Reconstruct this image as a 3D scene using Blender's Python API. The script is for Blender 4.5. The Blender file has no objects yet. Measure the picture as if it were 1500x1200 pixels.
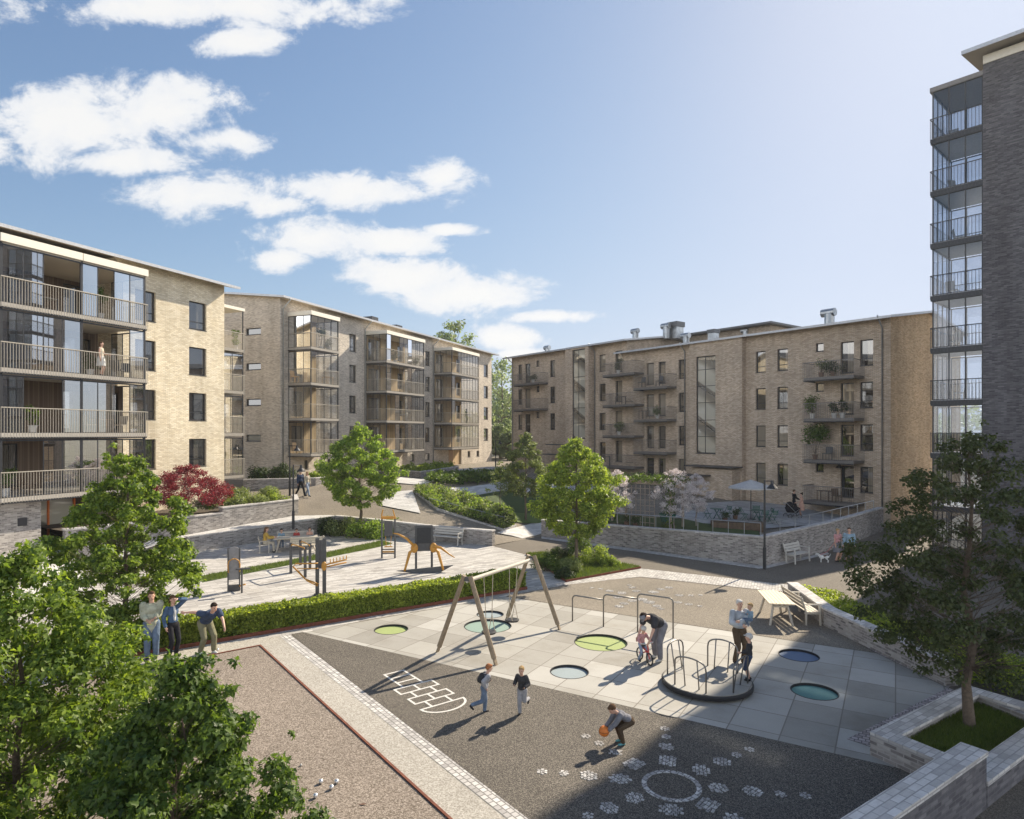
import bpy, bmesh, math, random
import numpy as np
from mathutils import Vector, Matrix, noise
from mathutils.geometry import tessellate_polygon
R = math.radians
PI = math.pi
V = Vector
scene = bpy.context.scene
COL = scene.collection
FP, HZ, EYE = 950.0, 635.0, 6.2          # focal length in photo pixels, horizon row, eye height (m)

def P(px, py, z=0.0):
    Y = FP * (EYE - z) / (py - HZ)
    return V(((px - 750) / FP * Y, Y, z))

def D(px, py, Y):
    return V(((px - 750) / FP * Y, Y, EYE - (py - HZ) / FP * Y))

# ------------------------------------------------------------------ tags
def tag(o, label=None, cat=None, group=None, kind=None):
    if label: o['label'] = label
    if cat: o['category'] = cat
    if group: o['group'] = group
    if kind: o['kind'] = kind
    return o

def thing(name, label, cat, loc=(0, 0, 0), rz=0.0, group=None):
    o = bpy.data.objects.new(name, None)
    o.empty_display_size = 0.2
    COL.objects.link(o)
    o.location = loc
    o.rotation_euler = (0, 0, rz)
    return tag(o, label, cat, group)

def copy_tree(o, parent=None):
    c = o.copy()
    COL.objects.link(c)
    if parent: c.parent = parent
    for ch in o.children:
        copy_tree(ch, c)
    return c

# ------------------------------------------------------------------ mesh builder
class MB:
    def __init__(s):
        s.v = []; s.f = []; s.m = []
    def add(s, vs, fs, mi=0):
        b = len(s.v)
        s.v += [tuple(p) for p in vs]
        for f in fs:
            s.f.append(tuple(b + i for i in f)); s.m.append(mi)
        return s
    def box(s, x0, x1, y0, y1, z0, z1, mi=0):
        vs = [(x0, y0, z0), (x1, y0, z0), (x1, y1, z0), (x0, y1, z0), (x0, y0, z1), (x1, y0, z1), (x1, y1, z1), (x0, y1, z1)]
        return s.add(vs, [(0, 3, 2, 1), (4, 5, 6, 7), (0, 1, 5, 4), (1, 2, 6, 5), (2, 3, 7, 6), (3, 0, 4, 7)], mi)
    def obox(s, c, d, M=None, mi=0):
        c = V(c); M = M or Matrix.Identity(3)
        x, y, z = d[0] / 2, d[1] / 2, d[2] / 2
        vs = [c + M @ V((a, b, e)) for a, b, e in [(-x, -y, -z), (x, -y, -z), (x, y, -z), (-x, y, -z), (-x, -y, z), (x, -y, z), (x, y, z), (-x, y, z)]]
        return s.add(vs, [(0, 3, 2, 1), (4, 5, 6, 7), (0, 1, 5, 4), (1, 2, 6, 5), (2, 3, 7, 6), (3, 0, 4, 7)], mi)
    def bar(s, a, b, w, h=None, mi=0, up=(0, 0, 1)):
        a = V(a); b = V(b); h = h or w
        d = (b - a)
        M = frame(d, up)
        return s.obox((a + b) / 2, (d.length, w, h), M, mi)
    def tube(s, pts, r, n=8, mi=0, cap=True):
        pts = [V(p) for p in pts]
        if not isinstance(r, (list, tuple)): r = [r] * len(pts)
        rings = []; vs = []
        prev = None
        for i, p in enumerate(pts):
            t = (pts[min(i + 1, len(pts) - 1)] - pts[max(i - 1, 0)])
            if t.length < 1e-7: t = V((0, 0, 1))
            t.normalize()
            if prev is None:
                a = t.orthogonal().normalized()
            else:
                a = (prev - t * prev.dot(t))
                a = a.normalized() if a.length > 1e-6 else t.orthogonal().normalized()
            prev = a
            b = t.cross(a)
            for k in range(n):
                an = 2 * PI * k / n
                vs.append(p + (a * math.cos(an) + b * math.sin(an)) * r[i])
        fs = []
        for i in range(len(pts) - 1):
            for k in range(n):
                k2 = (k + 1) % n
                fs.append((i * n + k, i * n + k2, (i + 1) * n + k2, (i + 1) * n + k))
        if cap:
            fs.append(tuple(range(n))[::-1]); fs.append(tuple((len(pts) - 1) * n + k for k in range(n)))
        return s.add(vs, fs, mi)
    def cyl(s, c, r, z0, z1, n=16, mi=0, r2=None):
        r2 = r if r2 is None else r2
        return s.tube([(c[0], c[1], z0), (c[0], c[1], z1)], [r, r2], n, mi)
    def ell(s, c, rad, M=None, nu=12, nv=8, mi=0):
        c = V(c); M = M or Matrix.Identity(3)
        if not hasattr(rad, '__len__'): rad = (rad,) * 3
        vs = [c + M @ V((0, 0, rad[2]))]
        for i in range(1, nv):
            th = PI * i / nv
            for k in range(nu):
                ph = 2 * PI * k / nu
                vs.append(c + M @ V((rad[0] * math.sin(th) * math.cos(ph), rad[1] * math.sin(th) * math.sin(ph), rad[2] * math.cos(th))))
        vs.append(c + M @ V((0, 0, -rad[2])))
        fs = [(0, 1 + k, 1 + (k + 1) % nu) for k in range(nu)]
        for i in range(nv - 2):
            for k in range(nu):
                a = 1 + i * nu + k; b = 1 + i * nu + (k + 1) % nu
                fs.append((a, a + nu, b + nu, b))
        L = len(vs) - 1
        fs += [(L, 1 + (nv - 2) * nu + (k + 1) % nu, 1 + (nv - 2) * nu + k) for k in range(nu)]
        return s.add(vs, fs, mi)
    def prism(s, poly, z0, z1, mi=0):
        n = len(poly)
        ar = sum(poly[i][0] * poly[(i + 1) % n][1] - poly[(i + 1) % n][0] * poly[i][1] for i in range(n))
        if ar < 0: poly = poly[::-1]
        g = lambda z, p: z(p) if callable(z) else z
        vs = [(p[0], p[1], g(z0, p)) for p in poly] + [(p[0], p[1], g(z1, p)) for p in poly]
        fs = [tuple(range(n))[::-1], tuple(range(n, 2 * n))] + [(i, (i + 1) % n, n + (i + 1) % n, n + i) for i in range(n)]
        return s.add(vs, fs, mi)
    def wallrun(s, pts, th, z0, z1, mi=0, side=1):
        """mitred wall along plan polyline; z may be list per point"""
        n = len(pts)
        pts = [V((p[0], p[1], 0)) for p in pts]
        nor = []
        for i in range(n):
            ds = []
            if i > 0: ds.append((pts[i] - pts[i - 1]).normalized())
            if i < n - 1: ds.append((pts[i + 1] - pts[i]).normalized())
            ns = [V((-d.y, d.x, 0)) * side for d in ds]
            m = sum(ns, V()) / len(ns)
            nor.append(m / max(m.length_squared, .25))
        zz = lambda z, i: z[i] if isinstance(z, (list, tuple)) else z
        for i in range(n - 1):
            a, b = pts[i], pts[i + 1]
            q = [a, b, b + nor[i + 1] * th, a + nor[i] * th]
            zs = [i, i + 1, i + 1, i]
            vs = [(p.x, p.y, zz(z0, k)) for p, k in zip(q, zs)] + [(p.x, p.y, zz(z1, k)) for p, k in zip(q, zs)]
            fs = [(0, 3, 2, 1), (4, 5, 6, 7), (0, 1, 5, 4), (2, 3, 7, 6)]
            if i == 0: fs.append((3, 0, 4, 7))
            if i == n - 2: fs.append((1, 2, 6, 5))
            s.add(vs, fs, mi)
        return s
    def build_parts(s, name, mat, parent):
        """one object per connected piece"""
        root = list(range(len(s.v)))
        def find(i):
            while root[i] != i: root[i] = root[root[i]]; i = root[i]
            return i
        for f in s.f:
            for k in f[1:]: root[find(k)] = find(f[0])
        groups = {}
        for f in s.f: groups.setdefault(find(f[0]), []).append(f)
        for fs in groups.values():
            ids = sorted({i for f in fs for i in f}); mp = {i: j for j, i in enumerate(ids)}
            m = MB(); m.add([s.v[i] for i in ids], [tuple(mp[i] for i in f) for f in fs]); m.build(name, mat, parent)
    def build(s, name, mats, parent=None, loc=None, rz=None, smooth=False, bevel=0):
        me = bpy.data.meshes.new(name)
        me.from_pydata(s.v, [], s.f)
        mats = mats if isinstance(mats, (list, tuple)) else [mats]
        for m in mats: me.materials.append(m)
        if len(mats) > 1: me.polygons.foreach_set('material_index', s.m)
        if smooth: me.polygons.foreach_set('use_smooth', [True] * len(me.polygons))
        bm = bmesh.new(); bm.from_mesh(me)
        bmesh.ops.recalc_face_normals(bm, faces=bm.faces)
        if bevel:
            bmesh.ops.remove_doubles(bm, verts=bm.verts, dist=1e-5)
            bmesh.ops.bevel(bm, geom=list(bm.edges), offset=bevel, segments=1, affect='EDGES', clamp_overlap=True)
        bm.to_mesh(me); bm.free()
        o = bpy.data.objects.new(name, me)
        COL.objects.link(o)
        if parent: o.parent = parent
        if loc is not None: o.location = loc
        if rz is not None: o.rotation_euler = (0, 0, rz)
        return o

def frame(d, up=(0, 0, 1)):
    x = V(d).normalized(); up = V(up)
    if abs(x.dot(up)) > .98: up = V((0, 1, 0)) if abs(x.y) < .9 else V((1, 0, 0))
    y = up.cross(x).normalized(); z = x.cross(y)
    return Matrix((x, y, z)).transposed()

def rotz(a): return Matrix.Rotation(a, 3, 'Z')

def link_mesh(name, me, parent=None, loc=None, rz=None):
    o = bpy.data.objects.new(name, me); COL.objects.link(o)
    if parent: o.parent = parent
    if loc is not None: o.location = loc
    if rz is not None: o.rotation_euler = (0, 0, rz)
    return o

def sheet(name, loops, z, mat, kind='structure', zf=None, cut=0, label=None, thick=0):
    """flat sheet from outer loop + hole loops, in plan coordinates; zf drapes it on a height function"""
    lp = [[V((p[0], p[1], 0)) for p in l] for l in loops]
    tris = tessellate_polygon(lp)
    flat = [p for l in lp for p in l]
    me = bpy.data.meshes.new(name)
    bm = bmesh.new()
    vs = [bm.verts.new((p.x, p.y, 0)) for p in flat]
    for t in tris:
        try: bm.faces.new([vs[i] for i in t])
        except ValueError: pass
    if cut:
        xs = [p.x for p in flat]; ys = [p.y for p in flat]
        for ax, lo, hi in ((0, min(xs), max(xs)), (1, min(ys), max(ys))):
            c = math.floor(lo / cut) * cut + cut
            while c < hi:
                co = (c, 0, 0) if ax == 0 else (0, c, 0)
                no = (1, 0, 0) if ax == 0 else (0, 1, 0)
                bmesh.ops.bisect_plane(bm, geom=bm.verts[:] + bm.edges[:] + bm.faces[:], plane_co=co, plane_no=no)
                c += cut
        bmesh.ops.triangulate(bm, faces=bm.faces)
    for v in bm.verts: v.co.z = z + (zf(v.co.x, v.co.y) if zf else 0)
    for f in bm.faces:
        f.normal_update()
        if f.normal.z < 0: f.normal_flip()
    bm.to_mesh(me); bm.free()
    me.materials.append(mat)
    o = link_mesh(name, me)
    if kind: o['kind'] = kind
    return o

# ------------------------------------------------------------------ materials
MAT = {}
def nodes_of(m):
    m.use_nodes = True
    nt = m.node_tree
    return nt, nt.nodes, nt.links

def new_mat(name):
    m = bpy.data.materials.new(name)
    nt, N, L = nodes_of(m)
    b = N['Principled BSDF']
    MAT[name] = m
    return m, N, L, b

def vnode(N, t, **kw):
    n = N.new(t)
    for k, v in kw.items():
        if k in n.inputs: n.inputs[k].default_value = v
        else: setattr(n, k, v)
    return n

def col4(c): return (c[0], c[1], c[2], 1)

def ramp(N, L, fac, stops):
    r = N.new('ShaderNodeValToRGB')
    el = r.color_ramp.elements
    while len(el) < len(stops): el.new(.5)
    for e, (p, c) in zip(el, stops):
        e.position = p; e.color = col4(c)
    L.new(fac, r.inputs[0])
    return r.outputs[0]

def mixc(N, L, a, b, fac, mode='MIX'):
    n = N.new('ShaderNodeMix'); n.data_type = 'RGBA'; n.blend_type = mode
    for s, x in ((6, a), (7, b), (0, fac)):
        if hasattr(x, 'is_linked') or hasattr(x, 'links'): L.new(x, n.inputs[s])
        elif s == 0: n.inputs[0].default_value = x
        else: n.inputs[s].default_value = col4(x)
    return n.outputs[2]

def math_(N, L, op, a, b=None, c=None):
    n = N.new('ShaderNodeMath'); n.operation = op
    for i, x in enumerate((a, b, c)):
        if x is None: continue
        if hasattr(x, 'links'): L.new(x, n.inputs[i])
        else: n.inputs[i].default_value = x
    return n.outputs[0]

def noise_(N, L, vec, scale, detail=4, rough=.55):
    n = N.new('ShaderNodeTexNoise')
    n.inputs['Scale'].default_value = scale; n.inputs['Detail'].default_value = detail; n.inputs['Roughness'].default_value = rough
    if vec is not None: L.new(vec, n.inputs['Vector'])
    return n.outputs['Fac']

def coords(N, L, which='Object', rot=0, scale=(1, 1, 1)):
    t = N.new('ShaderNodeTexCoord')
    m = N.new('ShaderNodeMapping')
    m.inputs['Rotation'].default_value = (0, 0, rot)
    m.inputs['Scale'].default_value = scale
    L.new(t.outputs[which], m.inputs[0])
    return m.outputs[0]

def bump_(N, L, h, strength, dist=.02):
    b = N.new('ShaderNodeBump')
    b.inputs['Strength'].default_value = strength; b.inputs['Distance'].default_value = dist
    L.new(h, b.inputs['Height'])
    return b.outputs[0]

def plain(name, c, rough=.6, metal=0, var=.12, nscale=9, spec=.5, bump=0):
    m, N, L, b = new_mat(name)
    co = coords(N, L)
    n = noise_(N, L, co, nscale, 5)
    lo = [x * (1 - var) for x in c]; hi = [min(1, x * (1 + var)) for x in c]
    L.new(ramp(N, L, n, [(.3, lo), (.7, hi)]), b.inputs['Base Color'])
    b.inputs['Roughness'].default_value = rough; b.inputs['Metallic'].default_value = metal
    b.inputs['Specular IOR Level'].default_value = spec
    if bump: L.new(bump_(N, L, noise_(N, L, co, nscale * 6, 3), bump), b.inputs['Normal'])
    return m

def brickmat(name, cols, mortar, bw=.25, bh=.075, ms=.011, patch=.25, rough=.9, trot=0):
    """cols: dark, mid, light"""
    m, N, L, b = new_mat(name)
    t = N.new('ShaderNodeTexCoord')
    s = N.new('ShaderNodeSeparateXYZ'); L.new(t.outputs['Object'], s.inputs[0])
    sn = N.new('ShaderNodeSeparateXYZ'); L.new(t.outputs['Normal'], sn.inputs[0])
    top = math_(N, L, 'GREATER_THAN', math_(N, L, 'ABSOLUTE', sn.outputs[2]), .7)
    ln = math_(N, L, 'MAXIMUM', math_(N, L, 'SQRT', math_(N, L, 'ADD', math_(N, L, 'MULTIPLY', sn.outputs[0], sn.outputs[0]), math_(N, L, 'MULTIPLY', sn.outputs[1], sn.outputs[1]))), .001)
    xy = math_(N, L, 'DIVIDE', math_(N, L, 'SUBTRACT', math_(N, L, 'MULTIPLY', s.outputs[1], sn.outputs[0]), math_(N, L, 'MULTIPLY', s.outputs[0], sn.outputs[1])), ln)
    cs = N.new('ShaderNodeCombineXYZ'); L.new(xy, cs.inputs[0]); L.new(s.outputs[2], cs.inputs[1])
    ct = N.new('ShaderNodeCombineXYZ'); L.new(s.outputs[0], ct.inputs[0]); L.new(s.outputs[1], ct.inputs[1])
    rm = N.new('ShaderNodeMapping'); rm.inputs['Rotation'].default_value = (0, 0, trot); L.new(ct.outputs[0], rm.inputs[0])
    mv = N.new('ShaderNodeMix'); mv.data_type = 'VECTOR'
    L.new(top, mv.inputs[0]); L.new(cs.outputs[0], mv.inputs[4]); L.new(rm.outputs[0], mv.inputs[5])
    vec = mv.outputs[1]
    br = N.new('ShaderNodeTexBrick')
    br.inputs['Scale'].default_value = 1; br.inputs['Brick Width'].default_value = bw; br.inputs['Row Height'].default_value = bh
    br.inputs['Mortar Size'].default_value = ms; br.inputs['Mortar Smooth'].default_value = .2; br.inputs['Bias'].default_value = 0
    br.inputs['Color1'].default_value = (0, 0, 0, 1); br.inputs['Color2'].default_value = (1, 1, 1, 1); br.inputs['Mortar'].default_value = (.5, .5, .5, 1)
    L.new(vec, br.inputs['Vector'])
    mp = N.new('ShaderNodeMapping'); mp.inputs['Scale'].default_value = (1.1, 4.5, 1); L.new(vec, mp.inputs[0])
    n1 = noise_(N, L, mp.outputs[0], 3.4, 5, .7)
    f = math_(N, L, 'ADD', math_(N, L, 'MULTIPLY', br.outputs['Color'], .55), math_(N, L, 'MULTIPLY', n1, .75))
    f = math_(N, L, 'SUBTRACT', f, .13)
    c = ramp(N, L, f, [(.15, cols[0]), (.5, cols[1]), (.85, cols[2])])
    n2 = noise_(N, L, vec, .35, 3)
    pd = [1 - patch] * 3; pl = [1 + patch * .4] * 3
    c = mixc(N, L, c, ramp(N, L, n2, [(.3, pd), (.7, pl)]), 1.0, 'MULTIPLY')
    c = mixc(N, L, c, mortar, br.outputs['Fac'])
    ms_ = N.new('ShaderNodeMapping'); ms_.inputs['Scale'].default_value = (1.3, .1, 1); L.new(vec, ms_.inputs[0])
    c = mixc(N, L, c, ramp(N, L, noise_(N, L, ms_.outputs[0], 1.0, 6, .65), [(.3, (.84, .83, .81)), (.56, (1.02, 1.02, 1.02))]), 1.0, 'MULTIPLY')
    L.new(c, b.inputs['Base Color'])
    b.inputs['Roughness'].default_value = rough
    inv = math_(N, L, 'SUBTRACT', 1.0, br.outputs['Fac'])
    hh = math_(N, L, 'ADD', inv, math_(N, L, 'MULTIPLY', br.outputs['Color'], .5))
    L.new(bump_(N, L, hh, .6, .012), b.inputs['Normal'])
    return m

brickmat('cream_brick', [(.58, .48, .33), (.8, .7, .51), (.9, .82, .66)], (.5, .44, .35))
brickmat('grey_cream_brick', [(.36, .31, .26), (.58, .51, .42), (.72, .65, .55)], (.45, .41, .37))
brickmat('brown_brick', [(.42, .31, .215), (.6, .46, .33), (.74, .6, .45)], (.3, .26, .23))
brickmat('tan_brick', [(.42, .27, .14), (.66, .45, .25), (.78, .58, .36)], (.42, .33, .24))  # warmer, brighter tone paints light onto the end wall
brickmat('dark_brick', [(.06, .058, .066), (.115, .11, .122), (.19, .18, .19)], (.12, .115, .12))
brickmat('garden_brick', [(.11, .1, .1), (.28, .255, .24), (.46, .43, .4)], (.36, .34, .32), patch=.2)
brickmat('coping_brick', [(.36, .34, .33), (.52, .50, .48), (.66, .64, .62)], (.34, .33, .32), bw=.26, bh=.13, patch=.12, trot=-math.atan2(.57, .82))

def speckle(name, c0, c1, c2, scale=60, bump=.5, patch=.15, rough=.95, pscale=.25):
    m, N, L, b = new_mat(name)
    co = coords(N, L)
    vo = N.new('ShaderNodeTexVoronoi'); vo.inputs['Scale'].default_value = scale; L.new(co, vo.inputs['Vector'])
    sp = N.new('ShaderNodeSeparateColor'); L.new(vo.outputs['Color'], sp.inputs[0])
    n2 = noise_(N, L, co, scale * .25, 5, .7)
    f = math_(N, L, 'ADD', math_(N, L, 'MULTIPLY', sp.outputs[0], .6), math_(N, L, 'MULTIPLY', n2, .5))
    c = ramp(N, L, f, [(.25, c0), (.55, c1), (.85, c2)])
    n = noise_(N, L, co, pscale, 5, .6)
    c = mixc(N, L, c, ramp(N, L, n, [(.35, [1 - patch] * 3), (.68, [1 + patch] * 3)]), 1.0, 'MULTIPLY')
    L.new(c, b.inputs['Base Color'])
    b.inputs['Roughness'].default_value = rough
    L.new(bump_(N, L, f, bump, .02), b.inputs['Normal'])
    return m
speckle('rubber_granulate', (.026, .023, .02), (.085, .073, .06), (.26, .23, .19), 95, .5)
speckle('asphalt_tan', (.1, .085, .065), (.195, .165, .127), (.33, .29, .235), 70, .4)
speckle('road_asphalt', (.065, .056, .045), (.13, .111, .088), (.22, .19, .15), 70, .3)
speckle('boule_gravel', (.1, .078, .058), (.225, .183, .148), (.38, .325, .275), 55, .8, .1)
speckle('fine_gravel', (.26, .235, .2), (.37, .345, .3), (.5, .47, .42), 48, .4, .08)
speckle('soil', (.03, .022, .015), (.06, .045, .03), (.11, .085, .06), 20, .8)
speckle('far_ground', (.1, .1, .07), (.16, .15, .11), (.22, .21, .16), .5, .1)

def pavers(name, lo, mid, hi, bw, bh, ms, joint, rot, off=.5, seed=0, bump=.35, freq=2, spk=.08):
    m, N, L, b = new_mat(name)
    co = coords(N, L, rot=rot)
    br = N.new('ShaderNodeTexBrick'); br.offset = off; br.offset_frequency = freq
    br.inputs['Scale'].default_value = 1; br.inputs['Brick Width'].default_value = bw; br.inputs['Row Height'].default_value = bh
    br.inputs['Mortar Size'].default_value = ms; br.inputs['Mortar Smooth'].default_value = .1
    br.inputs['Color1'].default_value = (0, 0, 0, 1); br.inputs['Color2'].default_value = (1, 1, 1, 1)
    br.inputs['Mortar'].default_value = (.5, .5, .5, 1)
    L.new(co, br.inputs['Vector'])
    n = noise_(N, L, co, 1.1, 5, .65)
    f = math_(N, L, 'ADD', math_(N, L, 'MULTIPLY', br.outputs['Color'], .72), math_(N, L, 'MULTIPLY', n, .3))
    c = ramp(N, L, f, [(.1, lo), (.5, mid), (.9, hi)])
    nf = noise_(N, L, co, 45, 3, .7)
    c = mixc(N, L, c, ramp(N, L, nf, [(.3, [1 - spk] * 3), (.7, [1 + spk] * 3)]), 1.0, 'MULTIPLY')
    c = mixc(N, L, c, joint, br.outputs['Fac'])
    st = noise_(N, L, co, .55, 8, .72)
    c = mixc(N, L, c, ramp(N, L, st, [(.32, (.88, .86, .83)), (.48, (1, 1, 1)), (.72, (1.04, 1.04, 1.04))]), 1.0, 'MULTIPLY')
    L.new(c, b.inputs['Base Color']); b.inputs['Roughness'].default_value = .85
    inv = math_(N, L, 'SUBTRACT', 1.0, br.outputs['Fac'])
    L.new(bump_(N, L, inv, bump, .01), b.inputs['Normal'])
    return m
GA = math.atan2(.57, .82)                 # courtyard grid direction
pavers('play_slabs', (.265, .25, .22), (.35, .335, .3), (.43, .415, .38), 1.02, 1.02, .014, (.2, .18, .155), R(30.6), off=.0, spk=.07)
pavers('plank_pavers', (.28, .265, .25), (.42, .4, .375), (.56, .54, .51), .62, .13, .007, (.25, .24, .23), -GA, spk=.1)
pavers('plaza_pavers', (.42, .41, .4), (.52, .51, .495), (.6, .59, .575), .5, .25, .008, (.3, .29, .28), -GA, spk=.08)
pavers('sett_stone', (.3, .285, .275), (.48, .46, .44), (.64, .62, .59), .13, .115, .011, (.2, .19, .18), R(53), spk=.1, bump=1)
pavers('sett_pink', (.26, .22, .215), (.38, .33, .32), (.5, .44, .43), .13, .115, .011, (.17, .15, .15), R(30.6), spk=.1, bump=1)
pavers('terrace_pavers', (.3, .295, .285), (.38, .37, .36), (.44, .43, .42), .5, .5, .008, (.2, .2, .2), R(52.8), spk=.08)

plain('dark_metal', (.035, .037, .042), .45, .4)
plain('frame_dark', (.03, .032, .038), .4, .2)
plain('rail_metal', (.4, .365, .31), .5, .2, var=.06)
plain('rail_grey', (.2, .185, .175), .5, .3)
plain('rail_dark', (.07, .07, .075), .5, .3)
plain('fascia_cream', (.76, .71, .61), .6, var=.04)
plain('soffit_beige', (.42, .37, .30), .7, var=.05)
plain('roof_sheet', (.11, .115, .125), .5, .3)
plain('verge_steel', (.42, .43, .45), .4, .5)
plain('deck_concrete', (.42, .39, .35), .8)
plain('tower_slab', (.62, .62, .64), .8)
plain('galvanised', (.36, .38, .4), .35, .8, var=.2, nscale=3)
plain('steel_tube', (.2, .19, .18), .35, .7)
plain('orange_frame', (.65, .17, .04), .5)
plain('corten', (.17, .055, .03), .85, .1, var=.35, nscale=14)
plain('bench_wood', (.50, .45, .37), .7, var=.12, nscale=20)
plain('bench_white', (.5, .48, .44), .6, var=.05)
plain('table_wood', (.62, .52, .37), .65, var=.1, nscale=22)
plain('pole_wood', (.25, .19, .125), .75, var=.25, nscale=12)
plain('gym_grey', (.085, .085, .088), .5, .3)
plain('gym_panel', (.24, .235, .24), .6)
plain('gym_yellow', (.5, .24, .035), .45)
plain('black_rubber', (.018, .018, .02), .6)
plain('rope', (.42, .36, .27), .8)
plain('white_paint', (.62, .6, .56), .8, var=.18, nscale=18)
plain('boule_steel', (.75, .75, .76), .25, .6)
plain('ball_orange', (.72, .2, .03), .6)
plain('bistro_green', (.04, .12, .09), .5, .2)
plain('parasol_grey', (.46, .45, .44), .85)
plain('pot_white', (.55, .53, .5), .6)
plain('pot_brown', (.16, .09, .06), .7)
plain('trellis_wood', (.35, .28, .22), .7)
plain('wood_clad', (.13, .085, .055), .7, var=.25, nscale=6)
plain('wood_light', (.5, .33, .18), .6, var=.15, nscale=6)
plain('door_wood', (.32, .2, .11), .6, var=.15, nscale=6)
plain('interior', (.3, .26, .22), .9)
plain('tyre', (.02, .02, .02), .8)
plain('bike_red', (.5, .05, .05), .4)
plain('skin', (.55, .33, .24), .55, var=.06, nscale=30)
plain('bark', (.12, .09, .065), .9, var=.3, nscale=20, bump=.6)
plain('bark_pale', (.28, .24, .2), .9, var=.25, nscale=20)
plain('discg', (.3, .36, .13), .8, var=.08, nscale=30)
plain('disc_mint', (.23, .32, .27), .8, var=.08, nscale=30)
plain('disc_blue', (.27, .32, .335), .8, var=.08, nscale=30)
plain('disc_deep', (.12, .17, .26), .8, var=.08, nscale=30)
plain('disc_teal', (.09, .22, .21), .8, var=.08, nscale=30)
plain('sign_black', (.03, .03, .035), .6)

def clad(name, c, w=.12):
    m, N, L, b = new_mat(name)
    t = N.new('ShaderNodeTexCoord'); s = N.new('ShaderNodeSeparateXYZ'); L.new(t.outputs['Object'], s.inputs[0])
    x = math_(N, L, 'ADD', s.outputs[0], s.outputs[1])
    q = math_(N, L, 'DIVIDE', x, w)
    fl = math_(N, L, 'FLOOR', q)
    wn = N.new('ShaderNodeTexWhiteNoise'); wn.noise_dimensions = '1D'; L.new(fl, wn.inputs['W'])
    fr = math_(N, L, 'FRACT', q)
    c1 = ramp(N, L, wn.outputs['Value'], [(0, [v * .7 for v in c]), (1, [v * 1.25 for v in c])])
    g = math_(N, L, 'LESS_THAN', fr, .09)
    L.new(mixc(N, L, c1, [v * .25 for v in c], g), b.inputs['Base Color'])
    b.inputs['Roughness'].default_value = .7
clad('brown_cladding', (.17, .125, .095))
clad('golden_cladding', (.5, .36, .2))

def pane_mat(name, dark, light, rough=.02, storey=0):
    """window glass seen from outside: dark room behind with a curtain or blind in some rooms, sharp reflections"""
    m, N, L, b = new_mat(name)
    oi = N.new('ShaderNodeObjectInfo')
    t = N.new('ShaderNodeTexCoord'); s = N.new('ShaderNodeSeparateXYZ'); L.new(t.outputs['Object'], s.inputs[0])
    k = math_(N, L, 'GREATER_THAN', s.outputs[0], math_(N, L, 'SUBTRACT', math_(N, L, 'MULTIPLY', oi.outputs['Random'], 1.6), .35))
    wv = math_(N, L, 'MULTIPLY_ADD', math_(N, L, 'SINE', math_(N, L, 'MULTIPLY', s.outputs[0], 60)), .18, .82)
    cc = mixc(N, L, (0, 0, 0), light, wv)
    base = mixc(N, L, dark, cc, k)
    if storey:   # stairwell painted on the pane: interior daylight on walls, landings, dark stair edges
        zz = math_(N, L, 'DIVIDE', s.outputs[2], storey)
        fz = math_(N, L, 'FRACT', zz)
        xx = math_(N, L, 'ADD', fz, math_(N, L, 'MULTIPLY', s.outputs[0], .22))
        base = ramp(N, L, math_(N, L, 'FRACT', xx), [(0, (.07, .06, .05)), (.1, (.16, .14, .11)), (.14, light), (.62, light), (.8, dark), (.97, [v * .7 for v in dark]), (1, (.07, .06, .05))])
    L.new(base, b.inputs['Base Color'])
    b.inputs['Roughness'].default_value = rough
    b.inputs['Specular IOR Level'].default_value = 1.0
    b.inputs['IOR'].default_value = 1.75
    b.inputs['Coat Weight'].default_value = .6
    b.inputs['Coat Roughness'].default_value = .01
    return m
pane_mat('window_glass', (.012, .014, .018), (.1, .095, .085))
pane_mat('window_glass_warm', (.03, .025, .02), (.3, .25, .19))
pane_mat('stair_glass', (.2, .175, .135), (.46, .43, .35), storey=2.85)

def clear_glass(name, tint=(.9, .93, .95), refl=1.0, f0=1.5, base=0.0):
    m = bpy.data.materials.new(name); MAT[name] = m
    nt, N, L = nodes_of(m)
    N.clear()
    out = N.new('ShaderNodeOutputMaterial'); mx = N.new('ShaderNodeMixShader')
    tr = N.new('ShaderNodeBsdfTransparent'); tr.inputs[0].default_value = col4(tint)
    gl = N.new('ShaderNodeBsdfGlossy'); gl.inputs['Roughness'].default_value = .01; gl.inputs[0].default_value = (1, 1, 1, 1)
    fr = N.new('ShaderNodeFresnel'); fr.inputs[0].default_value = f0
    L.new(math_(N, L, 'MINIMUM', math_(N, L, 'MULTIPLY_ADD', fr.outputs[0], refl, base), 1.0), mx.inputs[0])
    L.new(tr.outputs[0], mx.inputs[1]); L.new(gl.outputs[0], mx.inputs[2]); L.new(mx.outputs[0], out.inputs[0])
    return m
clear_glass('balcony_glass', (.8, .83, .86), 2.5, 1.5, .42)
clear_glass('balcony_glass_thin', (.9, .92, .94), 1.0, 1.5, .03)
clear_glass('tower_glass', (.62, .67, .74), 1.0, 1.5, .04)

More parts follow.
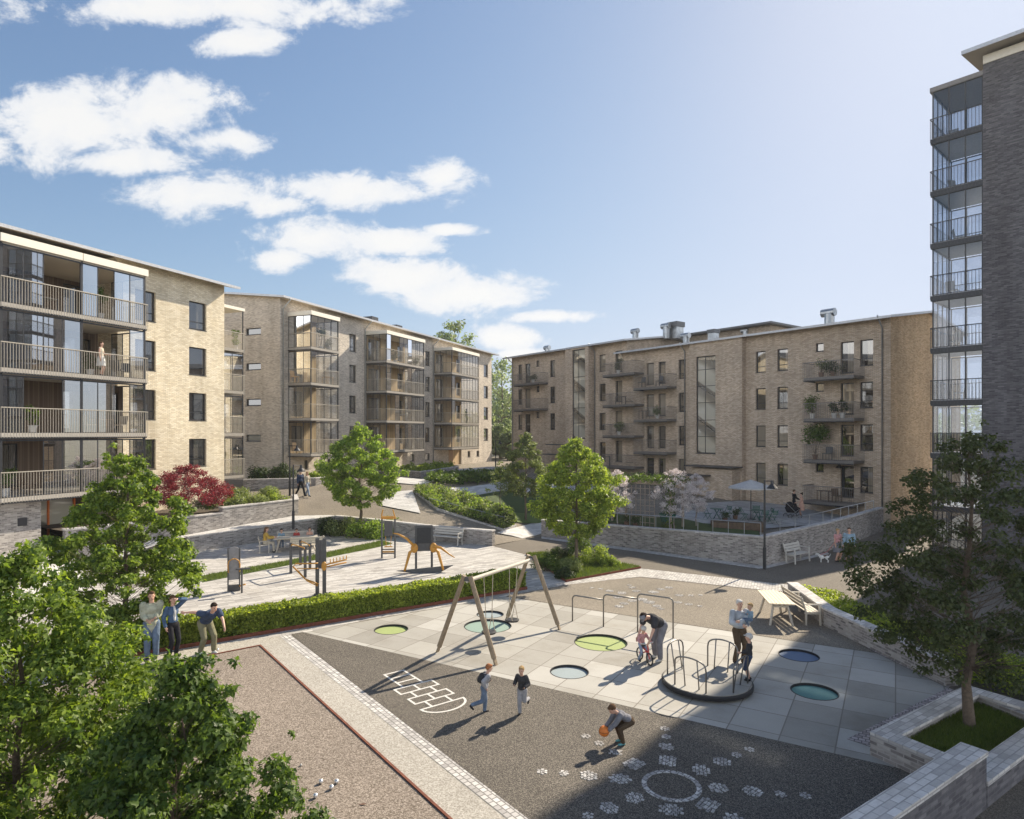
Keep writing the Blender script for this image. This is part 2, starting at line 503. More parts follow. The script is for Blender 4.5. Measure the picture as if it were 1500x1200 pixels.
def leafmat(name, c, c2, trans=.45, rough=.5, var=1.0):
    m = bpy.data.materials.new(name); MAT[name] = m
    nt, N, L = nodes_of(m)
    b = N['Principled BSDF']; out = N['Material Output']
    g = N.new('ShaderNodeNewGeometry')
    f = g.outputs['Random Per Island']
    co = coords(N, L)
    n = noise_(N, L, co, .9, 3)
    f2 = math_(N, L, 'ADD', math_(N, L, 'MULTIPLY', f, .55), math_(N, L, 'MULTIPLY', n, .5))
    cc = ramp(N, L, f2, [(.15, c), (.85, c2)])
    L.new(cc, b.inputs['Base Color']); b.inputs['Roughness'].default_value = rough
    b.inputs['Specular IOR Level'].default_value = .35
    t = N.new('ShaderNodeBsdfTranslucent')
    L.new(mixc(N, L, cc, (1.5, 1.5, .65), 1.0, 'MULTIPLY'), t.inputs[0])
    mx = N.new('ShaderNodeMixShader'); mx.inputs[0].default_value = trans
    L.new(b.outputs[0], mx.inputs[1]); L.new(t.outputs[0], mx.inputs[2]); L.new(mx.outputs[0], out.inputs[0])
    return m
leafmat('leaf_maple', (.03, .08, .02), (.26, .34, .06), .5)
leafmat('leaf_fresh', (.06, .13, .03), (.33, .43, .1), .55)
leafmat('leaf_maple_dark', (.02, .055, .018), (.15, .22, .045), .5)
leafmat('leaf_lime', (.06, .12, .025), (.36, .43, .09), .52)
leafmat('leaf_airy', (.06, .09, .035), (.2, .24, .1), .45)
leafmat('leaf_oak', (.028, .042, .016), (.09, .11, .04), .35)
leafmat('leaf_hedge', (.05, .1, .015), (.4, .46, .08), .5)
leafmat('leaf_shrub', (.04, .085, .018), (.15, .21, .05), .4)
leafmat('leaf_light_shrub', (.1, .15, .05), (.3, .34, .15), .4)
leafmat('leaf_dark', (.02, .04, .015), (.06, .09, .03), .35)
leafmat('leaf_far', (.13, .18, .12), (.28, .34, .22), .4)  # greens paled so distance haze is painted into the leaves
leafmat('grass_blade', (.05, .09, .015), (.15, .19, .045), .35)
def leafmat_c(name, c, c2, tc, trans=.4):
    m = leafmat(name, c, c2, trans)
    for n in m.node_tree.nodes:
        if n.type == 'MIX' and n.blend_type == 'MULTIPLY': n.inputs[7].default_value = col4(tc)
leafmat_c('leaf_red', (.08, .012, .02), (.3, .055, .07), (1.5, .7, .6))
leafmat_c('leaf_blossom', (.55, .5, .5), (.85, .82, .8), (1.1, 1, 1))
leafmat_c('flower_red', (.35, .03, .03), (.6, .1, .05), (1.3, .7, .6))
M_ = MAT
def lawnmat(name, c0, c1):
    m, N, L, b = new_mat(name)
    co = coords(N, L)
    n = noise_(N, L, co, 1.2, 6, .7); n2 = noise_(N, L, co, 40, 3, .7)
    f = math_(N, L, 'ADD', math_(N, L, 'MULTIPLY', n, .5), math_(N, L, 'MULTIPLY', n2, .5))
    L.new(ramp(N, L, f, [(.3, c0), (.7, c1)]), b.inputs['Base Color']); b.inputs['Roughness'].default_value = .9
    L.new(bump_(N, L, n2, .8, .03), b.inputs['Normal'])
lawnmat('lawn_green', (.03, .055, .012), (.08, .115, .025))
lawnmat('lawn_light', (.06, .1, .02), (.14, .19, .05))
# ------------------------------------------------------------------ foliage
def leaf_template(kind):
    if kind == 'maple':
        ang = [270, 300, 345, 10, 32, 60, 76, 90, 104, 120, 148, 170, 195, 240]
        rad = [.18, .30, .30, .62, .36, .46, .78, 1.0, .78, .46, .36, .62, .30, .30]
        pts = [(r * math.cos(R(a)), .35 + r * math.sin(R(a))) for a, r in zip(ang, rad)]
        v = [(x, y, .22 * abs(x) - .12 * y * y) for x, y in pts]
        v = [(0, .35, 0)] + v
        n = len(ang)
        f = []
        for i in range(n):
            f.append((0, 1 + i, 1 + (i + 1) % n))
        return np.array(v, dtype=np.float32) * .62, f
    if kind == 'simple':
        v = [(0, 0, 0), (.34, .42, .1), (0, 1, -.08), (-.34, .42, .1)]
        return np.array(v, dtype=np.float32), [(0, 1, 2), (0, 2, 3)]
    if kind == 'small':
        v = [(-.3, 0, 0), (.35, .1, .05), (.25, .8, .0), (-.2, .7, .08)]
        return np.array(v, dtype=np.float32), [(0, 1, 2, 3)]
    if kind == 'blade':
        v = [(-.05, 0, 0), (.05, 0, 0), (.0, 1, .25)]
        return np.array(v, dtype=np.float32), [(0, 1, 2)]

def leaf_mesh(name, cen, nor, size, kind, mat, rng, spread=.7, parent=None, loc=None):
    tv, tf = leaf_template(kind)
    N = len(cen); k = len(tv)
    z = nor + rng.normal(0, spread, (N, 3)); z /= np.linalg.norm(z, axis=1, keepdims=True) + 1e-9
    a = rng.normal(0, 1, (N, 3)); a[:, 2] -= .5
    y = a - z * np.sum(a * z, axis=1, keepdims=True); y /= np.linalg.norm(y, axis=1, keepdims=True) + 1e-9
    x = np.cross(y, z)
    s = (size * rng.uniform(.65, 1.3, N))[:, None, None]
    pv = (tv[None, :, 0:1] * x[:, None, :] + tv[None, :, 1:2] * y[:, None, :] + tv[None, :, 2:3] * z[:, None, :]) * s + cen[:, None, :]
    verts = pv.reshape(-1, 3).astype(np.float32)
    lens = [len(f) for f in tf]
    fl = np.array([i for f in tf for i in f], dtype=np.int64)
    loops = (fl[None, :] + (np.arange(N) * k)[:, None]).reshape(-1)
    starts1 = np.cumsum([0] + lens[:-1]); tot = sum(lens)
    starts = (starts1[None, :] + (np.arange(N) * tot)[:, None]).reshape(-1)
    me = bpy.data.meshes.new(name)
    me.vertices.add(len(verts)); me.vertices.foreach_set('co', verts.reshape(-1))
    me.loops.add(len(loops)); me.loops.foreach_set('vertex_index', loops.astype(np.int32))
    me.polygons.add(len(starts)); me.polygons.foreach_set('loop_start', starts.astype(np.int32))
    me.update(calc_edges=True); me.validate()
    me.materials.append(M_[mat])
    return link_mesh(name, me, parent, loc)

def clump_points(rng, cc, cr, n, flat=.65):
    """n leaf points in shells round clump centres cc with radii cr"""
    pw = cr ** 2; idx = rng.choice(len(cc), n, p=pw / pw.sum())
    d = rng.normal(0, 1, (n, 3)); d /= np.linalg.norm(d, axis=1, keepdims=True)
    r = rng.uniform(0, 1, n) ** .45
    off = d * (cr[idx] * r)[:, None]; off[:, 2] *= flat
    nor = d.copy(); nor[:, 2] += .55
    return cc[idx] + off, nor

def tree(name, label, cat, base, height, z0, rad, leafmat_='leaf_maple', bark='bark', seed=1, clumps=60, leaves=9000, lsize=.12,
         kind='simple', tr=.09, shape=(1.0, 0.75), crad=.2, group=None, forks=1, hollow=.35, rxy=(1, 1), lean=(0, 0), top_sharp=.8, spires=None):
    """z0: height where the crown begins above base; rad: crown radius; trunk, limbs and leaf clumps on the limb ends"""
    rng = np.random.default_rng(seed); random.seed(seed)
    t = thing(name, label, cat, base, 0, group)
    H = height; ch = H - z0
    cc = []; cr = []
    for i in range(clumps):
        f = ((i + .5) / clumps)
        f = min(1, max(0, f + random.uniform(-.04, .04)))
        prof = (math.sin(PI * min(1, (f * .93 + .07)) ** top_sharp)) ** .75 if f < .985 else .12
        a = i * 2.39996 + random.uniform(-.4, .4)
        q = random.uniform(hollow, 1) ** .6
        rr = rad * max(.08, prof) * q * random.uniform(.82, 1.12)
        z = z0 + ch * f - .1 * ch * (1 - q) 
        cc.append((math.cos(a) * rr * rxy[0] + lean[0] * f, math.sin(a) * rr * rxy[1] + lean[1] * f, z))
        cr.append(rad * crad * random.uniform(.65, 1.35) * (.55 + .6 * max(.2, prof)))
    for (sx, sy, st, sr, sn) in (spires or []):     # upright leaders breaking the outline
        b0 = z0 + ch * .25
        for i in range(sn):
            f = (i + .5) / sn; a = i * 2.39996; rr = sr * (1 - f) ** .8 * random.uniform(.5, 1.1)
            cc.append((sx + math.cos(a) * rr, sy + math.sin(a) * rr, b0 + (st - b0) * f)); cr.append(sr * random.uniform(.3, .45) * (1.1 - .75 * f))
    cc = np.array(cc); cr = np.array(cr)
    tb = MB()
    top = V((lean[0] * .7, lean[1] * .7, H * .9))
    tp = []
    for i in range(7):
        f = i / 6
        tp.append(V((top.x * f + random.uniform(-.04, .04) * rad * (f > 0), top.y * f + random.uniform(-.04, .04) * rad * (f > 0), top.z * f)))
    tb.tube([tp[0] - V((0, 0, .12))] + tp, [tr * 1.35, tr * 1.15] + [tr * (1 - .14 * i) for i in range(1, 6)] + [tr * .16], 8)
    tb.build('trunk', M_[bark], t, smooth=True)
    lb = MB()
    for c in cc:
        c = V(c)
        zc = max(z0 * (.75 if forks > 1 else .9), min(c.z - .25 * math.hypot(c.x, c.y) - .12 * ch, H * .85))
        f = zc / top.z
        s = V((top.x * f, top.y * f, zc))
        m = s.lerp(c, .55) + V((0, 0, -.06 * rad)) + V((random.uniform(-.05, .05), random.uniform(-.05, .05), 0)) * rad
        r0 = tr * .34 * (1 - f * .6) * min(1, 60 / len(cc)) ** .75
        lb.tube([s, m, c], [r0, r0 * .6, r0 * .15], 5, cap=False)
        for k in range(3):
            e = c + V((random.uniform(-1, 1), random.uniform(-1, 1), random.uniform(-.6, .8))) * rad * crad * .8
            lb.tube([m.lerp(c, .5), e], [r0 * .3, r0 * .08], 3, cap=False)
    lb.build('limbs', M_[bark], t)
    pts, nor = clump_points(rng, cc, cr, leaves)
    leaf_mesh('crown', pts, nor, lsize, kind, leafmat_, rng, parent=t)
    return t

def shrub(name, label, cat, loc, rx, ry, h, leafmat_='leaf_shrub', seed=1, leaves=1200, lsize=.1, kind='simple', clumps=14, group=None, rz=0, parent=None):
    rng = np.random.default_rng(seed); random.seed(seed)
    cc = []; cr = []
    for i in range(clumps):
        a = random.uniform(0, 2 * PI); q = random.uniform(0, 1) ** .5
        cc.append((math.cos(a) * rx * q * .8, math.sin(a) * ry * q * .8, h * random.uniform(.2, .8) * (1 - .35 * q * q)))
        cr.append(min(rx, ry, h) * random.uniform(.35, .6))
    cc = np.array(cc); cr = np.array(cr)
    pts, nor = clump_points(rng, cc, cr, leaves, .85)
    pts[:, 2] = np.abs(pts[:, 2])
    sb = MB()
    for c in cc[:8]:
        sb.tube([(random.uniform(-.08, .08), random.uniform(-.08, .08), -.03), (c[0] * .5, c[1] * .5, c[2] * .6), tuple(c)], [.015, .01, .004], 4, cap=False)
    if parent is None:
        t = thing(name, label, cat, loc, rz, group)
        sb.build('stems', M_['bark'], t)
        leaf_mesh('foliage', pts, nor, lsize, kind, leafmat_, rng, parent=t)
        return t
    leaf_mesh('foliage', pts, nor, lsize, kind, leafmat_, rng, parent=parent, loc=loc)

def bed(name, label, cat, quad, h0, hmax, leafmat_='leaf_shrub', seed=1, n=6000, lsize=.09, kind='simple', hf=None, group=None, dens=1.0, mound=.5, kindtag=None, off=0):
    """one planted mass filling a plan polygon, lumpy top; ground cover or hedge"""
    rng = np.random.default_rng(seed); random.seed(seed)
    q = np.array([(p[0], p[1]) for p in quad]); lo = q.min(0); hi = q.max(0)
    def inside(x, y):
        c = np.zeros(len(x), bool); m = len(q); j = m - 1
        for i in range(m):
            cond = ((q[i, 1] > y) != (q[j, 1] > y)) & (x < (q[j, 0] - q[i, 0]) * (y - q[i, 1]) / (q[j, 1] - q[i, 1] + 1e-12) + q[i, 0])
            c ^= cond; j = i
        return c
    P_ = []
    need = n
    while need > 0:
        x = rng.uniform(lo[0], hi[0], n * 2); y = rng.uniform(lo[1], hi[1], n * 2)
        k = inside(x, y); P_.append(np.stack([x[k], y[k]], 1)); need -= k.sum()
    xy = np.concatenate(P_)[:n]
    hh = np.array([noise.noise(V((x * 1.1 + seed, y * 1.1, 0))) + .5 * noise.noise(V((x * 2.9, y * 2.9, seed))) for x, y in xy])
    hh = np.clip(.5 + hh * mound * 1.4, .12, 1.1)
    top = h0 + (hmax - h0) * hh
    fr = rng.uniform(0, 1, n) ** (.35 if kindtag != 'grass' else 1)
    base = np.array([hf(x, y) if hf else 0 for x, y in xy]) + off
    pts = np.stack([xy[:, 0], xy[:, 1], base + top * fr], 1)
    nor = np.tile(np.array([[0, 0, 1.0]]), (n, 1)) + rng.normal(0, .3, (n, 3))
    return pts, nor, rng

def plant_bed(name, label, cat, quad, h0, hmax, leafmat_='leaf_shrub', seed=1, n=6000, lsize=.09, kind='simple', hf=None, group=None, mound=.5, off=0, stuff=False, parent=None):
    pts, nor, rng = bed(name, label, cat, quad, h0, hmax, leafmat_, seed, n, lsize, kind, hf, group, mound=mound, off=off)
    o = leaf_mesh(name, pts, nor, lsize, kind, leafmat_, rng, parent=parent)
    if parent is None:
        tag(o, label, cat, group, 'stuff' if stuff else None)
    return o

def grass(name, label, quad, h, n, hf=None, off=0, mat='grass_blade', seed=3):
    pts, nor, rng = bed(name, label, 'grass', quad, h * .2, h * .3, mat, seed, n, h, 'blade', hf, None, mound=.2, off=off, kindtag='grass')
    pts[:, 2] = np.array([hf(x, y) if hf else 0 for x, y in pts[:, :2]]) + off
    N = len(pts)
    # upright blades
    a = rng.uniform(0, 2 * PI, N); w = h * .12
    tipd = rng.normal(0, .35, (N, 3)) * h; tipd[:, 2] = h * rng.uniform(.5, 1.2, N)
    dx = np.stack([np.cos(a), np.sin(a), np.zeros(N)], 1) * w
    verts = np.stack([pts - dx, pts + dx, pts + tipd], 1).reshape(-1, 3)
    me = bpy.data.meshes.new(name)
    me.vertices.add(3 * N); me.vertices.foreach_set('co', verts.astype(np.float32).reshape(-1))
    me.loops.add(3 * N); me.loops.foreach_set('vertex_index', np.arange(3 * N, dtype=np.int32))
    me.polygons.add(N); me.polygons.foreach_set('loop_start', (np.arange(N) * 3).astype(np.int32))
    me.update(calc_edges=True); me.materials.append(M_[mat])
    o = link_mesh(name, me)
    return tag(o, label, 'grass', kind='stuff')

def potted(label, loc, h=.9, r=.28, mat='leaf_shrub', pot='pot_brown', seed=1, leaves=350, group=None, ph=.3, lsize=.09, tall=False):
    t = thing('potted_plant', label, 'potted plant', loc, 0, group)
    m = MB(); m.tube([(0, 0, 0), (0, 0, ph * .9), (0, 0, ph * .9), (0, 0, ph)], [.11 * ph / .3, .16 * ph / .3, .175 * ph / .3, .175 * ph / .3], 12)
    m.build('pot', M_[pot], t, smooth=False)
    rng = np.random.default_rng(seed); random.seed(seed)
    n = 9
    cc = np.array([(random.uniform(-.6, .6) * r, random.uniform(-.6, .6) * r, ph + (h - ph) * random.uniform(.55 if tall else .15, .9)) for _ in range(n)])
    cr = np.array([r * random.uniform(.5, .8) for _ in range(n)])
    s = MB()
    for c in cc: s.tube([(0, 0, ph * .9), (c[0] * .5, c[1] * .5, (c[2] + ph) / 2), tuple(c)], [.012, .009, .004], 4, cap=False)
    s.build('stems', M_['bark'], t)
    pts, nor = clump_points(rng, cc, cr, leaves, .9)
    leaf_mesh('foliage', pts, nor, lsize, 'simple', mat, rng, parent=t)
    return t
# ------------------------------------------------------------------ people
def plain_cloth(name, c, var=.22): plain(name, c, .9, 0, var, 7, .15, bump=.9)
for nm, c in dict(cloth_sage=(.42, .43, .33), cloth_denim=(.08, .13, .22), cloth_black=(.025, .025, .03), cloth_navy=(.05, .07, .12), cloth_olive=(.2, .19, .12),
                  cloth_white=(.62, .62, .6), cloth_grey=(.2, .2, .22), cloth_lightgrey=(.34, .34, .36), cloth_jeans=(.14, .19, .27), cloth_brown=(.1, .07, .045),
                  cloth_palejeans=(.3, .36, .46), cloth_pink=(.6, .32, .32), cloth_blue=(.24, .34, .42), cloth_mustard=(.5, .33, .08), cloth_red=(.4, .07, .06),
                  cloth_charcoal=(.05, .05, .055), cloth_plaid=(.4, .43, .46), cloth_sand=(.5, .45, .36), cloth_peach=(.55, .33, .25), shoe_dark=(.03, .03, .035), shoe_white=(.6, .6, .58),
                  shoe_teal=(.15, .4, .42), hair_dark=(.03, .02, .015), hair_brown=(.12, .07, .04), hair_blond=(.4, .27, .13), hair_white=(.62, .6, .57), hair_red=(.35, .14, .06), cap_white=(.6, .58, .55), eye_dark=(.02, .015, .01), lip=(.4, .17, .14)).items():
    plain_cloth(nm, c)

def ik(a, b, l1, l2, pole):
    a = V(a); b = V(b); d = b - a
    L = min(max(d.length, .02), (l1 + l2) * .995)
    dn = d.normalized()
    x = (l1 * l1 - l2 * l2 + L * L) / (2 * L)
    h = math.sqrt(max(0, l1 * l1 - x * x))
    p = V(pole); p = p - dn * p.dot(dn)
    p = p.normalized() if p.length > 1e-4 else dn.orthogonal().normalized()
    return a + dn * x + p * h, a + dn * L

def cone(mb, a, b, ra, rb, n=12):
    a = V(a); b = V(b)
    mb.ell(a, ra, nu=n, nv=8); mb.ell(b, rb, nu=n, nv=8)
    mb.tube([a, b], [ra, rb], n)

def remeshed(mb, name, mat, parent, vox, smooth=2):
    o = mb.build(name, mat)
    r = o.modifiers.new('r', 'REMESH'); r.mode = 'VOXEL'; r.voxel_size = vox; r.adaptivity = 0
    if smooth:
        s = o.modifiers.new('s', 'SMOOTH'); s.iterations = smooth; s.factor = .5
    bpy.context.view_layer.update()
    dg = bpy.context.evaluated_depsgraph_get()
    me = bpy.data.meshes.new_from_object(o.evaluated_get(dg))
    me.name = name
    old = o.data
    bpy.data.objects.remove(o); bpy.data.meshes.remove(old)
    if not me.materials: me.materials.append(mat)
    me.polygons.foreach_set('use_smooth', [True] * len(me.polygons))
    return link_mesh(name, me, parent)

def person(label, loc, yaw, h=1.75, hs=1.0, pelvis=None, lean=0.0, side=0.0, neck=0.0, turn=0.0, lf=None, rf=None, lh=None, rh=None, lt=0, rt=0, vox=.014,
           shirt='cloth_grey', sleeve=1.0, trousers='cloth_jeans', legs=1.0, shoes='shoe_dark', hair='hair_dark', hairlen='short', jacket_len=.0, skirt=None,
           fem=False, group=None, lk=(0, 1, .1), rk=(0, 1, .1), le=None, re=None, fat=1.0, hat=None, curl=.6, undershirt=None, parent_hat=None, loose=0.0):
    """local frame: +Y forward, +X to the person's right. positions in body units for a 1.75 m adult, scaled by h"""
    S = h / 1.75
    t = thing('person', label, 'person', loc, yaw - PI / 2, group)
    t.scale = (S, S, S)
    vox = vox / S
    pel = V(pelvis) if pelvis else V((0, 0, .92))
    T = Matrix.Rotation(-lean, 3, 'X') @ Matrix.Rotation(side, 3, 'Y')
    up = T @ V((0, 0, 1)); rt_ = T @ V((1, 0, 0)); fw = T @ V((0, 1, 0))
    kid = hs > 1.1
    shw = .165 if fem or kid else .19
    hipw = .095
    waist = pel + up * .16; chest = pel + up * .34; nb = pel + up * .52
    shL = pel + up * .475 - rt_ * shw; shR = pel + up * .475 + rt_ * shw
    Tn = Matrix.Rotation(-(lean + neck), 3, 'X') @ Matrix.Rotation(turn, 3, 'Z')
    hu = Tn @ V((0, 0, 1)); hf = Tn @ V((0, 1, 0)); hr = Tn @ V((1, 0, 0))
    hr_ = .105 * hs
    head = nb + (up * .4 + hu * .6) * (.085 + hr_ * .85) + hf * .015
    hipL = pel - V((hipw, 0, .02)); hipR = pel + V((hipw, 0, -.02))
    lf = V(lf) if lf else V((-.1, 0, .08)); rf = V(rf) if rf else V((.1, 0, .08))
    kL, aL = ik(hipL, lf, .43, .43, lk); kR, aR = ik(hipR, rf, .43, .43, rk)
    lh = V(lh) if lh else shL + V((-.06, .06, -.54)); rh = V(rh) if rh else shR + V((.06, .06, -.54))
    eL, wL = ik(shL, lh, .28, .26, le or (-.3, -1, -.2)); eR, wR = ik(shR, rh, .28, .26, re or (.3, -1, -.2))
    B = MB()
    g = fat * (.88 if fem else 1.0) * (.95 if kid else 1)
    # trunk
    B.ell(pel, (.155 * g, .105 * g, .12), T); B.ell(waist, (.125 * g, .095 * g, .14), T)
    B.ell(chest + up * .02, (.165 * g, .105 * g, .17), T); B.ell(nb - up * .06, (.15 * g, .07, .06), T)
    cone(B, nb - up * .04, head - hu * .04, .056 * (1 + .1 * (hs - 1)), .052 * hs, 10)
    # head: skull, face, jaw, nose, ears
    B.ell(head + hu * .02 * hs, (hr_ * .72, hr_ * .88, hr_ * .95), Tn)
    B.ell(head - hu * .045 * hs + hf * .03 * hs, (hr_ * .55, hr_ * .58, hr_ * .62), Tn)
    B.ell(head - hu * .008 * hs + hf * .1 * hs, (.013 * hs, .02 * hs, .024 * hs), Tn, 8, 6)
    for sg in (-1, 1):
        B.ell(head + hr * sg * hr_ * .74 - hu * .005 - hf * .005, (.012 * hs, .02 * hs, .03 * hs), Tn, 8, 6)
    # arms and hands
    hands = []
    for sh, e, w, sg in ((shL, eL, wL, -1), (shR, eR, wR, 1)):
        cone(B, sh, e, .052 * g, .04 * g); cone(B, e, w, .04 * g, .026)
        d = (w - e).normalized()
        inn = (rt_ * -sg); inn = (inn - d * inn.dot(d)).normalized()
        pn = d.cross(inn).normalized()        # knuckle line
        if pn.dot(fw) < 0 and abs(pn.dot(fw)) > .2: pn = -pn
        pc = w + d * .05
        B.ell(pc, (.048, .038, .016), Matrix((d, pn, inn)).transposed(), 10, 6)
        cone(B, w, pc, .025, .022, 8)
        for k, (o, L) in enumerate(((-.03, .062), (-.01, .074), (.011, .07), (.031, .055))):
            a0 = w + d * .088 - pn * o
            a1 = a0 + (d * math.cos(curl * .4) + inn * math.sin(curl * .4)) * L * .55
            a2 = a1 + (d * math.cos(curl * 1.3) + inn * math.sin(curl * 1.3)) * L * .5
            B.tube([w + d * .06 - pn * o, a0, a1, a2], [.0105, .0105, .0095, .007], 6)
        th0 = w + d * .03 + pn * .03; B.tube([th0, th0 + d * .03 + pn * .025 + inn * .008, th0 + d * .06 + pn * .03 + inn * .02], [.013, .0115, .008], 6)
        hands.append(pc)
    # legs and feet
    toes = []
    for hp, k, a, tt in ((hipL, kL, aL, lt), (hipR, kR, aR, rt)):
        cone(B, hp, k, .082 * g, .052 * g); cone(B, k, k.lerp(a, .35), .05 * g, .052 * g); cone(B, k.lerp(a, .35), a, .052 * g, .032)
        fd = Matrix.Rotation(tt, 3, 'X') @ V((0, 1, 0))
        cone(B, a + V((0, -.02, -.02)), a + fd * .14 + V((0, 0, -.045)), .036, .026, 8)
        toes.append(fd)
    remeshed(B, 'body', M_['skin'], t, vox)
    # eyes + mouth
    E = MB()
    for sg in (-1, 1): E.ell(head + hf * (.094 * hs) + hr * sg * .033 * hs + hu * .012 * hs, (.012 * hs, .008, .007 * hs), Tn, 8, 5)
    E.build('eyes', M_['eye_dark'], t)
    Mo = MB(); Mo.ell(head + hf * .087 * hs - hu * .05 * hs, (.02 * hs, .009, .006 * hs), Tn, 8, 5); Mo.build('mouth', M_['lip'], t)
    # trousers
    q = .012 + loose * .5
    if trousers:
        C = MB()
        C.ell(pel, (.165 * g + q, .115 * g + q, .125), T); C.ell(pel + up * .09, (.145 * g + q, .105 * g + q, .06), T)
        for hp, k, a in ((hipL, kL, aL), (hipR, kR, aR)):
            if legs > .6:
                end = k.lerp(a, (legs - .5) * 2 * .93)
                cone(C, hp, k, .092 * g + q, .062 * g + q); cone(C, k, end, .062 * g + q, .05 + q)
            else:
                cone(C, hp, hp.lerp(k, legs * 1.8), .095 * g + q, .078 * g + q)
        remeshed(C, 'trousers', M_[trousers], t, vox)
    if skirt:
        C = MB(); C.tube([pel + up * .1, pel, pel - V((0, 0, .2)), pel - V((0, 0, .42))], [.13, .17, .2, .23], 14); remeshed(C, 'skirt', M_[skirt], t, vox)
    # top
    C = MB(); w_ = .015 + loose
    C.ell(waist, (.135 * g + w_, .105 * g + w_, .15), T); C.ell(chest + up * .02, (.175 * g + w_, .115 * g + w_, .17), T)
    C.ell(nb - up * .055, (.155 * g + w_, .078 + w_, .055), T)
    C.ell(pel + up * (.1 - jacket_len * .5), (.15 * g + w_, .115 * g + w_, .08 + jacket_len * .6), T)
    if undershirt:
        U_ = MB(); U_.ell(chest + fw * (.062 + loose), (.05, .07, .2), T); U_.ell(waist + fw * (.06 + loose), (.05, .06, .12), T); remeshed(U_, 'undershirt', M_[undershirt], t, vox)
    for sh, e, w in ((shL, eL, wL), (shR, eR, wR)):
        if sleeve > .55:
            cone(C, sh, e, .06 * g + w_, .05 * g + w_); cone(C, e, e.lerp(w, (sleeve - .5) * 2 * .92), .05 * g + w_, .034 + w_)
        elif sleeve > 0:
            cone(C, sh, sh.lerp(e, sleeve * 1.6), .062 * g + w_, .056 * g + w_)
        else:
            C.ell(sh, .06 * g)
    remeshed(C, 'shirt', M_[shirt], t, vox)
    # shoes
    for a, fd in ((aL, toes[0]), (aR, toes[1])):
        C = MB(); cone(C, a + V((0, -.03, -.03)), a + fd * .15 + V((0, 0, -.045)), .046, .036, 10); cone(C, a, a + V((0, -.02, -.03)), .044, .046, 10)
        remeshed(C, 'shoe', M_[shoes], t, vox)
    # hair
    C = MB()
    C.ell(head + hu * .038 * hs - hf * .022 * hs, (hr_ * .82, hr_ * .9, hr_ * .92), Tn)
    C.ell(head + hu * .085 * hs + hf * .03 * hs, (hr_ * .66, hr_ * .62, hr_ * .32), Tn)
    if hairlen == 'long':
        cone(C, head - hf * .05, nb - fw * .07 - up * .1, hr_ * .75, .06)
    if hairlen == 'tail':
        cone(C, head - hf * .1 * hs, head - hf * .19 - hu * .12, .04, .022)
    if hairlen == 'bun': C.ell(head + hu * .12 - hf * .08, .05)
    remeshed(C, 'hair', M_[hair], t, vox * .8)
    if hat:
        C = MB()
        if hat[1] == 'helmet':
            C.ell(head + hu * .05 * hs, (hr_ * .95, hr_ * 1.12, hr_ * .85), Tn); remeshed(C, 'helmet', M_[hat[0]], t, vox)
        else:
            C.ell(head + hu * .06 * hs, (hr_ * .86, hr_ * .98, hr_ * .72), Tn); C.ell(head + hu * .05 * hs + hf * .1 * hs, (hr_ * .6, hr_ * .6, .008), Tn); remeshed(C, 'cap', M_[hat[0]], t, vox)
    t['head'] = 1; del t['head']
    return t, dict(head=head, lh=hands[0], rh=hands[1], S=S, pel=pel, up=up, fw=fw, rt=rt_, chest=chest)
# ------------------------------------------------------------------ terrain
def clamp(x, a, b): return max(a, min(b, x))
def sm(x): x = clamp(x, 0, 1); return x * x * (3 - 2 * x)
def hgt(X, Y):
    hl = clamp(-5.91 - .0185 * X + .165 * Y - .55 * sm((X + 1.09) / 2.86), 0, 2.4)
    hr = clamp(-1 - .0426 * X + .055 * Y, .15, 2.4)
    t = sm((X - 1.77) / 5)
    return hl * (1 - t) + hr * t
def G(px, py, dz=0):
    z = 1.0
    for _ in range(60):
        p = P(px, py, z + dz) if py > HZ + 3 else P(px, HZ + 3, z)
        z = z * .6 + .4 * hgt(p.x, p.y)
    return V((p.x, p.y, z + dz))
def PP(*pts): return [P(*p) for p in pts]
def GG(*pts): return [G(*p) for p in pts]
gd = V((.82, .57, 0)).normalized(); gp = V((.57, -.82, 0)).normalized()

sheet('ground', [[(-3000, -3000), (3000, -3000), (3000, 3000), (-3000, 3000)]], -.35, M_['far_ground'])
W = [(-16.9, 33.8), (-13.9, 37.4), (-11.1, 40.7), (-8.15, 39.5), (-4.5, 37.4), (-1.09, 35.7)]
GW = [(1.77, 39.2), (11.75, 30.3), (16.5, 34.05), (19.3, 36.8), (24.4, 42.0)]

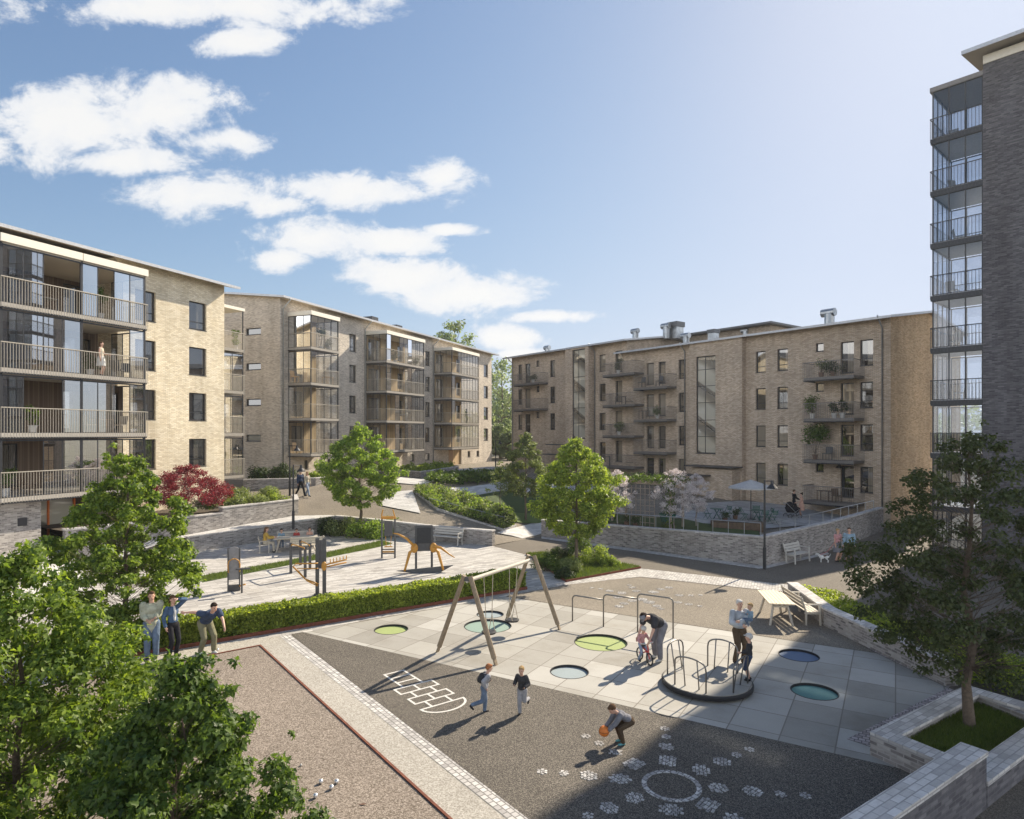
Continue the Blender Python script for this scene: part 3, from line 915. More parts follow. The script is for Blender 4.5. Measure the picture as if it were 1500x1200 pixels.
slab = PP((443, 926), (740, 874), (840, 890), (1140, 936), (1284, 957), (1389, 1008), (1241, 1083), (1342, 1116), (1322, 1127))
circ = [(573, 922, .54, 'discg', 'round in-ground trampoline with a green mat left of the swing set'),
        (718, 900, .47, 'disc_blue', 'small round in-ground trampoline with a pale blue mat behind the swings'),
        (714.5, 917, .77, 'disc_mint', 'large round in-ground trampoline with a mint green mat beneath the swing seats'),
        (880, 941, .79, 'discg', 'large round in-ground trampoline with a green mat beside the low exercise bars'),
        (834, 984, .51, 'disc_blue', 'round in-ground trampoline with a pale blue mat between the swings and the merry-go-round'),
        (1170, 960, .54, 'disc_deep', 'round in-ground trampoline with a deep blue mat at the edge of the building shadow'),
        (1193, 1013, .54, 'disc_teal', 'round in-ground trampoline with a teal mat lying in the shade right of the merry-go-round')]
holes = []
for x, y, r, m, lab in circ:
    c = P(x, y)
    holes.append([(c.x + r * math.cos(2 * PI * k / 32), c.y + r * math.sin(2 * PI * k / 32)) for k in range(32)])
    t = thing('trampoline', lab, 'trampoline', (c.x, c.y, 0), 0, 'in-ground trampolines in the slab paving')
    mb = MB(); rr = r - .004
    for k in range(32):
        a, b = 2 * PI * k / 32, 2 * PI * (k + 1) / 32
        q = [(rr * math.cos(a), rr * math.sin(a)), (rr * math.cos(b), rr * math.sin(b))]
        i = [(x_ * (rr - .018) / rr, y_ * (rr - .018) / rr) for x_, y_ in q]
        mb.add([(*q[0], .006), (*q[1], .006), (*i[1], .006), (*i[0], .006), (*i[0], -.1), (*i[1], -.1)], [(0, 1, 2, 3), (3, 2, 5, 4)])
    mb.build('rim', M_['black_rubber'], t)
    mb = MB(); mb.cyl((0, 0), rr - .018, -.1, -.055, 32); mb.build('jumping_mat', M_[m], t)
sheet('play_slab_paving', [slab] + holes, 0, M_['play_slabs'])

right_far = [(70, 78), (70, -25), (-70, -25), (-70, 33.8)]
F = [W[5]] + GW + right_far + W[:5]
sheet('road', [F, slab], 0, M_['road_asphalt'])
T = W + GW + [(50, 61.4), (80, 150), (-80, 150), (-80, 33.8)]
sheet('road_uphill', [T], 0, M_['asphalt_tan'], zf=hgt, cut=1.0)

# gym paving
gym = [V((*W[5], 0)), P(771, 813), P(829, 853), P(770, 869), P(540, 908), P(424, 931), P(270, 951), P(150, 976), V((-24, 12, 0)), V((-34, 12, 0)), V((-34, 33.8, 0))] + [V((*w, 0)) for w in W[:5]]
sheet('gym_paving', [gym], .004, M_['plank_pavers'])
# boule court and gravel path
c0, c1 = P(424, 929), P(773, 1200); cd = (c1 - c0).normalized()
d0, d1 = P(409, 932), P(742, 1200); dd = (d1 - d0).normalized()
far = 16
sheet('gravel_path', [[P(424, 930), P(270, 951), P(120, 985), V((-22, 14, 0)), V((-22, 2, 0)), d0 + dd * far]], .006, M_['fine_gravel'])
b0, b1 = P(380, 947), P(655, 1200); bd = (b1 - b0).normalized(); b2 = P(283, 966); be = (b2 - b0).normalized()
court = [b0, b0 + bd * 16, b0 + bd * 16 + be * 7, b0 + be * 7.0]
sheet('boule_court_gravel', [court], .012, M_['boule_gravel'])
mb = MB()
mb.wallrun([b0 + be * 7.0, b0, b0 + bd * 16], .05, -.02, .035, side=1)
tag(mb.build('court_edging', M_['corten']), 'rusty steel edging around the pink gravel boule court', 'steel edging')
sheet('cobble_strip', [[c0, c0 + cd * far, d0 + dd * far, d0]], .01, M_['sett_stone'])
# granulate
rub = [P(426, 929), P(443, 926)] + [P(1322, 1127)] + [V((4.6, 8.6, 0)), V((1, 5.5, 0)), c0 + cd * far]
sheet('rubber_play_surface', [rub], .005, M_['rubber_granulate'])
sheet('speckled_play_surface', [PP((742, 873), (770, 868), (829, 856), (938, 846), (1155, 870), (1212, 918), (1282, 956.5), (1140, 935.4), (840, 889.4))], .005, M_['asphalt_tan'])
sheet('cobble_kerb', [PP((742, 873), (829, 852), (938, 833), (1155, 857), (1158, 869), (938, 845), (829, 857), (770, 868))], .009, M_['sett_stone'])
sheet('cobble_wedge', [PP((1284, 957), (1212, 916), (1214, 914), (1396, 1004), (1389, 1008))], .010, M_['sett_pink'])
sheet('cobble_triangle', [PP((1241, 1083), (1377, 1014), (1389, 1008), (1400, 1013), (1280, 1078), (1278, 1086), (1360, 1112), (1342, 1116))], .010, M_['sett_pink'])
# grass strip in the paving
sheet('grass_strip', [PP((286, 851), (300, 843), (425, 821), (560, 792), (575, 797), (540, 805), (425, 828), (300, 853))], .012, M_['lawn_light'])
grass('strip_grass', 'thin strip of short grass running through the grey paving of the outdoor gym', PP((286, 851), (300, 843), (425, 821), (560, 792), (575, 797), (540, 805), (425, 828), (300, 853)), .09, 9000, off=.012)

# hopscotch
hs0 = (P(563, 988.6) + P(590.8, 982.7)) / 2
ha = (P(619, 1039) + P(676.5, 1024)) / 2 - hs0; HL = ha.length; ha.normalize(); hb = V((-ha.y, ha.x, 0))
mb = MB()
def hline(a0, b0_, a1, b1_, w=.055):
    p, q = hs0 + ha * a0 + hb * b0_, hs0 + ha * a1 + hb * b1_
    n = (q - p).normalized().cross(V((0, 0, 1))) * w / 2; e = (q - p).normalized() * w / 2
    zl = len(mb.v) * .00002
    mb.add([(v.x, v.y, zl) for v in (p - n - e, q - n + e, q + n + e, p + n - e)], [(0, 1, 2, 3)])
u = HL / 7; wd = .27
rows = 's s s d s d s'.split()
for i, k in enumerate(rows):
    ww = wd if k == 's' else wd * 1.9
    hline(i * u, -ww, i * u, ww); hline((i + 1) * u, -ww, (i + 1) * u, ww); hline(i * u, -ww, (i + 1) * u, -ww); hline(i * u, ww, (i + 1) * u, ww)
    if k == 'd': hline(i * u, 0, (i + 1) * u, 0)
for k in range(14):
    a, b = PI * k / 14, PI * (k + 1) / 14; r = .56
    hline(HL + .42 * math.sin(a), r * math.cos(a), HL + .42 * math.sin(b), r * math.cos(b))
hline(HL, -.56, HL, .56)
o = mb.build('hopscotch_marking', M_['white_paint']); o.location.z = .0095; tag(o, kind='structure')

# cobble rosettes
def rosette(name, dots, ring, mat):
    mb = MB(); random.seed(5)
    def cob(c, s, a):
        q = []
        for k in range(4):
            an = a + PI / 4 + k * PI / 2
            q.append((c.x + s * .62 * math.cos(an), c.y + s * .62 * math.sin(an)))
        mb.prism(q, 0, .012)
    for x, y, w in dots:
        c = P(x, y); r = w / 2 * c.y / FP; s = .062; a0 = random.uniform(0, 3)
        n = int(r / s) + 1
        for i in range(-n, n + 1):
            for j in range(-n, n + 1):
                p = V(((i + .5 * (j % 2)) * s * 1.1, j * s * 1.06, 0)); p.rotate(Matrix.Rotation(a0, 3, 'Z'))
                if p.length < r + s * .15: cob(c + p + V((random.uniform(-.004, .004), random.uniform(-.004, .004), 0)), s * random.uniform(.88, 1.0), a0 + random.uniform(-.12, .12))
    if ring:
        c = P(ring[0], ring[1]); r = ring[2] * c.y / FP
        n = 30
        for k in range(n):
            a = 2 * PI * k / n
            for q in (0,):
                cob(c + V((math.cos(a), math.sin(a), 0)) * (r - .045), .1, a)
    o = mb.build(name, mat); o.location.z = .003
    tag(o, kind='structure')
Z = lambda l, ox, oy, s: [(ox + x * s, oy + y * s, w * s) for x, y, w in l]
dots = Z([(490, 595, 50), (590, 648, 80), (708, 712, 90), (845, 798, 145), (172, 855, 65), (330, 868, 85), (512, 885, 120), (740, 908, 145), (848, 1047, 145), (662, 1122, 130), (505, 1180, 85),
          (1070, 540, 50), (1080, 600, 75), (1080, 672, 95), (1090, 775, 140), (1115, 1135, 160), (1385, 1100, 160), (1460, 975, 140), (1335, 843, 140)], 760, 960, .2)
dots += Z([(188, 452, 40), (128, 478, 55), (57, 510, 80), (205, 652, 85), (338, 665, 60), (455, 672, 45), (110, 780, 75), (15, 722, 90)], 1040, 960, .3067)[0:7]
rosette('cobble_rosette', dots, (983.6, 1151.4, 43), M_['sett_stone'])
d2 = Z([(200, 215, 40), (265, 230, 55), (355, 245, 70), (460, 230, 60), (585, 238, 70), (700, 205, 55), (640, 218, 60), (775, 262, 60), (860, 262, 45), (930, 260, 35), (410, 188, 40), (430, 205, 50), (500, 292, 80), (555, 312, 80),
        (765, 313, 55), (845, 328, 50), (925, 340, 45), (610, 340, 60), (640, 360, 50), (372, 322, 60), (335, 343, 60), (330, 275, 70), (430, 300, 70), (135, 207, 35)], 840, 820, .2)
rosette('distant_cobble_rosette', d2, None, M_['sett_stone'])

# ------------------------------------------------------------------ garden walls (each one thing)
def gwall(name, label, pts, th, z0, z1, side=1, coping=.07, over=.03, cop='coping_brick', cat='garden wall', body='garden_brick', fine=None):
    t = thing(name, label, cat, (0, 0, 0))
    m = MB(); m.wallrun(pts, th, z0, [z - coping for z in z1] if isinstance(z1, list) else z1 - coping, side=side); m.build('wall', M_[body], t)
    m = MB()
    n = len(pts)
    pv = [V((p[0], p[1], 0)) for p in pts]
    ds = [(pv[min(i + 1, n - 1)] - pv[max(i - 1, 0)]).normalized() for i in range(n)]
    off = [p - V((-d.y, d.x, 0)) * side * over for p, d in zip(pv, ds)]
    off[0] = off[0] - ds[0] * over; off[-1] = off[-1] + ds[-1] * over
    zz = z1 if isinstance(z1, list) else [z1] * n
    m.wallrun(off, th + 2 * over, [z - coping for z in zz], zz, side=side); m.build('coping', M_[cop], t)
    return t
gwall('retaining_wall', 'low grey brick wall curving behind the gym paving below the sloping path', W[:3], .3, -.1, [.83, .92, 1.05], side=1)
gwall('retaining_wall', 'low grey brick wall ending beside the white bench at the gym paving', W[2:], .3, -.1, [1.05, .95, .87, .86], side=1)
gwall('retaining_wall', 'long grey brick wall with railing in front of the terrace garden', GW[:2], .3, -.1, [1.0, 1.38], side=1)
gwall('retaining_wall', 'dark shaded brick wall with railing behind the white bench and the dog walkers', GW[1:4] + [(23.6, 41.2)], .3, -.1, [1.38, 1.5, 1.5, 1.5], side=1)
U = [(-20.6, 29.9), (-17.5, 34.1), (-16.2, 36.3)]
gwall('planter_wall', 'lower part of the grey brick planter wall under the red maple', U, .3, .2, [1.78, 1.78, 1.78], side=1)
gwall('planter_wall', 'upper grey brick planter wall with green shrubs beside the tall lamp post', [(-16.2, 36.3), (-13.5, 41.0), (-14.6, 44.0)], .3, .4, [2.07, 2.07, 2.07], side=1)
ramp_poly = [V((*W[0], 0)), V((*W[1], 0)), V((*W[2], 0)), V((-12.5, 41.6, 0)), V((-13.45, 41.0, 0)), V((-17.45, 34.1, 0)), V((-20.5, 29.9, 0)), V((-19.6, 29.4, 0))]
o = sheet('sloping_path', [ramp_poly], 0, M_['plaza_pavers'], zf=lambda x, y: clamp(.8 + .035 * (y - 34) + (y < 33) * (y - 33) * .2, 0, 1.06) + .01, cut=1.0)
soil1 = [V(p) for p in ((-20.9, 30.1, 0), (-17.8, 34.2, 0), (-13.8, 41.0, 0), (-14.8, 44, 0), (-18.7, 47, 0), (-24, 32, 0))]
sheet('planter_soil', [soil1], 1.68, M_['soil'])
# forecourt of the left building
sheet('forecourt', [[V(p) for p in ((-16.9, 26, 0), (-19.6, 29.4, 0), (-21, 31, 0), (-23.6, 31, 0), (-34, 20, 0), (-34, 14, 0), (-18, 14, 0))]], .012, M_['plaza_pavers'],
      zf=lambda x, y: .75 * sm((-x - 17.5) / 4) , cut=1.0)
# planters in front of the middle building
t = gwall('planter_wall', 'grey brick planter wall behind the walking couple', [(-19.3, 46.6), (-14.6, 48.2), (-12.6, 52.5)], .3, 1.5, [2.9, 2.9, 2.9], side=1)
t = gwall('planter_wall', 'low brick planter wall with bright shrubs by the building entrance', [(-10.6, 58.5), (-7.8, 55.3), (-5.3, 64.5)], .3, 2.0, [2.95, 2.95, 2.95], side=1)
# right foreground planter with the dark tree
A = V((6.9, 12.5, 0)); Bc = V((10.4, 14.84, 0)); Cc = V((11.35, 13.3, 0)); Dc = V((7.75, 10.95, 0))
A2 = A
t = thing('tree_planter', 'raised brick planter with a wide coping and grass around the dark tree trunk', 'planter', (0, 0, 0))
m = MB(); loop = [A, Bc, Cc + gd * .4, Dc + gd * 1.2]
m.wallrun([Dc + gd * .0, A, Bc, Cc + gd * 0, Cc - gp * 0], .34, -.3, .38, side=-1); m.build('wall', M_['garden_brick'], t)
m = MB(); m.wallrun([Dc, A, Bc, Cc], .40, .38, .45, side=-1); m.build('coping', M_['coping_brick'], t)
sheet('planter_lawn', [[A + gd * .3 + gp * .3, Bc - gd * .1 + gp * .2, Cc + gd * .3, Dc + gd * 1]], .22, M_['lawn_green'])
grass('planter_grass', 'short dark green grass in the raised planter around the tree trunk', [A + gd * .34 + gp * .32, Bc - gd * .1 + gp * .34, Cc + gd * .0, Dc + gd * .4], .085, 16000, off=.22)
# tall front wall
f0 = V((7.62, 11.0, 0)); f1 = f0 - gd * 9
gwall('boundary_wall', 'high brick wall painted dark as shade, with a pale brick coping in the shaded bottom right corner', [f1, f0 + gd * .02], .36, -1.8, [.95, .95], side=-1, coping=.08, over=.02, body='dark_brick')  # dark brick puts the tower's shade into the wall colour
gwall('boundary_wall', 'lower brick wall painted dark as shade, with coping running along the tree planter at the right edge', [f0 + gd * .05, f0 + gd * 6], .36, -1.8, [.45, .45], side=-1, coping=.08, over=.02, body='dark_brick')  # shade painted in by dark brick on this run too
# wall on the right of the playground
gwall('play_wall', 'sloping-view brick wall with pale coping behind the picnic bench', [(10.42, 24.5), (10.05, 20.9), (10.62, 15.9)], .34, -.05, [.58, .58, .6], side=1, coping=.06)
# beds
bedq = PP((771, 813), (829, 853), (938, 833), (880, 822), (800, 811))
m = MB(); m.wallrun(bedq + [bedq[0]], .02, -.02, .1, side=-1)
tag(m.build('bed_edging', M_['corten']), 'rusty steel edging around the triangular bed under the bright green tree', 'steel edging')
sheet('bed_soil', [bedq], .07, M_['lawn_light'])
grass('bed_grass', 'grass growing in the triangular steel-edged bed under the bright green tree', bedq, .13, 9000, off=.07)
# lawns and paths on the slope
def onh(name, pts, off, mat): sheet(name, [GG(*pts)], off + .035, M_[mat], zf=hgt, cut=1.0)
onh('lawn', ((682, 730), (780, 722), (905, 722), (905, 738), (820, 750), (752, 752), (746, 746)), .03, 'lawn_green')
onh('lawn_edge', ((748, 752), (800, 750), (806, 762), (790, 768), (752, 766)), .045, 'lawn_light')
onh('paved_path', ((604, 718), (690, 714), (900, 708), (900, 722), (780, 722), (684, 729)), .02, 'plaza_pavers')
onh('light_paving', ((572, 722), (604, 719), (616, 753), (556, 741)), .02, 'plaza_pavers')
onh('lower_paving', ((740, 778), (790, 763), (796, 768), (794, 783), (765, 790), (728, 782)), .02, 'plaza_pavers')
onh('entrance_paving', ((586, 700), (617, 703), (672, 688), (722, 684), (760, 688), (700, 696), (620, 712), (575, 708)), .02, 'plaza_pavers')
sheet('kerb_line', [PP((793, 789), (1110, 833), (1122, 833), (1215, 812), (1212, 809), (1118, 829), (793, 786))], .006, M_['coping_brick'])
# ------------------------------------------------------------------ buildings
class Fac:
    def __init__(s, O, ang):
        s.O = V((O[0], O[1], 0)); s.a = ang
        s.u = V((math.cos(ang), math.sin(ang), 0)); s.n = V((-math.sin(ang), math.cos(ang), 0))
    def hit(s, px, off=0):
        a = (px - 750) / FP
        d = V((a, 1, 0)); Y = (off + s.O.dot(s.n)) / d.dot(s.n)
        return d * Y
    def x(s, px, off=0): return (s.hit(px, off) - s.O).dot(s.u)
    def z(s, px, py, off=0): return EYE - (py - HZ) / FP * s.hit(px, off).y
    def w(s, x, y, z=0): return s.O + s.u * x + s.n * y + V((0, 0, z))

def holed(mb, x0, x1, z0, z1, y, holes, depth=.16, mi=0, z1f=None, axis='x'):
    """wall sheet in plane y (facing -y) with rectangular holes and reveals"""
    holes = [h for h in holes if h[0] >= x0 - 1e-6 and h[1] <= x1 + 1e-6]
    xs = sorted({x0, x1} | {h[0] for h in holes} | {h[1] for h in holes})
    zs = sorted({z0, z1} | {h[2] for h in holes} | {h[3] for h in holes})
    pt = (lambda a, b, c: (a, b, c)) if axis == 'x' else (lambda a, b, c: (b, a, c))
    for i in range(len(xs) - 1):
        for j in range(len(zs) - 1):
            cx, cz = (xs[i] + xs[i + 1]) / 2, (zs[j] + zs[j + 1]) / 2
            if any(h[0] < cx < h[1] and h[2] < cz < h[3] for h in holes): continue
            za, zb = zs[j], zs[j + 1]
            t0 = t1 = zb
            if z1f and j == len(zs) - 2: t0, t1 = z1f(xs[i]), z1f(xs[i + 1])
            mb.add([pt(xs[i], y, za), pt(xs[i + 1], y, za), pt(xs[i + 1], y, t1), pt(xs[i], y, t0)], [(0, 1, 2, 3)], mi)
    for a, b, c, d in [h[:4] for h in holes]:
        e = y + depth
        mb.add([pt(a, y, c), pt(b, y, c), pt(b, y, d), pt(a, y, d), pt(a, e, c), pt(b, e, c), pt(b, e, d), pt(a, e, d)],
               [(0, 4, 5, 1), (1, 5, 6, 2), (2, 6, 7, 3), (3, 7, 4, 0)], mi)

WCACHE = {}
def window(par, x0, x1, z0, z1, y=.14, style='std', axis='x', frame='frame_dark', glass='window_glass', name='window'):
    w, h = round(x1 - x0, 2), round(z1 - z0, 2)
    key = (w, h, style, frame, glass, axis)
    if key not in WCACHE:
        t = .085 if style == 'stair' else .065
        m = MB(); g = MB()
        def bx(mb, a, b, c, d, e, f):
            if axis == 'x': mb.box(a, b, c, d, e, f)
            else: mb.box(c, d, a, b, e, f)
        bx(m, 0, t, 0, .08, 0, h); bx(m, w - t, w, 0, .08, 0, h); bx(m, t, w - t, 0, .08, 0, t); bx(m, t, w - t, 0, .08, h - t, h)
        if style == 'std': bx(m, t, w - t, .005, .075, h * .26, h * .26 + .05)
        if style == 'double': bx(m, w / 2 - .03, w / 2 + .03, .005, .075, t, h - t)
        if style == 'stair':
            n = 7
            for k, f in enumerate((.0, .17, .34, .52, .69, .86)):
                if k: bx(m, t, w - t, .004, .076, h * f, h * f + .05)
            bx(m, w * .42, w * .42 + .05, .006, .07, t, h - t)
        bx(g, t * .5, w - t * .5, .03, .045, t * .5, h - t * .5)
        s = MB()
        bx(s, -.03, w + .03, -.16, -.001, -.035, -.003)
        WCACHE[key] = (m, g, s, None)
        fo = m.build(name, M_[frame], par); go = g.build('pane', M_[glass], fo); so = s.build('sill', M_['frame_dark'], fo)
        WCACHE[key] = (fo.data, go.data, so.data)
        fo.location = (x0, y, z0) if axis == 'x' else (y, x0, z0)
        return fo
    a, b, c = WCACHE[key]
    fo = link_mesh(name, a, par, (x0, y, z0) if axis == 'x' else (y, x0, z0))
    link_mesh('pane', b, fo); link_mesh('sill', c, fo)
    return fo

def slats(mb, a, b, z0, z1, sp=.11, w=.025, d=.012, rail=.04):
    """vertical bars between plan points a, b with top and bottom rail"""
    a, b = V((a[0], a[1], 0)), V((b[0], b[1], 0))
    L = (b - a).length; n = max(1, int(L / sp)); dr = (b - a).normalized(); M = frame(dr)
    for i in range(n + 1):
        p = a + dr * (L * i / n)
        mb.obox((p.x, p.y, (z0 + z1) / 2), (w, d, z1 - z0), M)
    mb.obox(((a + b) / 2 + V((0, 0, z1 + rail / 2))), (L + w, rail, rail), M)

def glazing(par, segs, z0, z1, gap=.9, glass='balcony_glass', skip=(), post=.04):
    """glass panels with slim posts along plan segments"""
    g = MB(); f = MB(); k = 0
    for a, b in segs:
        a, b = V((a[0], a[1], 0)), V((b[0], b[1], 0))
        L = (b - a).length; n = max(1, round(L / gap)); dr = (b - a) / n; M = frame(dr)
        for i in range(n):
            p, q = a + dr * i, a + dr * (i + 1)
            if k in skip and g.v: g.build('glass_panel', M_[glass], par); g = MB()
            if k not in skip:
                c = (p + q) / 2
                g.add([(p.x, p.y, z0), (q.x, q.y, z0), (q.x, q.y, z1), (p.x, p.y, z1)], [(0, 1, 2, 3)])
                f.obox((p.x, p.y, (z0 + z1) / 2), (post, post * .8, z1 - z0), M)
                f.obox((q.x, q.y, (z0 + z1) / 2), (post * .9, post * .75, z1 - z0 - .002), M)
            k += 1
        if g.v: g.build('glass_panel', M_[glass], par); g = MB()
        f.obox(((a + b) / 2 + V((0, 0, z1 + .03))), (L + post, .06, .058), M); f.obox(((a + b) / 2 + V((0, 0, z0 + .015))), (L + post, .055, .028), M)
    f.build('glazing_frame', M_['frame_dark'], par)

def roof_slab(name, par, x0, x1, y0, y1, z0, zr, yr, th=.16, mat='roof_sheet'):
    """shallow gable: eave at y0 height z0, ridge at yr height zr, back eave at y1"""
    m = MB()
    prof = [(y0, z0), (yr, zr), (y1, z0), (y1, z0 - th), (yr, zr - th), (y0, z0 - th)]
    vs = [(x0, y, z) for y, z in prof] + [(x1, y, z) for y, z in prof]
    m.add(vs, [(0, 1, 7, 6), (1, 2, 8, 7)], 0)
    m.add(vs, [(3, 4, 10, 9), (4, 5, 11, 10)], 1)
    m.add(vs, [(5, 0, 6, 11), (2, 3, 9, 8), (0, 5, 4, 1), (1, 4, 3, 2), (6, 7, 10, 11), (7, 8, 9, 10)], 2)
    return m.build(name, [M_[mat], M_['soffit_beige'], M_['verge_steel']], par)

def gable_ends(mb, x0, x1, ya, yb, z0, zt, yr, zr, xs=None):
    for x in (xs or (x0, x1)):
        mb.add([(x, ya, z0), (x, yb, z0), (x, yb, zt), (x, yr, zr), (x, ya, zt)], [(0, 1, 2, 3, 4)])

# =============================== LEFT BUILDING (B1)
A1 = math.atan2(.921, .388)
f1_ = Fac((-18.9, 42.6), A1)
b1 = thing('apartment_building', 'cream brick apartment block with large dark glazed balconies at the left edge', 'building', (-18.9, 42.6, 0), A1)
xL = f1_.x(172); xEnd = -24
tops = [5.86, 8.73, 11.58, 14.43]
cols = [(f1_.x(198), f1_.x(228)), (f1_.x(277), f1_.x(302.3))]
holes1 = [(a, b, t - 1.72, t) for t in tops for a, b in cols]
m = MB(); WT = 15.95
holed(m, xL, 0, 0, WT, 0, holes1)
m.add([(xL, 0, 0), (xL, 1.6, 0), (xL, 1.6, WT), (xL, 0, WT)], [(0, 1, 2, 3)])
gable_ends(m, 0, 0, 0, 12, 0, WT, 6, 17.42, xs=(0,))
m.add([(0, 12, 0), (xEnd, 12, 0), (xEnd, 12, WT), (0, 12, WT)], [(0, 1, 2, 3)])
m.build('wall', M_['cream_brick'], b1)
for a, b in cols:
    for t in tops: window(b1, a, b, t - 1.72, t)
m = MB()   # recessed loggia wall
doors = []
dk = [3.35, 6.2, 9.05, 11.9]
yb = 1.6
xs_d = [xL - 1.9, xL - 5.6]
for z in dk:
    for xd in xs_d: doors.append((xd, xd + 1.5, z + .22, z + 2.35))
holed(m, xEnd, xL, 0, WT, yb, doors)
m.build('loggia_wall', M_['brown_cladding'], b1)
for k, (a, b, c, d) in enumerate(doors): window(b1, a, b, c, d, y=yb + .1, style='double', name='balcony_door', glass='window_glass')
roof_slab('roof', b1, xEnd, .6, -.8, 12.8, 15.86, 17.5, 6)
# ground floor wall under the balconies
gx0 = f1_.x(60, -2.0); xBr = f1_.x(215, -2.65); xBm = f1_.x(121, -2.65); xBl = f1_.x(2, -2.65)
m = MB(); m.box(xEnd, gx0, -2.0, 0.5, -.2, 3.2); m.build('ground_floor_wall', M_['garden_brick'], b1)
m = MB(); m.box(gx0 - 1.0, gx0 - .62, -2.04, -2.002, 2.0, 2.36); m.build('vent_grille', M_['sign_black'], b1)
m = MB(); gw = 2.6
m.box(gx0 + .02, gx0 + gw, -.4, -.3, -.1, .25)
for xx in (gx0 + .02, gx0 + 1.25, gx0 + gw - .08): m.box(xx, xx + .09, -.45, -.32, .25, 3.05)
m.box(gx0 + .02, gx0 + gw, -.45, -.32, 3.0, 3.1)
dr = m.build('entrance_frame', M_['orange_frame'], b1)
m = MB(); m.box(gx0 + .1, gx0 + gw - .1, -.39, -.36, .25, 3.0); m.build('entrance_glass', M_['stair_glass'], dr)
m = MB(); m.box(gx0 + .0, 0, 0.0, .01, -.2, -.1); 
def balcony(par, x0, x1, d, z, depth_in=0, top=None, rail='rail_metal', sp=.12, h=1.12, deck='deck_concrete', glass='balcony_glass', gap=.9, skip=(), glaze=True, fasc=.3, stor=2.85, sidel=True, sider=True, slatw=.028):
    m = MB(); m.box(x0, x1, -d, depth_in, z - .16, z + .02)
    o = m.build('balcony', M_[deck], par)
    r = MB()
    segs = []
    if sidel: segs.append(((x0, 0), (x0, -d)))
    segs.append(((x0, -d), (x1, -d)))
    if sider: segs.append(((x1, -d), (x1, 0)))
    e = .03
    off = {0: (-e, -e), }
    for (a, b) in segs:
        aa = (a[0] + (-e if a[0] == x0 else e), a[1] - e if a[1] < 0 else a[1]); bb = (b[0] + (-e if b[0] == x0 else e), b[1] - e if b[1] < 0 else b[1])
        slats(r, aa, bb, z - .2, z + h, sp, slatw)
    r.build('railing', M_[rail], o)
    e = MB(); e.box(x0 - .005, x1 + .005, -d - .006, -d + .05, z - .24, z - .165); 
    if sidel: e.box(x0 - .005, x0 + .05, -d + .05, 0, z - .24, z - .165)
    e.build('edge_beam', M_['frame_dark'], o)
    if glaze:
        gs = []
        i = .07
        if sidel: gs.append(((x0 + i, -.02), (x0 + i, -d + i)))
        gs.append(((x0 + i, -d + i), (x1 - i, -d + i)))
        if sider: gs.append(((x1 - i, -d + i), (x1 - i, -.02)))
        glazing(o, gs, z + .03, z + stor - .34, gap, glass, skip)
    return o
sk = {0: (0, 5, 6, 7, 8, 10, 11), 1: (0, 3, 4, 5, 9, 10, 11), 2: (0, 6, 7, 9, 10, 11), 3: (0, 4, 5, 10, 11)}
sk = {0: (0, 2, 10, 11), 1: (2, 3, 4, 8, 9, 10), 2: (7, 8, 9, 10), 3: (3, 4, 5, 7, 8)}
for k, z in enumerate(dk):
    o = balcony(b1, xBl, xBr, 2.65, z, slatw=.017, depth_in=1.59, gap=.9, skip={3: (2, 3, 5, 8, 9), 2: (4, 5, 6, 8, 9), 1: (1, 2, 6, 9), 0: (0, 1, 6, 9)}[k], glass='balcony_glass', sidel=False, sp=.12)
    for xx in (xBl + .02, xBm, xBr - .08): m = MB(); m.box(xx - .05, xx + .05, -2.6, -2.5, z + .03, z + 2.64); m.build('post', M_['frame_dark'], o)
m = MB(); m.box(xBl - .05, xBm - .03, -2.72, 0, 14.55, 14.9); m.box(xBm + .0, xBr + .05, -2.72, 0, 14.55, 14.9)
bc = m.build('balcony_roof', M_['fascia_cream'], b1)
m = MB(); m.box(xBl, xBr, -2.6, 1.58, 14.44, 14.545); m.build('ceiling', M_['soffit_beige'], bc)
# far-end balconies beyond the corner
xr = f1_.x(357.5, .25)
for k, z in enumerate(dk + [14.75]):
    if k < 4:
        m = MB(); m.box(.02, xr, .25, 2.6, z - .16, z + .02); o = m.build('balcony', M_['deck_concrete'], b1)
        r = MB(); slats(r, (.05, .22), (xr, .22), z - .2, z + 1.1, .11, .025); slats(r, (xr + .02, .22), (xr + .02, 2.5), z - .2, z + 1.1, .11, .025); r.build('railing', M_['rail_metal'], o)
        if k < 3: glazing(o, [((.05, .32), (xr - .05, .32)), ((xr - .05, .32), (xr - .05, 2.5))], z + .03, z + 2.5, 1.0, 'balcony_glass')
    else:
        m = MB(); m.box(.02, xr + .03, .2, 2.6, z - .2, z); m.build('balcony_roof', M_['fascia_cream'], b1)
m = MB(); m.box(xr - .06, xr, .3, .36, 3.3, 14.6); m.build('post', M_['frame_dark'], b1)

# =============================== MIDDLE BUILDING (B2)
f2_ = Fac((-18.4, 51.5), A1)
LEN2 = f2_.x(720)
b2_ = thing('apartment_building', 'pale brick apartment block with three stacks of glass balconies in the middle', 'building', (-18.4, 51.5, 0), A1)
WT2 = 17.04
tops2 = [6.87, 9.7, 12.55, 15.4]
cols2 = [(f2_.x(511.8), f2_.x(521.8)), (f2_.x(623), f2_.x(630)), (f2_.x(708.6), f2_.x(714.8))]
hs2 = [(a, b, t - 1.62, t) for t in tops2 for a, b in cols2]
small = [(601, 607.5), (623, 630), (446, 452), (480, 485), (685, 689), (698, 702)]
hs2 += [(f2_.x(a), f2_.x(b), 3.2, 3.95) for a, b in small]
ent = (f2_.x(657), f2_.x(676), 2.3, 4.65)
hs2.append(ent)
decks2 = [4.55, 7.4, 10.22, 13.07]
d2_ = 2.33
stacks = [(422, 455.8, 496.4), (537, 566.4, 621.6), (637, 662.4, 701.4)]
st = []
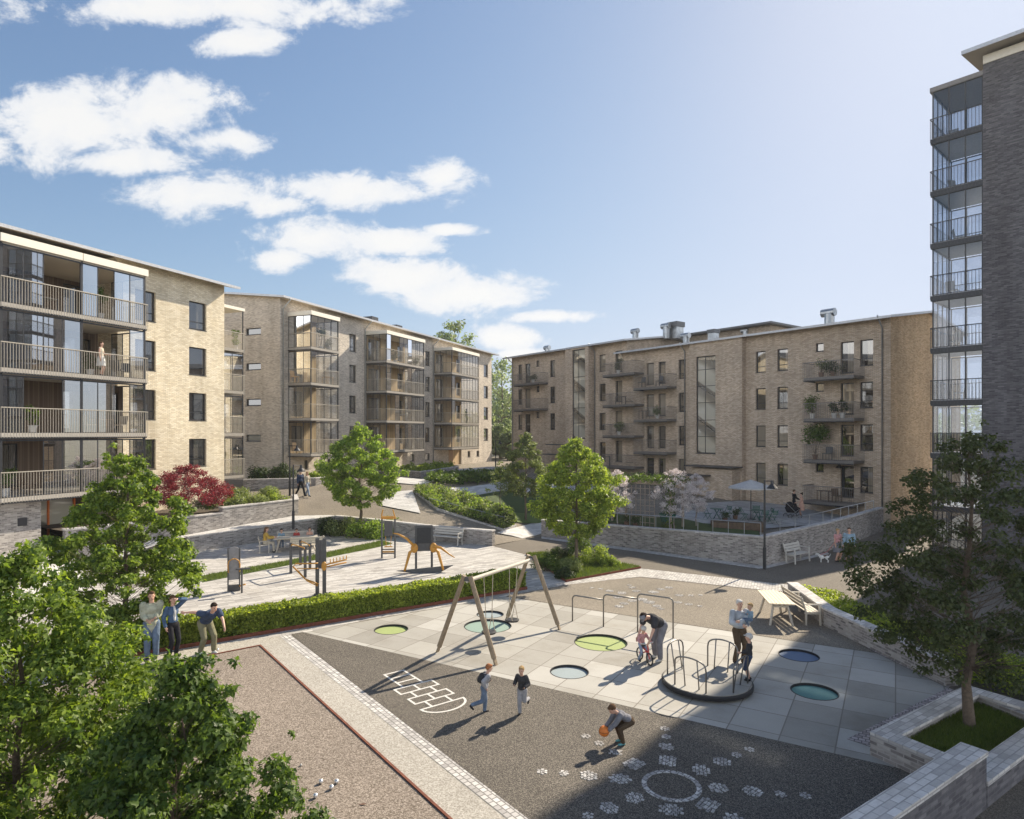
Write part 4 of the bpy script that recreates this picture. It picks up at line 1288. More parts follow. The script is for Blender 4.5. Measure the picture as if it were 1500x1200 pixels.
for a, b, c in stacks:
    x0 = f2_.x(b, -d2_); x1 = f2_.x(c, -d2_); st.append((x0, x1))
    for z in decks2:
        hs2.append((x0 + .35, x0 + .35 + min(1.7, (x1 - x0) * .4), z + .2, z + 2.25))
        if x1 - x0 > 3.6: hs2.append((x1 - 1.5, x1 - .5, z + .6, z + 2.2))
m = MB(); holed(m, 0, LEN2, 1.2, WT2, 0, hs2)
slits = [(2.0, 3.55, t - .55, t) for t in (6.2, 9.05, 11.9, 14.75)]
gable = []
m.add([(LEN2, 0, 1.2), (LEN2, 13, 1.2), (LEN2, 13, WT2), (LEN2, 6.5, 17.87), (LEN2, 0, WT2)], [(0, 1, 2, 3, 4)])
m.add([(0, 0, WT2), (0, 13, WT2), (0, 6.5, 17.87)], [(0, 1, 2)])
holed(m, 0, 13, 1.2, WT2, 0, [(2.0, 3.6, t - .55, t) for t in (6.1, 9.0, 11.9, 14.75)], axis='y', depth=.16)
m.build('wall', M_['grey_cream_brick'], b2_)
for a, b, c, d in hs2:
    if (a, b, c, d) == ent: continue
    if (b - a) > 1.69 or (d - c) > 1.9: window(b2_, a, b, c, d, style='double', name='balcony_door', glass='window_glass_warm')
    elif d - c < 1: window(b2_, a, b, c, d, style='none')
    else: window(b2_, a, b, c, d)
for t in (6.1, 9.0, 11.9, 14.75): window(b2_, 2.0, 3.6, t - .55, t, y=.14, axis='y', style='none')
m = MB(); m.box(ent[0] + .02, ent[1] - .02, .16, 1.6, 2.2, 4.64); o = m.build('entrance_recess', M_['golden_cladding'], b2_)
m = MB(); m.box(ent[0] + .2, ent[0] + 1.3, .09, .15, 2.4, 4.5); m.build('entrance_door', M_['door_wood'], b2_)
roof_slab('roof', b2_, -.5, LEN2 + .8, -.8, 13.8, 17.02, 17.95, 6.5)
for si, (x0, x1) in enumerate(st):
    for k, z in enumerate(decks2):
        random.seed(si * 7 + k)
        sk_ = {0: (4, 5), 1: (3, 4), 2: (3,), 3: (4, 5)}[(si + k) % 4] if x1 - x0 > 3.6 else ()
        balcony(b2_, x0, x1, d2_, z, rail='rail_metal', sp=.13, gap=.78, skip=sk_, glass='balcony_glass_thin', slatw=.016, deck='deck_concrete')
    m = MB(); m.box(x0 - .06, x1 + .06, -d2_ - .08, 0, 15.62, 15.95); bc = m.build('balcony_roof', M_['fascia_cream'], b2_)
    for xx in (x0 + .05, x1 - .05): m = MB(); m.box(xx - .04, xx + .04, -d2_ + .02, -d2_ + .1, 4.5, 15.6); m.build('post', M_['frame_dark'], b2_)
    m = MB()
    hh_ = [h for h in hs2 if h[0] > x0 - .1 and h[1] < x1 + .1 and h[2] > 4]
    holed(m, x0 + .1, x1 - .1, 4.58, 15.6, -.03, hh_, depth=.03); m.build('cladding', M_['golden_cladding'], b2_)
# far end balconies
for z in decks2:
    m = MB(); m.box(LEN2 + .02, LEN2 + 1.6, .6, 3.5, z - .16, z); o = m.build('balcony', M_['deck_concrete'], b2_)
    glazing(o, [((LEN2 + 1.55, .65), (LEN2 + 1.55, 3.4)), ((LEN2 + .05, .65), (LEN2 + 1.55, .65))], z, z + 2.5, .9, 'balcony_glass_thin')
def downpipe(par, x, y, z0, z1, over=.8, mat='galvanised'):
    m = MB(); m.tube([(x, y - over, z1), (x, y - over, z1 - .1), (x, y - .07, z1 - .75), (x, y - .07, z0)], .05, 8)
    m.build('downpipe', M_[mat], par, smooth=True)
downpipe(b2_, .25, 0, 2.7, 16.9); downpipe(b2_, f2_.x(534), 0, 2.7, 16.9); downpipe(b2_, f2_.x(634), 0, 2.7, 16.9)
def vent_box(par, x, y, z, w=1.2, h=1.3, hood='roof_sheet', body='galvanised'):
    m = MB(); m.box(x - w * .42, x + w * .42, y - w * .42, y + w * .42, z - .4, z + h * .6); o = m.build('roof_vent', M_[body], par)
    m = MB(); m.box(x - w * .5, x + w * .5, y - w * .5, y + w * .5, z + h * .6 + .01, z + h); m.build('hood', M_[hood], o)
def vent_cowl(par, x, y, z, r=.35, h=1.0, sx=-1):
    m = MB(); m.tube([(x, y, z - .4), (x, y, z + h)], r, 12); m.tube([(x - sx * r * 1.2, y, z + h + r * .3), (x + sx * r * 1.6, y, z + h + r * .3)], r * .85, 12)
    m.build('roof_cowl', M_['galvanised'], par, smooth=False)
for px, hh in ((543, 1.5), (579, 1.3)):
    x = f2_.x(px, 4); vent_box(b2_, x, 4, 17.45, 1.15, hh * .8, hood='frame_dark')
for px in (505, 600): vent_cowl(b2_, f2_.x(px, 3.5), 3.5, 17.2, .25, .35)

# =============================== BACK RIGHT BUILDING (B3)
A3 = math.atan2(-.797, .604)
f3 = Fac((24.7, 42.3), A3)
b3 = thing('apartment_building', 'long brown brick apartment block with open balconies behind the terrace', 'building', (24.7, 42.3, 0), A3)
xA0 = f3.x(749.5); xA1 = f3.x(862); xAr = f3.x(862, -.8); xB0 = f3.x(918); xSt0 = f3.x(1004, -.5); xSt1 = f3.x(1087, -.5)
zA = 14.95; zB = 13.85
hA = []; hB = []; wins = []
def addw(lst, a, b, t, h, style='std', y=0, name='window', glass='window_glass_warm'):
    x0, x1 = f3.x(a, y), f3.x(b, y); lst.append((x0, x1, t - h, t)); wins.append((x0, x1, t - h, t, style, y, name, glass))
Za = lambda ix, oy: 440 + .2267 * oy
for t in (14.0, 11.2, 8.35):
    addw(hA, 759, 765, t, 1.7); addw(hA, 769, 777, t, 2.1, 'none', name='balcony_door'); addw(hA, 785.5, 790, t + .2, .65, 'none')
addw(hA, 759, 765, 5.5, 1.7); addw(hA, 769, 777, 5.5, 2.1, 'none', name='balcony_door')
S = []  # projecting stair bay of the left part
xpa = f3.x(813, -.8)
for t in (14.0, 11.2, 8.35): addw(hA, 805.5, 813, t, 1.75)
addw(S, 838, 857, 14.6, 8.9, 'stair', -.8, 'stair_window', 'stair_glass')
for t in (13.9, 11.05, 8.2, 5.35):
    addw(hA, 878, 887, t, 1.65); addw(hA, 901.5, 911.5, t + .15, 2.0, 'none', name='balcony_door'); 
    if t < 13: addw(hA, 917, 927.2, t + .15, 2.0, 'none', name='balcony_door')
zt_b = (12.5, 9.66, 6.8, 3.95)
for t in zt_b:
    addw(hB, 947, 958, t + .05, 1.95, 'none', name='balcony_door'); addw(hB, 964.5, 975, t + .05, 1.95, 'none', name='balcony_door')
    addw(hB, 994, 1004.5, t + .05, 1.65)
    addw(hB, 1107, 1121.5, t, 1.62); addw(hB, 1138.5, 1154, t, 1.62)
    addw(hB, 1195, 1206.5, t + .12, .6, 'none'); addw(hB, 1231.5, 1251, t, 2.15, 'none', name='balcony_door'); addw(hB, 1260, 1279, t, 1.75)
SB = []
addw(SB, 1019.5, 1048, 12.55, 8.0, 'stair', -.5, 'stair_window', 'stair_glass')
m = MB()
xa_p0 = f3.x(828, -.8)
holed(m, xA0, xa_p0, 0, zA, 0, hA); holed(m, xAr, xB0 - 0, 0, zA, 0, hA)
holed(m, xa_p0, xAr, 0, zA, -.8, S)
m.add([(xa_p0, 0, 0), (xa_p0, -.8, 0), (xa_p0, -.8, zA), (xa_p0, 0, zA)], [(0, 1, 2, 3)]); m.add([(xAr, -.8, 0), (xAr, 0, 0), (xAr, 0, zA), (xAr, -.8, zA)], [(0, 1, 2, 3)])
m.add([(xA0, 0, 0), (xA0, 12, 0), (xA0, 12, zA), (xA0, 6, zA + .84), (xA0, 0, zA)], [(0, 1, 2, 3, 4)])
m.add([(xB0, 0, 0), (xB0, 12, 0), (xB0, 12, zA), (xB0, 6, zA + .84), (xB0, 0, zA)], [(0, 1, 2, 3, 4)])
xsb0 = f3.x(1010, -.5)
holed(m, xB0, xsb0, 0, zB, 0, hB); holed(m, xSt1, 0, 0, zB, 0, hB); holed(m, xsb0, xSt1, 0, zB, -.5, SB)
for x in (xsb0, xSt1): m.add([(x, -.5, 0), (x, 0, 0), (x, 0, zB), (x, -.5, zB)], [(0, 1, 2, 3)])
# entrance porch block under the stair bay
m.box(f3.x(1012, -1.6), f3.x(1072, -1.6), -1.6, -.502, -.2, 3.4)
m.build('wall', M_['brown_brick'], b3)
m = MB(); m.add([(0, 0, -.3), (0, 12, -.3), (0, 12, zB), (0, 6, zB + .94), (0, 0, zB)], [(0, 1, 2, 3, 4)]); m.build('gable_wall', M_['tan_brick'], b3)
for x0, x1, a, b, s_, y, nm, gl in wins:
    window(b3, x0, x1, a, b, y=y + .14, style=s_, name=nm, glass=gl)
m = MB(); m.box(xB0, xSt1 + 4, 12, 12.2, 0, zB); m.build('rear_wall', M_['brown_brick'], b3)
roof_slab('roof', b3, xA0 - .6, xB0 + .6, -.9, 12.6, zA - .03, zA + .92, 6); roof_slab('roof', b3, xB0 - 1.0, .35, -.75, 12.6, zB - .03, zB + 1.02, 6)
for (x0, x1, y0, y1, z) in ((f3.x(800, -1.6), f3.x(842, -1.6), -1.7, -.8, 5.1), (f3.x(800, -1.6), f3.x(836, -1.6), -2.2, -1.0, 4.1), (f3.x(1004, -1.8), f3.x(1074, -1.8), -2.0, -.5, 3.62), (f3.x(990, -2.6), f3.x(1030, -2.6), -2.8, -1.4, 2.9)):
    m = MB(); m.box(x0, x1, y0, y1, z - .1, z); m.build('canopy', M_['rail_dark'], b3)
def obalc(px0, px1, z, d=1.3, flip=False):
    x0 = f3.x(px0, -d); x1 = f3.x(px1, -d)
    return balcony(b3, x0, x1, d, z, rail='rail_grey', sp=.12, deck='rail_grey', glaze=False, slatw=.016, h=1.05)
for k, t in enumerate((14.0, 11.2)): obalc(752.5, 789, t - 2.35)
for k, t in enumerate((13.9, 11.05, 8.2, 5.35)): obalc(883, 929, t - 2.2)
for k, t in enumerate(zt_b): 
    if k < 3: obalc(928, 976.5, t - 2.25)
for k, t in enumerate(zt_b): obalc(1177, 1250, t - 2.45, 1.5)
downpipe(b3, f3.x(1293), 0, .5, zB + .05, .75); downpipe(b3, f3.x(872), 0, 2, zA + .05, .9); downpipe(b3, f3.x(1008) - .3, 0, .8, zB + .05, .75); downpipe(b3, xA0 + .25, 0, 2, zA + .05, .9)
# roof fittings: (pixel column, row of top) placed on roof behind the eave
def rf(px, off, z, kind, w=1.2, h=1.4):
    x = f3.x(px, off)
    if kind == 'cowl': vent_cowl(b3, x, off, z, w * .33, h * .62)
    else: vent_box(b3, x, off, z, w * .62, h * .62)
rf(802, 3, zA + .7, 'cowl', .9, .5); rf(931, 3, zA + .8, 'cowl', .9, .7); rf(976, 5, zA + .9, 'cowl', 1.0, 1.2); rf(990, 6, zA + .9, 'box', 2.0, 2.0)
rf(1005, 2.5, zB + .5, 'cowl', .9, .9); rf(1045, 3, zB + .6, 'box', 1.3, 1.3); rf(1092, 9, zB + 1.5, 'cowl', .8, .7); rf(1215, 4, zB + .6, 'cowl', 1.1, 1.4)
# rear wing with a higher roof
m = MB(); xr0, xr1 = f3.x(930, 9), f3.x(1128, 9); m.box(xr0, xr1, 9, 16, 10, zA + 1.1); m.build('rear_wing', M_['brown_brick'], b3)
m = MB(); m.box(xr0 - 1, xr1 + .6, 8.2, 16.5, zA + 1.12, zA + 1.3); m.build('roof', M_['roof_sheet'], b3)
m = MB(); xr0, xr1 = f3.x(822, 10), f3.x(880, 10); m.box(xr0, xr1, 10, 16, 12, zA + 1.6); m.build('rear_wing', M_['brown_brick'], b3)
m = MB(); m.box(xr0 - .5, xr1 + .6, 9.6, 16.5, zA + 1.62, zA + 1.8); m.build('roof', M_['roof_sheet'], b3)

# =============================== TOWER (B4)
A4 = math.atan2(-.745, .667)
f4 = Fac((24.4, 33.6), A4)
b4 = thing('apartment_tower', 'tall dark brick tower with glass corner balconies at the right edge', 'building', (24.4, 33.6, 0), A4)
m = MB(); TW = 25.75
m.box(0, 16, 0, 9, -.3, TW); m.build('wall', M_['dark_brick'], b4)
roof_slab('roof', b4, -.75, 16.8, -.85, 10, TW + .25, TW + 1.0, 4.5, th=.2)
m = MB(); m.box(0.01, 15.9, -.06, -.003, TW - .45, TW - .02); m.build('frieze', M_['fascia_cream'], b4)
xt = f4.x(1363, 0)
for k in range(9):
    z = 22.05 - 2.85 * k + .2
    if z < -1: break
    m = MB(); m.box(xt, -.02, .1, 3.6, z - .2, z); o = m.build('balcony', M_['tower_slab'], b4)
    r = MB(); slats(r, (xt - .02, .04), (-.02, .04), z - .22, z + 1.05, .15, .02); slats(r, (xt - .02, .04), (xt - .02, 3.6), z - .22, z + 1.05, .15, .02)
    slats(r, (xt, 3.66), (-.02, 3.66), z - .22, z + 1.05, .15, .02); r.build('railing', M_['frame_dark'], o)
    e = MB(); e.box(xt - .015, -.02, .06, .1, z - .3, z - .02); e.box(xt - .015, xt + .02, .1, 3.6, z - .3, z - .02); e.build('edge_beam', M_['frame_dark'], o)
    glazing(o, [((xt + .08, .15), (-.05, .15)), ((xt + .08, .15), (xt + .08, 3.55)), ((xt + .08, 3.55), (-.05, 3.55))], z + .02, z + 2.52, .8, 'tower_glass', post=.06)
m = MB(); m.box(xt - .05, 0, .05, 3.7, 24.8, 25.05); m.build('balcony_roof', M_['rail_grey'], b4)
# ------------------------------------------------------------------ swing set
def swing_set():
    fa, fb = P(645, 955), P(726, 972); ga, gb = P(743.7, 909), P(817, 922)
    H_ = 2.2
    n0, n1 = (fa + fb) / 2, (ga + gb) / 2
    ax = (n1 - n0).normalized(); side = ax.cross(V((0, 0, 1)))
    n1 = n0 + ax * 3.55
    t = thing('swing_set', 'wooden swing set with leaning posts and a long top beam on the pale slabs', 'swing set', n0, math.atan2(ax.y, ax.x))
    L = 3.55
    for x in (0, L):
        for s in (-1, 1):
            m = MB(); foot = V((x + (-.06 if x == 0 else .06), s * .93, .16)); top = V((x, s * .1, H_ + .06))
            m.tube([foot, top], [.072, .066], 8); o = m.build('leg', M_['pole_wood'], t, smooth=False)
            d = (top - foot).normalized()
            m = MB(); m.bar(foot - d * .19, foot + d * .1, .1, .05); m.build('foot_bracket', M_['pole_wood'], o)
        m = MB(); m.obox((x, 0, H_ - .03), (.05, .34, .12)); m.build('head_bracket', M_['gym_grey'], t)
    m = MB(); m.tube([(-.02, 0, H_ - .08), (L + .02, 0, H_ - .08)], .055, 12); m.build('beam', M_['bench_wood'], t)
    for x, sw in ((1.05, -.02), (2.45, .05)):
        s = MB(); s.tube([(x, sw, .40), (x, sw, .45)], [.2, .22], 20); s.tube([(x, sw, .45), (x, sw, .46)], [.22, .17], 20)
        o = s.build('seat', M_['black_rubber'], t)
        c = MB()
        for dx in (-.16, .16):
            c.tube([(x + dx * 1.5, 0, H_ - .1), (x + dx, sw, .9), (x + dx * 1.0, sw - .1, .45)], .012, 5); c.tube([(x + dx, sw, .9), (x + dx, sw + .1, .45)], .012, 5)
        c.build('rope', M_['rope'], o)
swing_set()

def rounded_bar(mb, a, b, z, r, tube=.024, l=True, rt=True):
    a, b = V((a.x, a.y, 0)), V((b.x, b.y, 0)); d = (b - a).normalized(); pts = []
    if l:
        pts.append(a)
        for k in range(6): th = PI / 2 * k / 5; pts.append(a + d * (r - r * math.cos(th)) + V((0, 0, z - r + r * math.sin(th))))
    else: pts.append(a + V((0, 0, z)))
    if rt:
        for k in range(6): th = PI / 2 * k / 5; pts.append(b - d * (r - r * math.sin(th)) + V((0, 0, z - r + r * math.cos(th))))
        pts.append(b)
    else: pts.append(b + V((0, 0, z)))
    mb.tube(pts, tube, 10)
t = thing('exercise_bars', 'row of three grey steel somersault bars stepping up in height', 'exercise bars', P(838.6, 910))
o0 = P(838.6, 910); q = [P(838.6, 910) - o0, P(884, 918) - o0, P(934, 926) - o0, P(986, 935) - o0]
for k, z in enumerate((.86, 1.04, 1.2)):
    m = MB(); rounded_bar(m, q[k], q[k + 1], z, .13, rt=(k == 2)); m.build('bar', M_['steel_tube'], t, smooth=True)

# merry-go-round
mc = P(1035.5, 995, .16); mc.z = 0
t = thing('merry_go_round', 'round merry-go-round platform with looped steel handrails and a dark rim', 'merry-go-round', mc)
RM = 1.09
m = MB(); m.tube([(0, 0, .02), (0, 0, .05), (0, 0, .13), (0, 0, .155)], [RM * .82, RM * .99, RM, RM * .985], 56); m.build('rim', M_['black_rubber'], t)
m = MB(); m.tube([(0, 0, .15), (0, 0, .172)], RM * .96, 56); m.build('platform', M_['play_slabs'], t)
for k in range(4):
    a = R(47 + 90 * k); m = MB()
    c = V((math.cos(a), math.sin(a), 0)); s = V((-c.y, c.x, 0)); pts = []
    h = .7; r0 = .93; hw = .4
    pts.append(c * r0 * .92 - s * hw + V((0, 0, .17))); 
    for j in range(13):
        th = PI * j / 12
        pts.append(c * (r0 * .92 + .05 * math.sin(th)) - s * hw * math.cos(th) + V((0, 0, .17 + h - .2 + .24 * math.sin(th) ** .6)))
    pts.append(c * r0 * .92 + s * hw + V((0, 0, .17)))
    m.tube(pts, .02, 8)
    for sg in (-.45, .45): m.tube([c * (r0 - .1) * .92 + s * hw * sg * .0 + s * hw * sg + V((0, 0, .17)), c * r0 * .94 + s * hw * sg + V((0, 0, .17 + h - .2 + .22))], .016, 8)
    m.build('handrail', M_['steel_tube'], t, smooth=True)
RIDER = mc + V((1.0, -.12, 0))

# ------------------------------------------------------------------ benches and tables
def bench(label, loc, rz, L=1.7, mat='bench_white', group=None, wood=None):
    """local: x along, seat faces -y, back at +y"""
    t = thing('bench', label, 'bench', loc, rz, group)
    m = MB()
    for k in range(4): m.box(-L / 2, L / 2, -.24 + k * .115, -.15 + k * .115, .42, .45)
    m.build('seat', M_[wood or mat], t)
    m = MB()
    for k in range(3):
        z = .52 + k * .13; y = .25 + k * .035
        m.obox((0, y, z + .05), (L, .025, .105), Matrix.Rotation(R(-14), 3, 'X'))
    m.build('backrest', M_[wood or mat], t)
    for x in (-L / 2 + .06, L / 2 - .06):
        m = MB()
        m.bar((x, -.26, 0), (x, -.22, .66), .055, .05); m.bar((x, .2, .0), (x, .2, .43), .055, .05); m.bar((x, .2, .43), (x, .37, .92), .055, .045)
        m.bar((x, -.26, .39), (x, .24, .39), .05, .05)
        m.build('side_frame', M_[mat], t)
        m = MB(); m.obox((x, 0, .675), (.07, .56, .03)); m.build('armrest', M_[mat], t)
    return t
bench('white wooden bench against the low brick wall end of the gym', P(654, 797), R(-26), 1.9, 'bench_white')
bp = (P(1147, 826) + P(1181, 815)) / 2
bench('white bench standing in the shade before the dark brick retaining wall', bp + V((-.1, -.5, 0)), math.atan2(3.55, 4.75), 1.4, 'bench_white')

def picnic(label, loc, rz, L=1.75, W_=.78, mat='table_wood'):
    t = thing('picnic_table', label, 'table', loc, rz)
    m = MB(); n = 7
    for k in range(n): m.box(-L / 2, L / 2, -W_ / 2 + k * W_ / n, -W_ / 2 + (k + 1) * W_ / n - .012, .71, .745)
    m.build('tabletop', M_[mat], t)
    for sx in (-1, 1):
        for sy in (-1, 1):
            m = MB(); m.bar((sx * (L / 2 - .12), sy * (W_ / 2 - .05), 0), (sx * (L / 2 - .32), sy * (W_ / 2 - .2), .7), .06, .05); m.build('leg', M_['bench_wood'], t)
    m = MB(); m.bar((-L / 2 + .3, 0, .64), (L / 2 - .3, 0, .64), .05, .06); m.bar((-L / 2 + .25, -.25, .6), (-L / 2 + .25, .25, .6), .05, .06); m.bar((L / 2 - .25, -.25, .6), (L / 2 - .25, .25, .6), .05, .06); m.build('cross_brace', M_['bench_wood'], t)
    return t
pa, pb, pc_ = P(1107, 866, .74), P(1148, 865, .74), P(1168, 884, .74)
tc = (pa + pc_) / 2; tc.z = 0
dirw = V((10.55 - 10.1, 15.9 - 20.9, 0)).normalized()
picnic('slatted wooden picnic table beside the low play wall', tc, math.atan2(pc_.y - pb.y, pc_.x - pb.x), 1.8, .8)
bs = (P(1184, 914) + P(1206, 916)) / 2
be_ = V((9.55, 21.6, 0))
bench('wooden bench with armrests between the picnic table and the play wall', V((9.72, 21.75, 0)), math.atan2(-5, -.15) + PI, 1.75, 'bench_wood')
# picnic group by the gym wall
tpos = V((-11.4, 34.2, 0)); ta = math.atan2(.35, 1)
picnic('grey wooden table where a woman and children sit by the sloping wall', tpos, ta, 2.2, .8, 'bench_wood')
u1 = V((math.cos(ta), math.sin(ta), 0)); v1 = V((-u1.y, u1.x, 0))
bench('grey bench with its back to the gym on the near side of the family table', tpos - v1 * .85 + u1 * .55, ta + PI, 1.7, 'bench_wood')
bench('grey bench behind the family table facing the gym', tpos + v1 * .85, ta, 1.9, 'bench_wood')
# armchair at the end
t = thing('garden_chair', 'grey wooden garden chair at the left end of the family table', 'chair', tpos - u1 * 1.55, ta + PI / 2)
m = MB(); m.box(-.25, .25, -.24, .22, .42, .45); m.build('seat', M_['bench_wood'], t)
m = MB(); m.obox((0, .27, .68), (.5, .025, .36), Matrix.Rotation(R(-12), 3, 'X')); m.build('backrest', M_['bench_wood'], t)
for sx in (-1, 1):
    for sy in (-1, 1): m = MB(); m.bar((sx * .25, sy * .22, 0), (sx * .25, sy * .22, .62), .045, .045); m.build('leg', M_['bench_wood'], t)
    m = MB(); m.obox((sx * .25, 0, .64), (.06, .5, .03)); m.build('armrest', M_['bench_wood'], t)

# ------------------------------------------------------------------ gym machines
def base_at(px, py): return P(px, py)
# 1 board with handles
t = thing('gym_board', 'grey outdoor gym board with orange arm loops and a small post beside it', 'gym machine', P(343, 866), R(20))
S1 = FP * EYE / (866 - HZ) / FP
m = MB(); m.obox((-.22, 0, .85), (.05, .09, 1.7)); m.obox((.2, 0, .85), (.05, .09, 1.66)); m.build_parts('post', M_['gym_grey'], t)
m = MB(); pts = [(-.2, .45), (.18, .45), (.18, 1.62)] + [(.18 - .19 + .19 * math.cos(a), 1.62 + .13 * math.sin(a)) for a in (R(45), R(90), R(135))] + [(-.2, 1.62)]
m.add([(x, -.02, z) for x, z in pts] + [(x, .02, z) for x, z in pts], [tuple(range(7)), tuple(range(13, 6, -1))] + [(i, (i + 1) % 7, 7 + (i + 1) % 7, 7 + i) for i in range(7)]); m.build('back_panel', M_['gym_panel'], t)
m = MB()
for s in (-1, 1): m.tube([(s * .2, -.05, .75), (s * .22, -.12, 1.05), (s * .18, -.2, 1.22), (s * .06, -.2, 1.3), (0, -.2, 1.3)], .022, 7)
m.tube([(.2, -.05, .2), (.28, -.2, .25), (.42, -.3, .3)], .03, 7); m.build('arm_loop', M_['gym_yellow'], t, smooth=True)
m = MB(); m.box(-.2, .2, -.06, .06, .02, .25); m.tube([(.3, -.45, 0), (.3, -.45, .95)], .035, 8); m.box(.08, .6, -.52, -.38, .92, .97); m.build('side_post', M_['gym_grey'], t)
# 2 parallel bars
t = thing('gym_bars', 'four grey posts with orange parallel bars in the outdoor gym', 'gym machine', P(438, 842), R(20))
pts4 = [P(426, 840), P(447, 846), P(440, 828), P(454, 834)]
o0 = P(438, 842); Mr = rotz(-R(20)); loc4 = [Mr @ (p - o0) for p in pts4]
for p, z in zip(loc4, (1.35, 1.35, 1.2, 1.2)):
    m = MB(); m.box(p.x - .06, p.x + .06, p.y - .06, p.y + .06, 0, z); m.build_parts('post', M_['gym_grey'], t)
for i, j, z in ((0, 1, 1.28), (2, 3, 1.12)):
    a, b = loc4[i], loc4[j]; m = MB(); m.tube([(a.x, a.y, z - .1), (a.x + .05, a.y - .12, z + .02), ((a.x + b.x) / 2, (a.y + b.y) / 2 - .14, z + .03), (b.x - .05, b.y - .12, z + .02), (b.x, b.y, z - .1)], .025, 7); m.build('handle', M_['gym_yellow'], t, smooth=True)
# 3 tall twin post
t = thing('gym_station', 'tall twin-post gym station with long orange levers on both sides', 'gym machine', P(470, 872), R(15))
for x, y in ((-.13, 0), (.13, -.1)):
    m = MB(); m.box(x - .07, x + .07, y - .08, y + .08, 0, 2.2); m.box(x - .13, x + .13, y - .14, y + .14, 0, .05); m.build('post', M_['gym_grey'], t)
m = MB(); m.box(-.2, .2, .1, .14, 1.0, 2.1); m.build('back_panel', M_['gym_panel'], t)
m = MB(); m.tube([(-.1, -.1, 1.25), (-.9, -.25, 1.3), (-1.0, -.25, 1.2), (-.55, -.25, .7), (-.15, -.15, .5), (-.1, -.1, .45)], .03, 7)
m.tube([(-.1, -.1, 1.05), (-.85, -.3, 1.12), (-.5, -.3, .65), (-.12, -.15, .4)], .024, 7); m.build('lever', M_['gym_yellow'], t, smooth=True)
m = MB(); m.tube([(.1, -.1, 1.15), (.35, -.12, 1.22), (.95, -.15, 1.35)], .03, 7); m.tube([(.1, .0, 1.05), (.95, -.05, 1.22)], .03, 7)
for k in range(6): m.tube([(.35 + k * .12, -.12, 1.2 + k * .025), (.35 + k * .12, -.14, 1.4 + k * .02)], .018, 6)
m.ell((.12, -.2, 1.15), (.1, .08, .18)); m.build('grip_comb', M_['gym_yellow'], t, smooth=True)
# 4 leg lift frame
t = thing('gym_tower', 'tall narrow gym frame with an orange top and small orange seat rungs', 'gym machine', P(569, 818), R(5))
m = MB()
for s in (-1, 1): m.box(s * .32 - .04, s * .32 + .04, -.04, .04, 0, 1.95)
m.box(-.28, .28, -.03, .03, .22, .27); m.box(-.28, .28, -.03, .03, .42, .47); m.build('frame', M_['gym_grey'], t)
m = MB(); m.box(-.2, .2, .0, .04, 1.1, 1.85); m.build('back_panel', M_['gym_grey'], t)
m = MB(); m.box(-.36, .36, -.06, .06, 1.96, 2.04); m.box(-.3, .3, -.3, -.22, 2.06, 2.12)
for s in (-1, 1): m.tube([(s * .34, 0, 2.0), (s * .3, -.22, 2.2), (s * .24, -.25, 2.45)], .03, 7)
m.tube([(-.28, -.02, .33), (.28, -.02, .33)], .04, 8); m.tube([(-.2, -.02, .58), (.2, -.02, .58)], .03, 8); m.tube([(-.1, -.02, .6), (-.14, -.02, 1.1)], .015, 6); m.tube([(.1, -.02, .6), (.14, -.02, 1.1)], .015, 6)
m.build_parts('handle', M_['gym_yellow'], t)
# 5 double press
t = thing('gym_press', 'wide gym press with a dark panel and orange arms reaching out on both sides', 'gym machine', P(621, 838), R(8))
m = MB()
for s in (-1, 1): m.box(s * .35 - .05, s * .35 + .05, -.05, .05, 0, 2.05)
m.build_parts('post', M_['gym_grey'], t)
m = MB(); m.box(-.38, .38, -.09, -.052, .95, 2.1); m.build('dark_panel', M_['gym_grey'], t)
m = MB(); m.box(-.31, .31, -.12, -.095, 1.3, 2.0); m.build('screen_panel', M_['dark_metal'], t)
m = MB(); m.add([(-1.2, -.2, .12), (1.3, -.2, .3), (.7, -.25, .0), (-.4, -.25, -.0), (-1.2, -.1, .12), (1.3, -.1, .3), (.7, -.1, .0), (-.4, -.1, .0)], [(0, 3, 2, 1), (4, 5, 6, 7), (0, 1, 5, 4), (1, 2, 6, 5), (2, 3, 7, 6), (3, 0, 4, 7)]); m.build('foot_plate', M_['gym_grey'], t)
for s in (-1, 1):
    m = MB(); z1 = 1.55 if s < 0 else 1.1
    m.tube([(s * .85, -.3, .12), (s * .8, -.3, .3), (s * .62, -.3, .95), (s * .5, -.28, 1.02), (s * .4, -.2, 1.02)], [.05, .05, .07, .07, .05], 8)
    m.ell((s * .42, -.25, 1.12), (.16, .09, .22), rotz(0)); m.build('seat_arm', M_['gym_yellow'], t, smooth=True)
    m = MB(); m.tube([(s * .42, -.3, 1.2), (s * .75, -.35, z1 + .02), (s * 1.1, -.4, z1 + (.22 if s < 0 else -.25)), (s * 1.35, -.4, z1 + (.28 if s < 0 else -.42))], [.07, .06, .035, .02], 8); m.build('push_arm', M_['gym_yellow'], t, smooth=True)

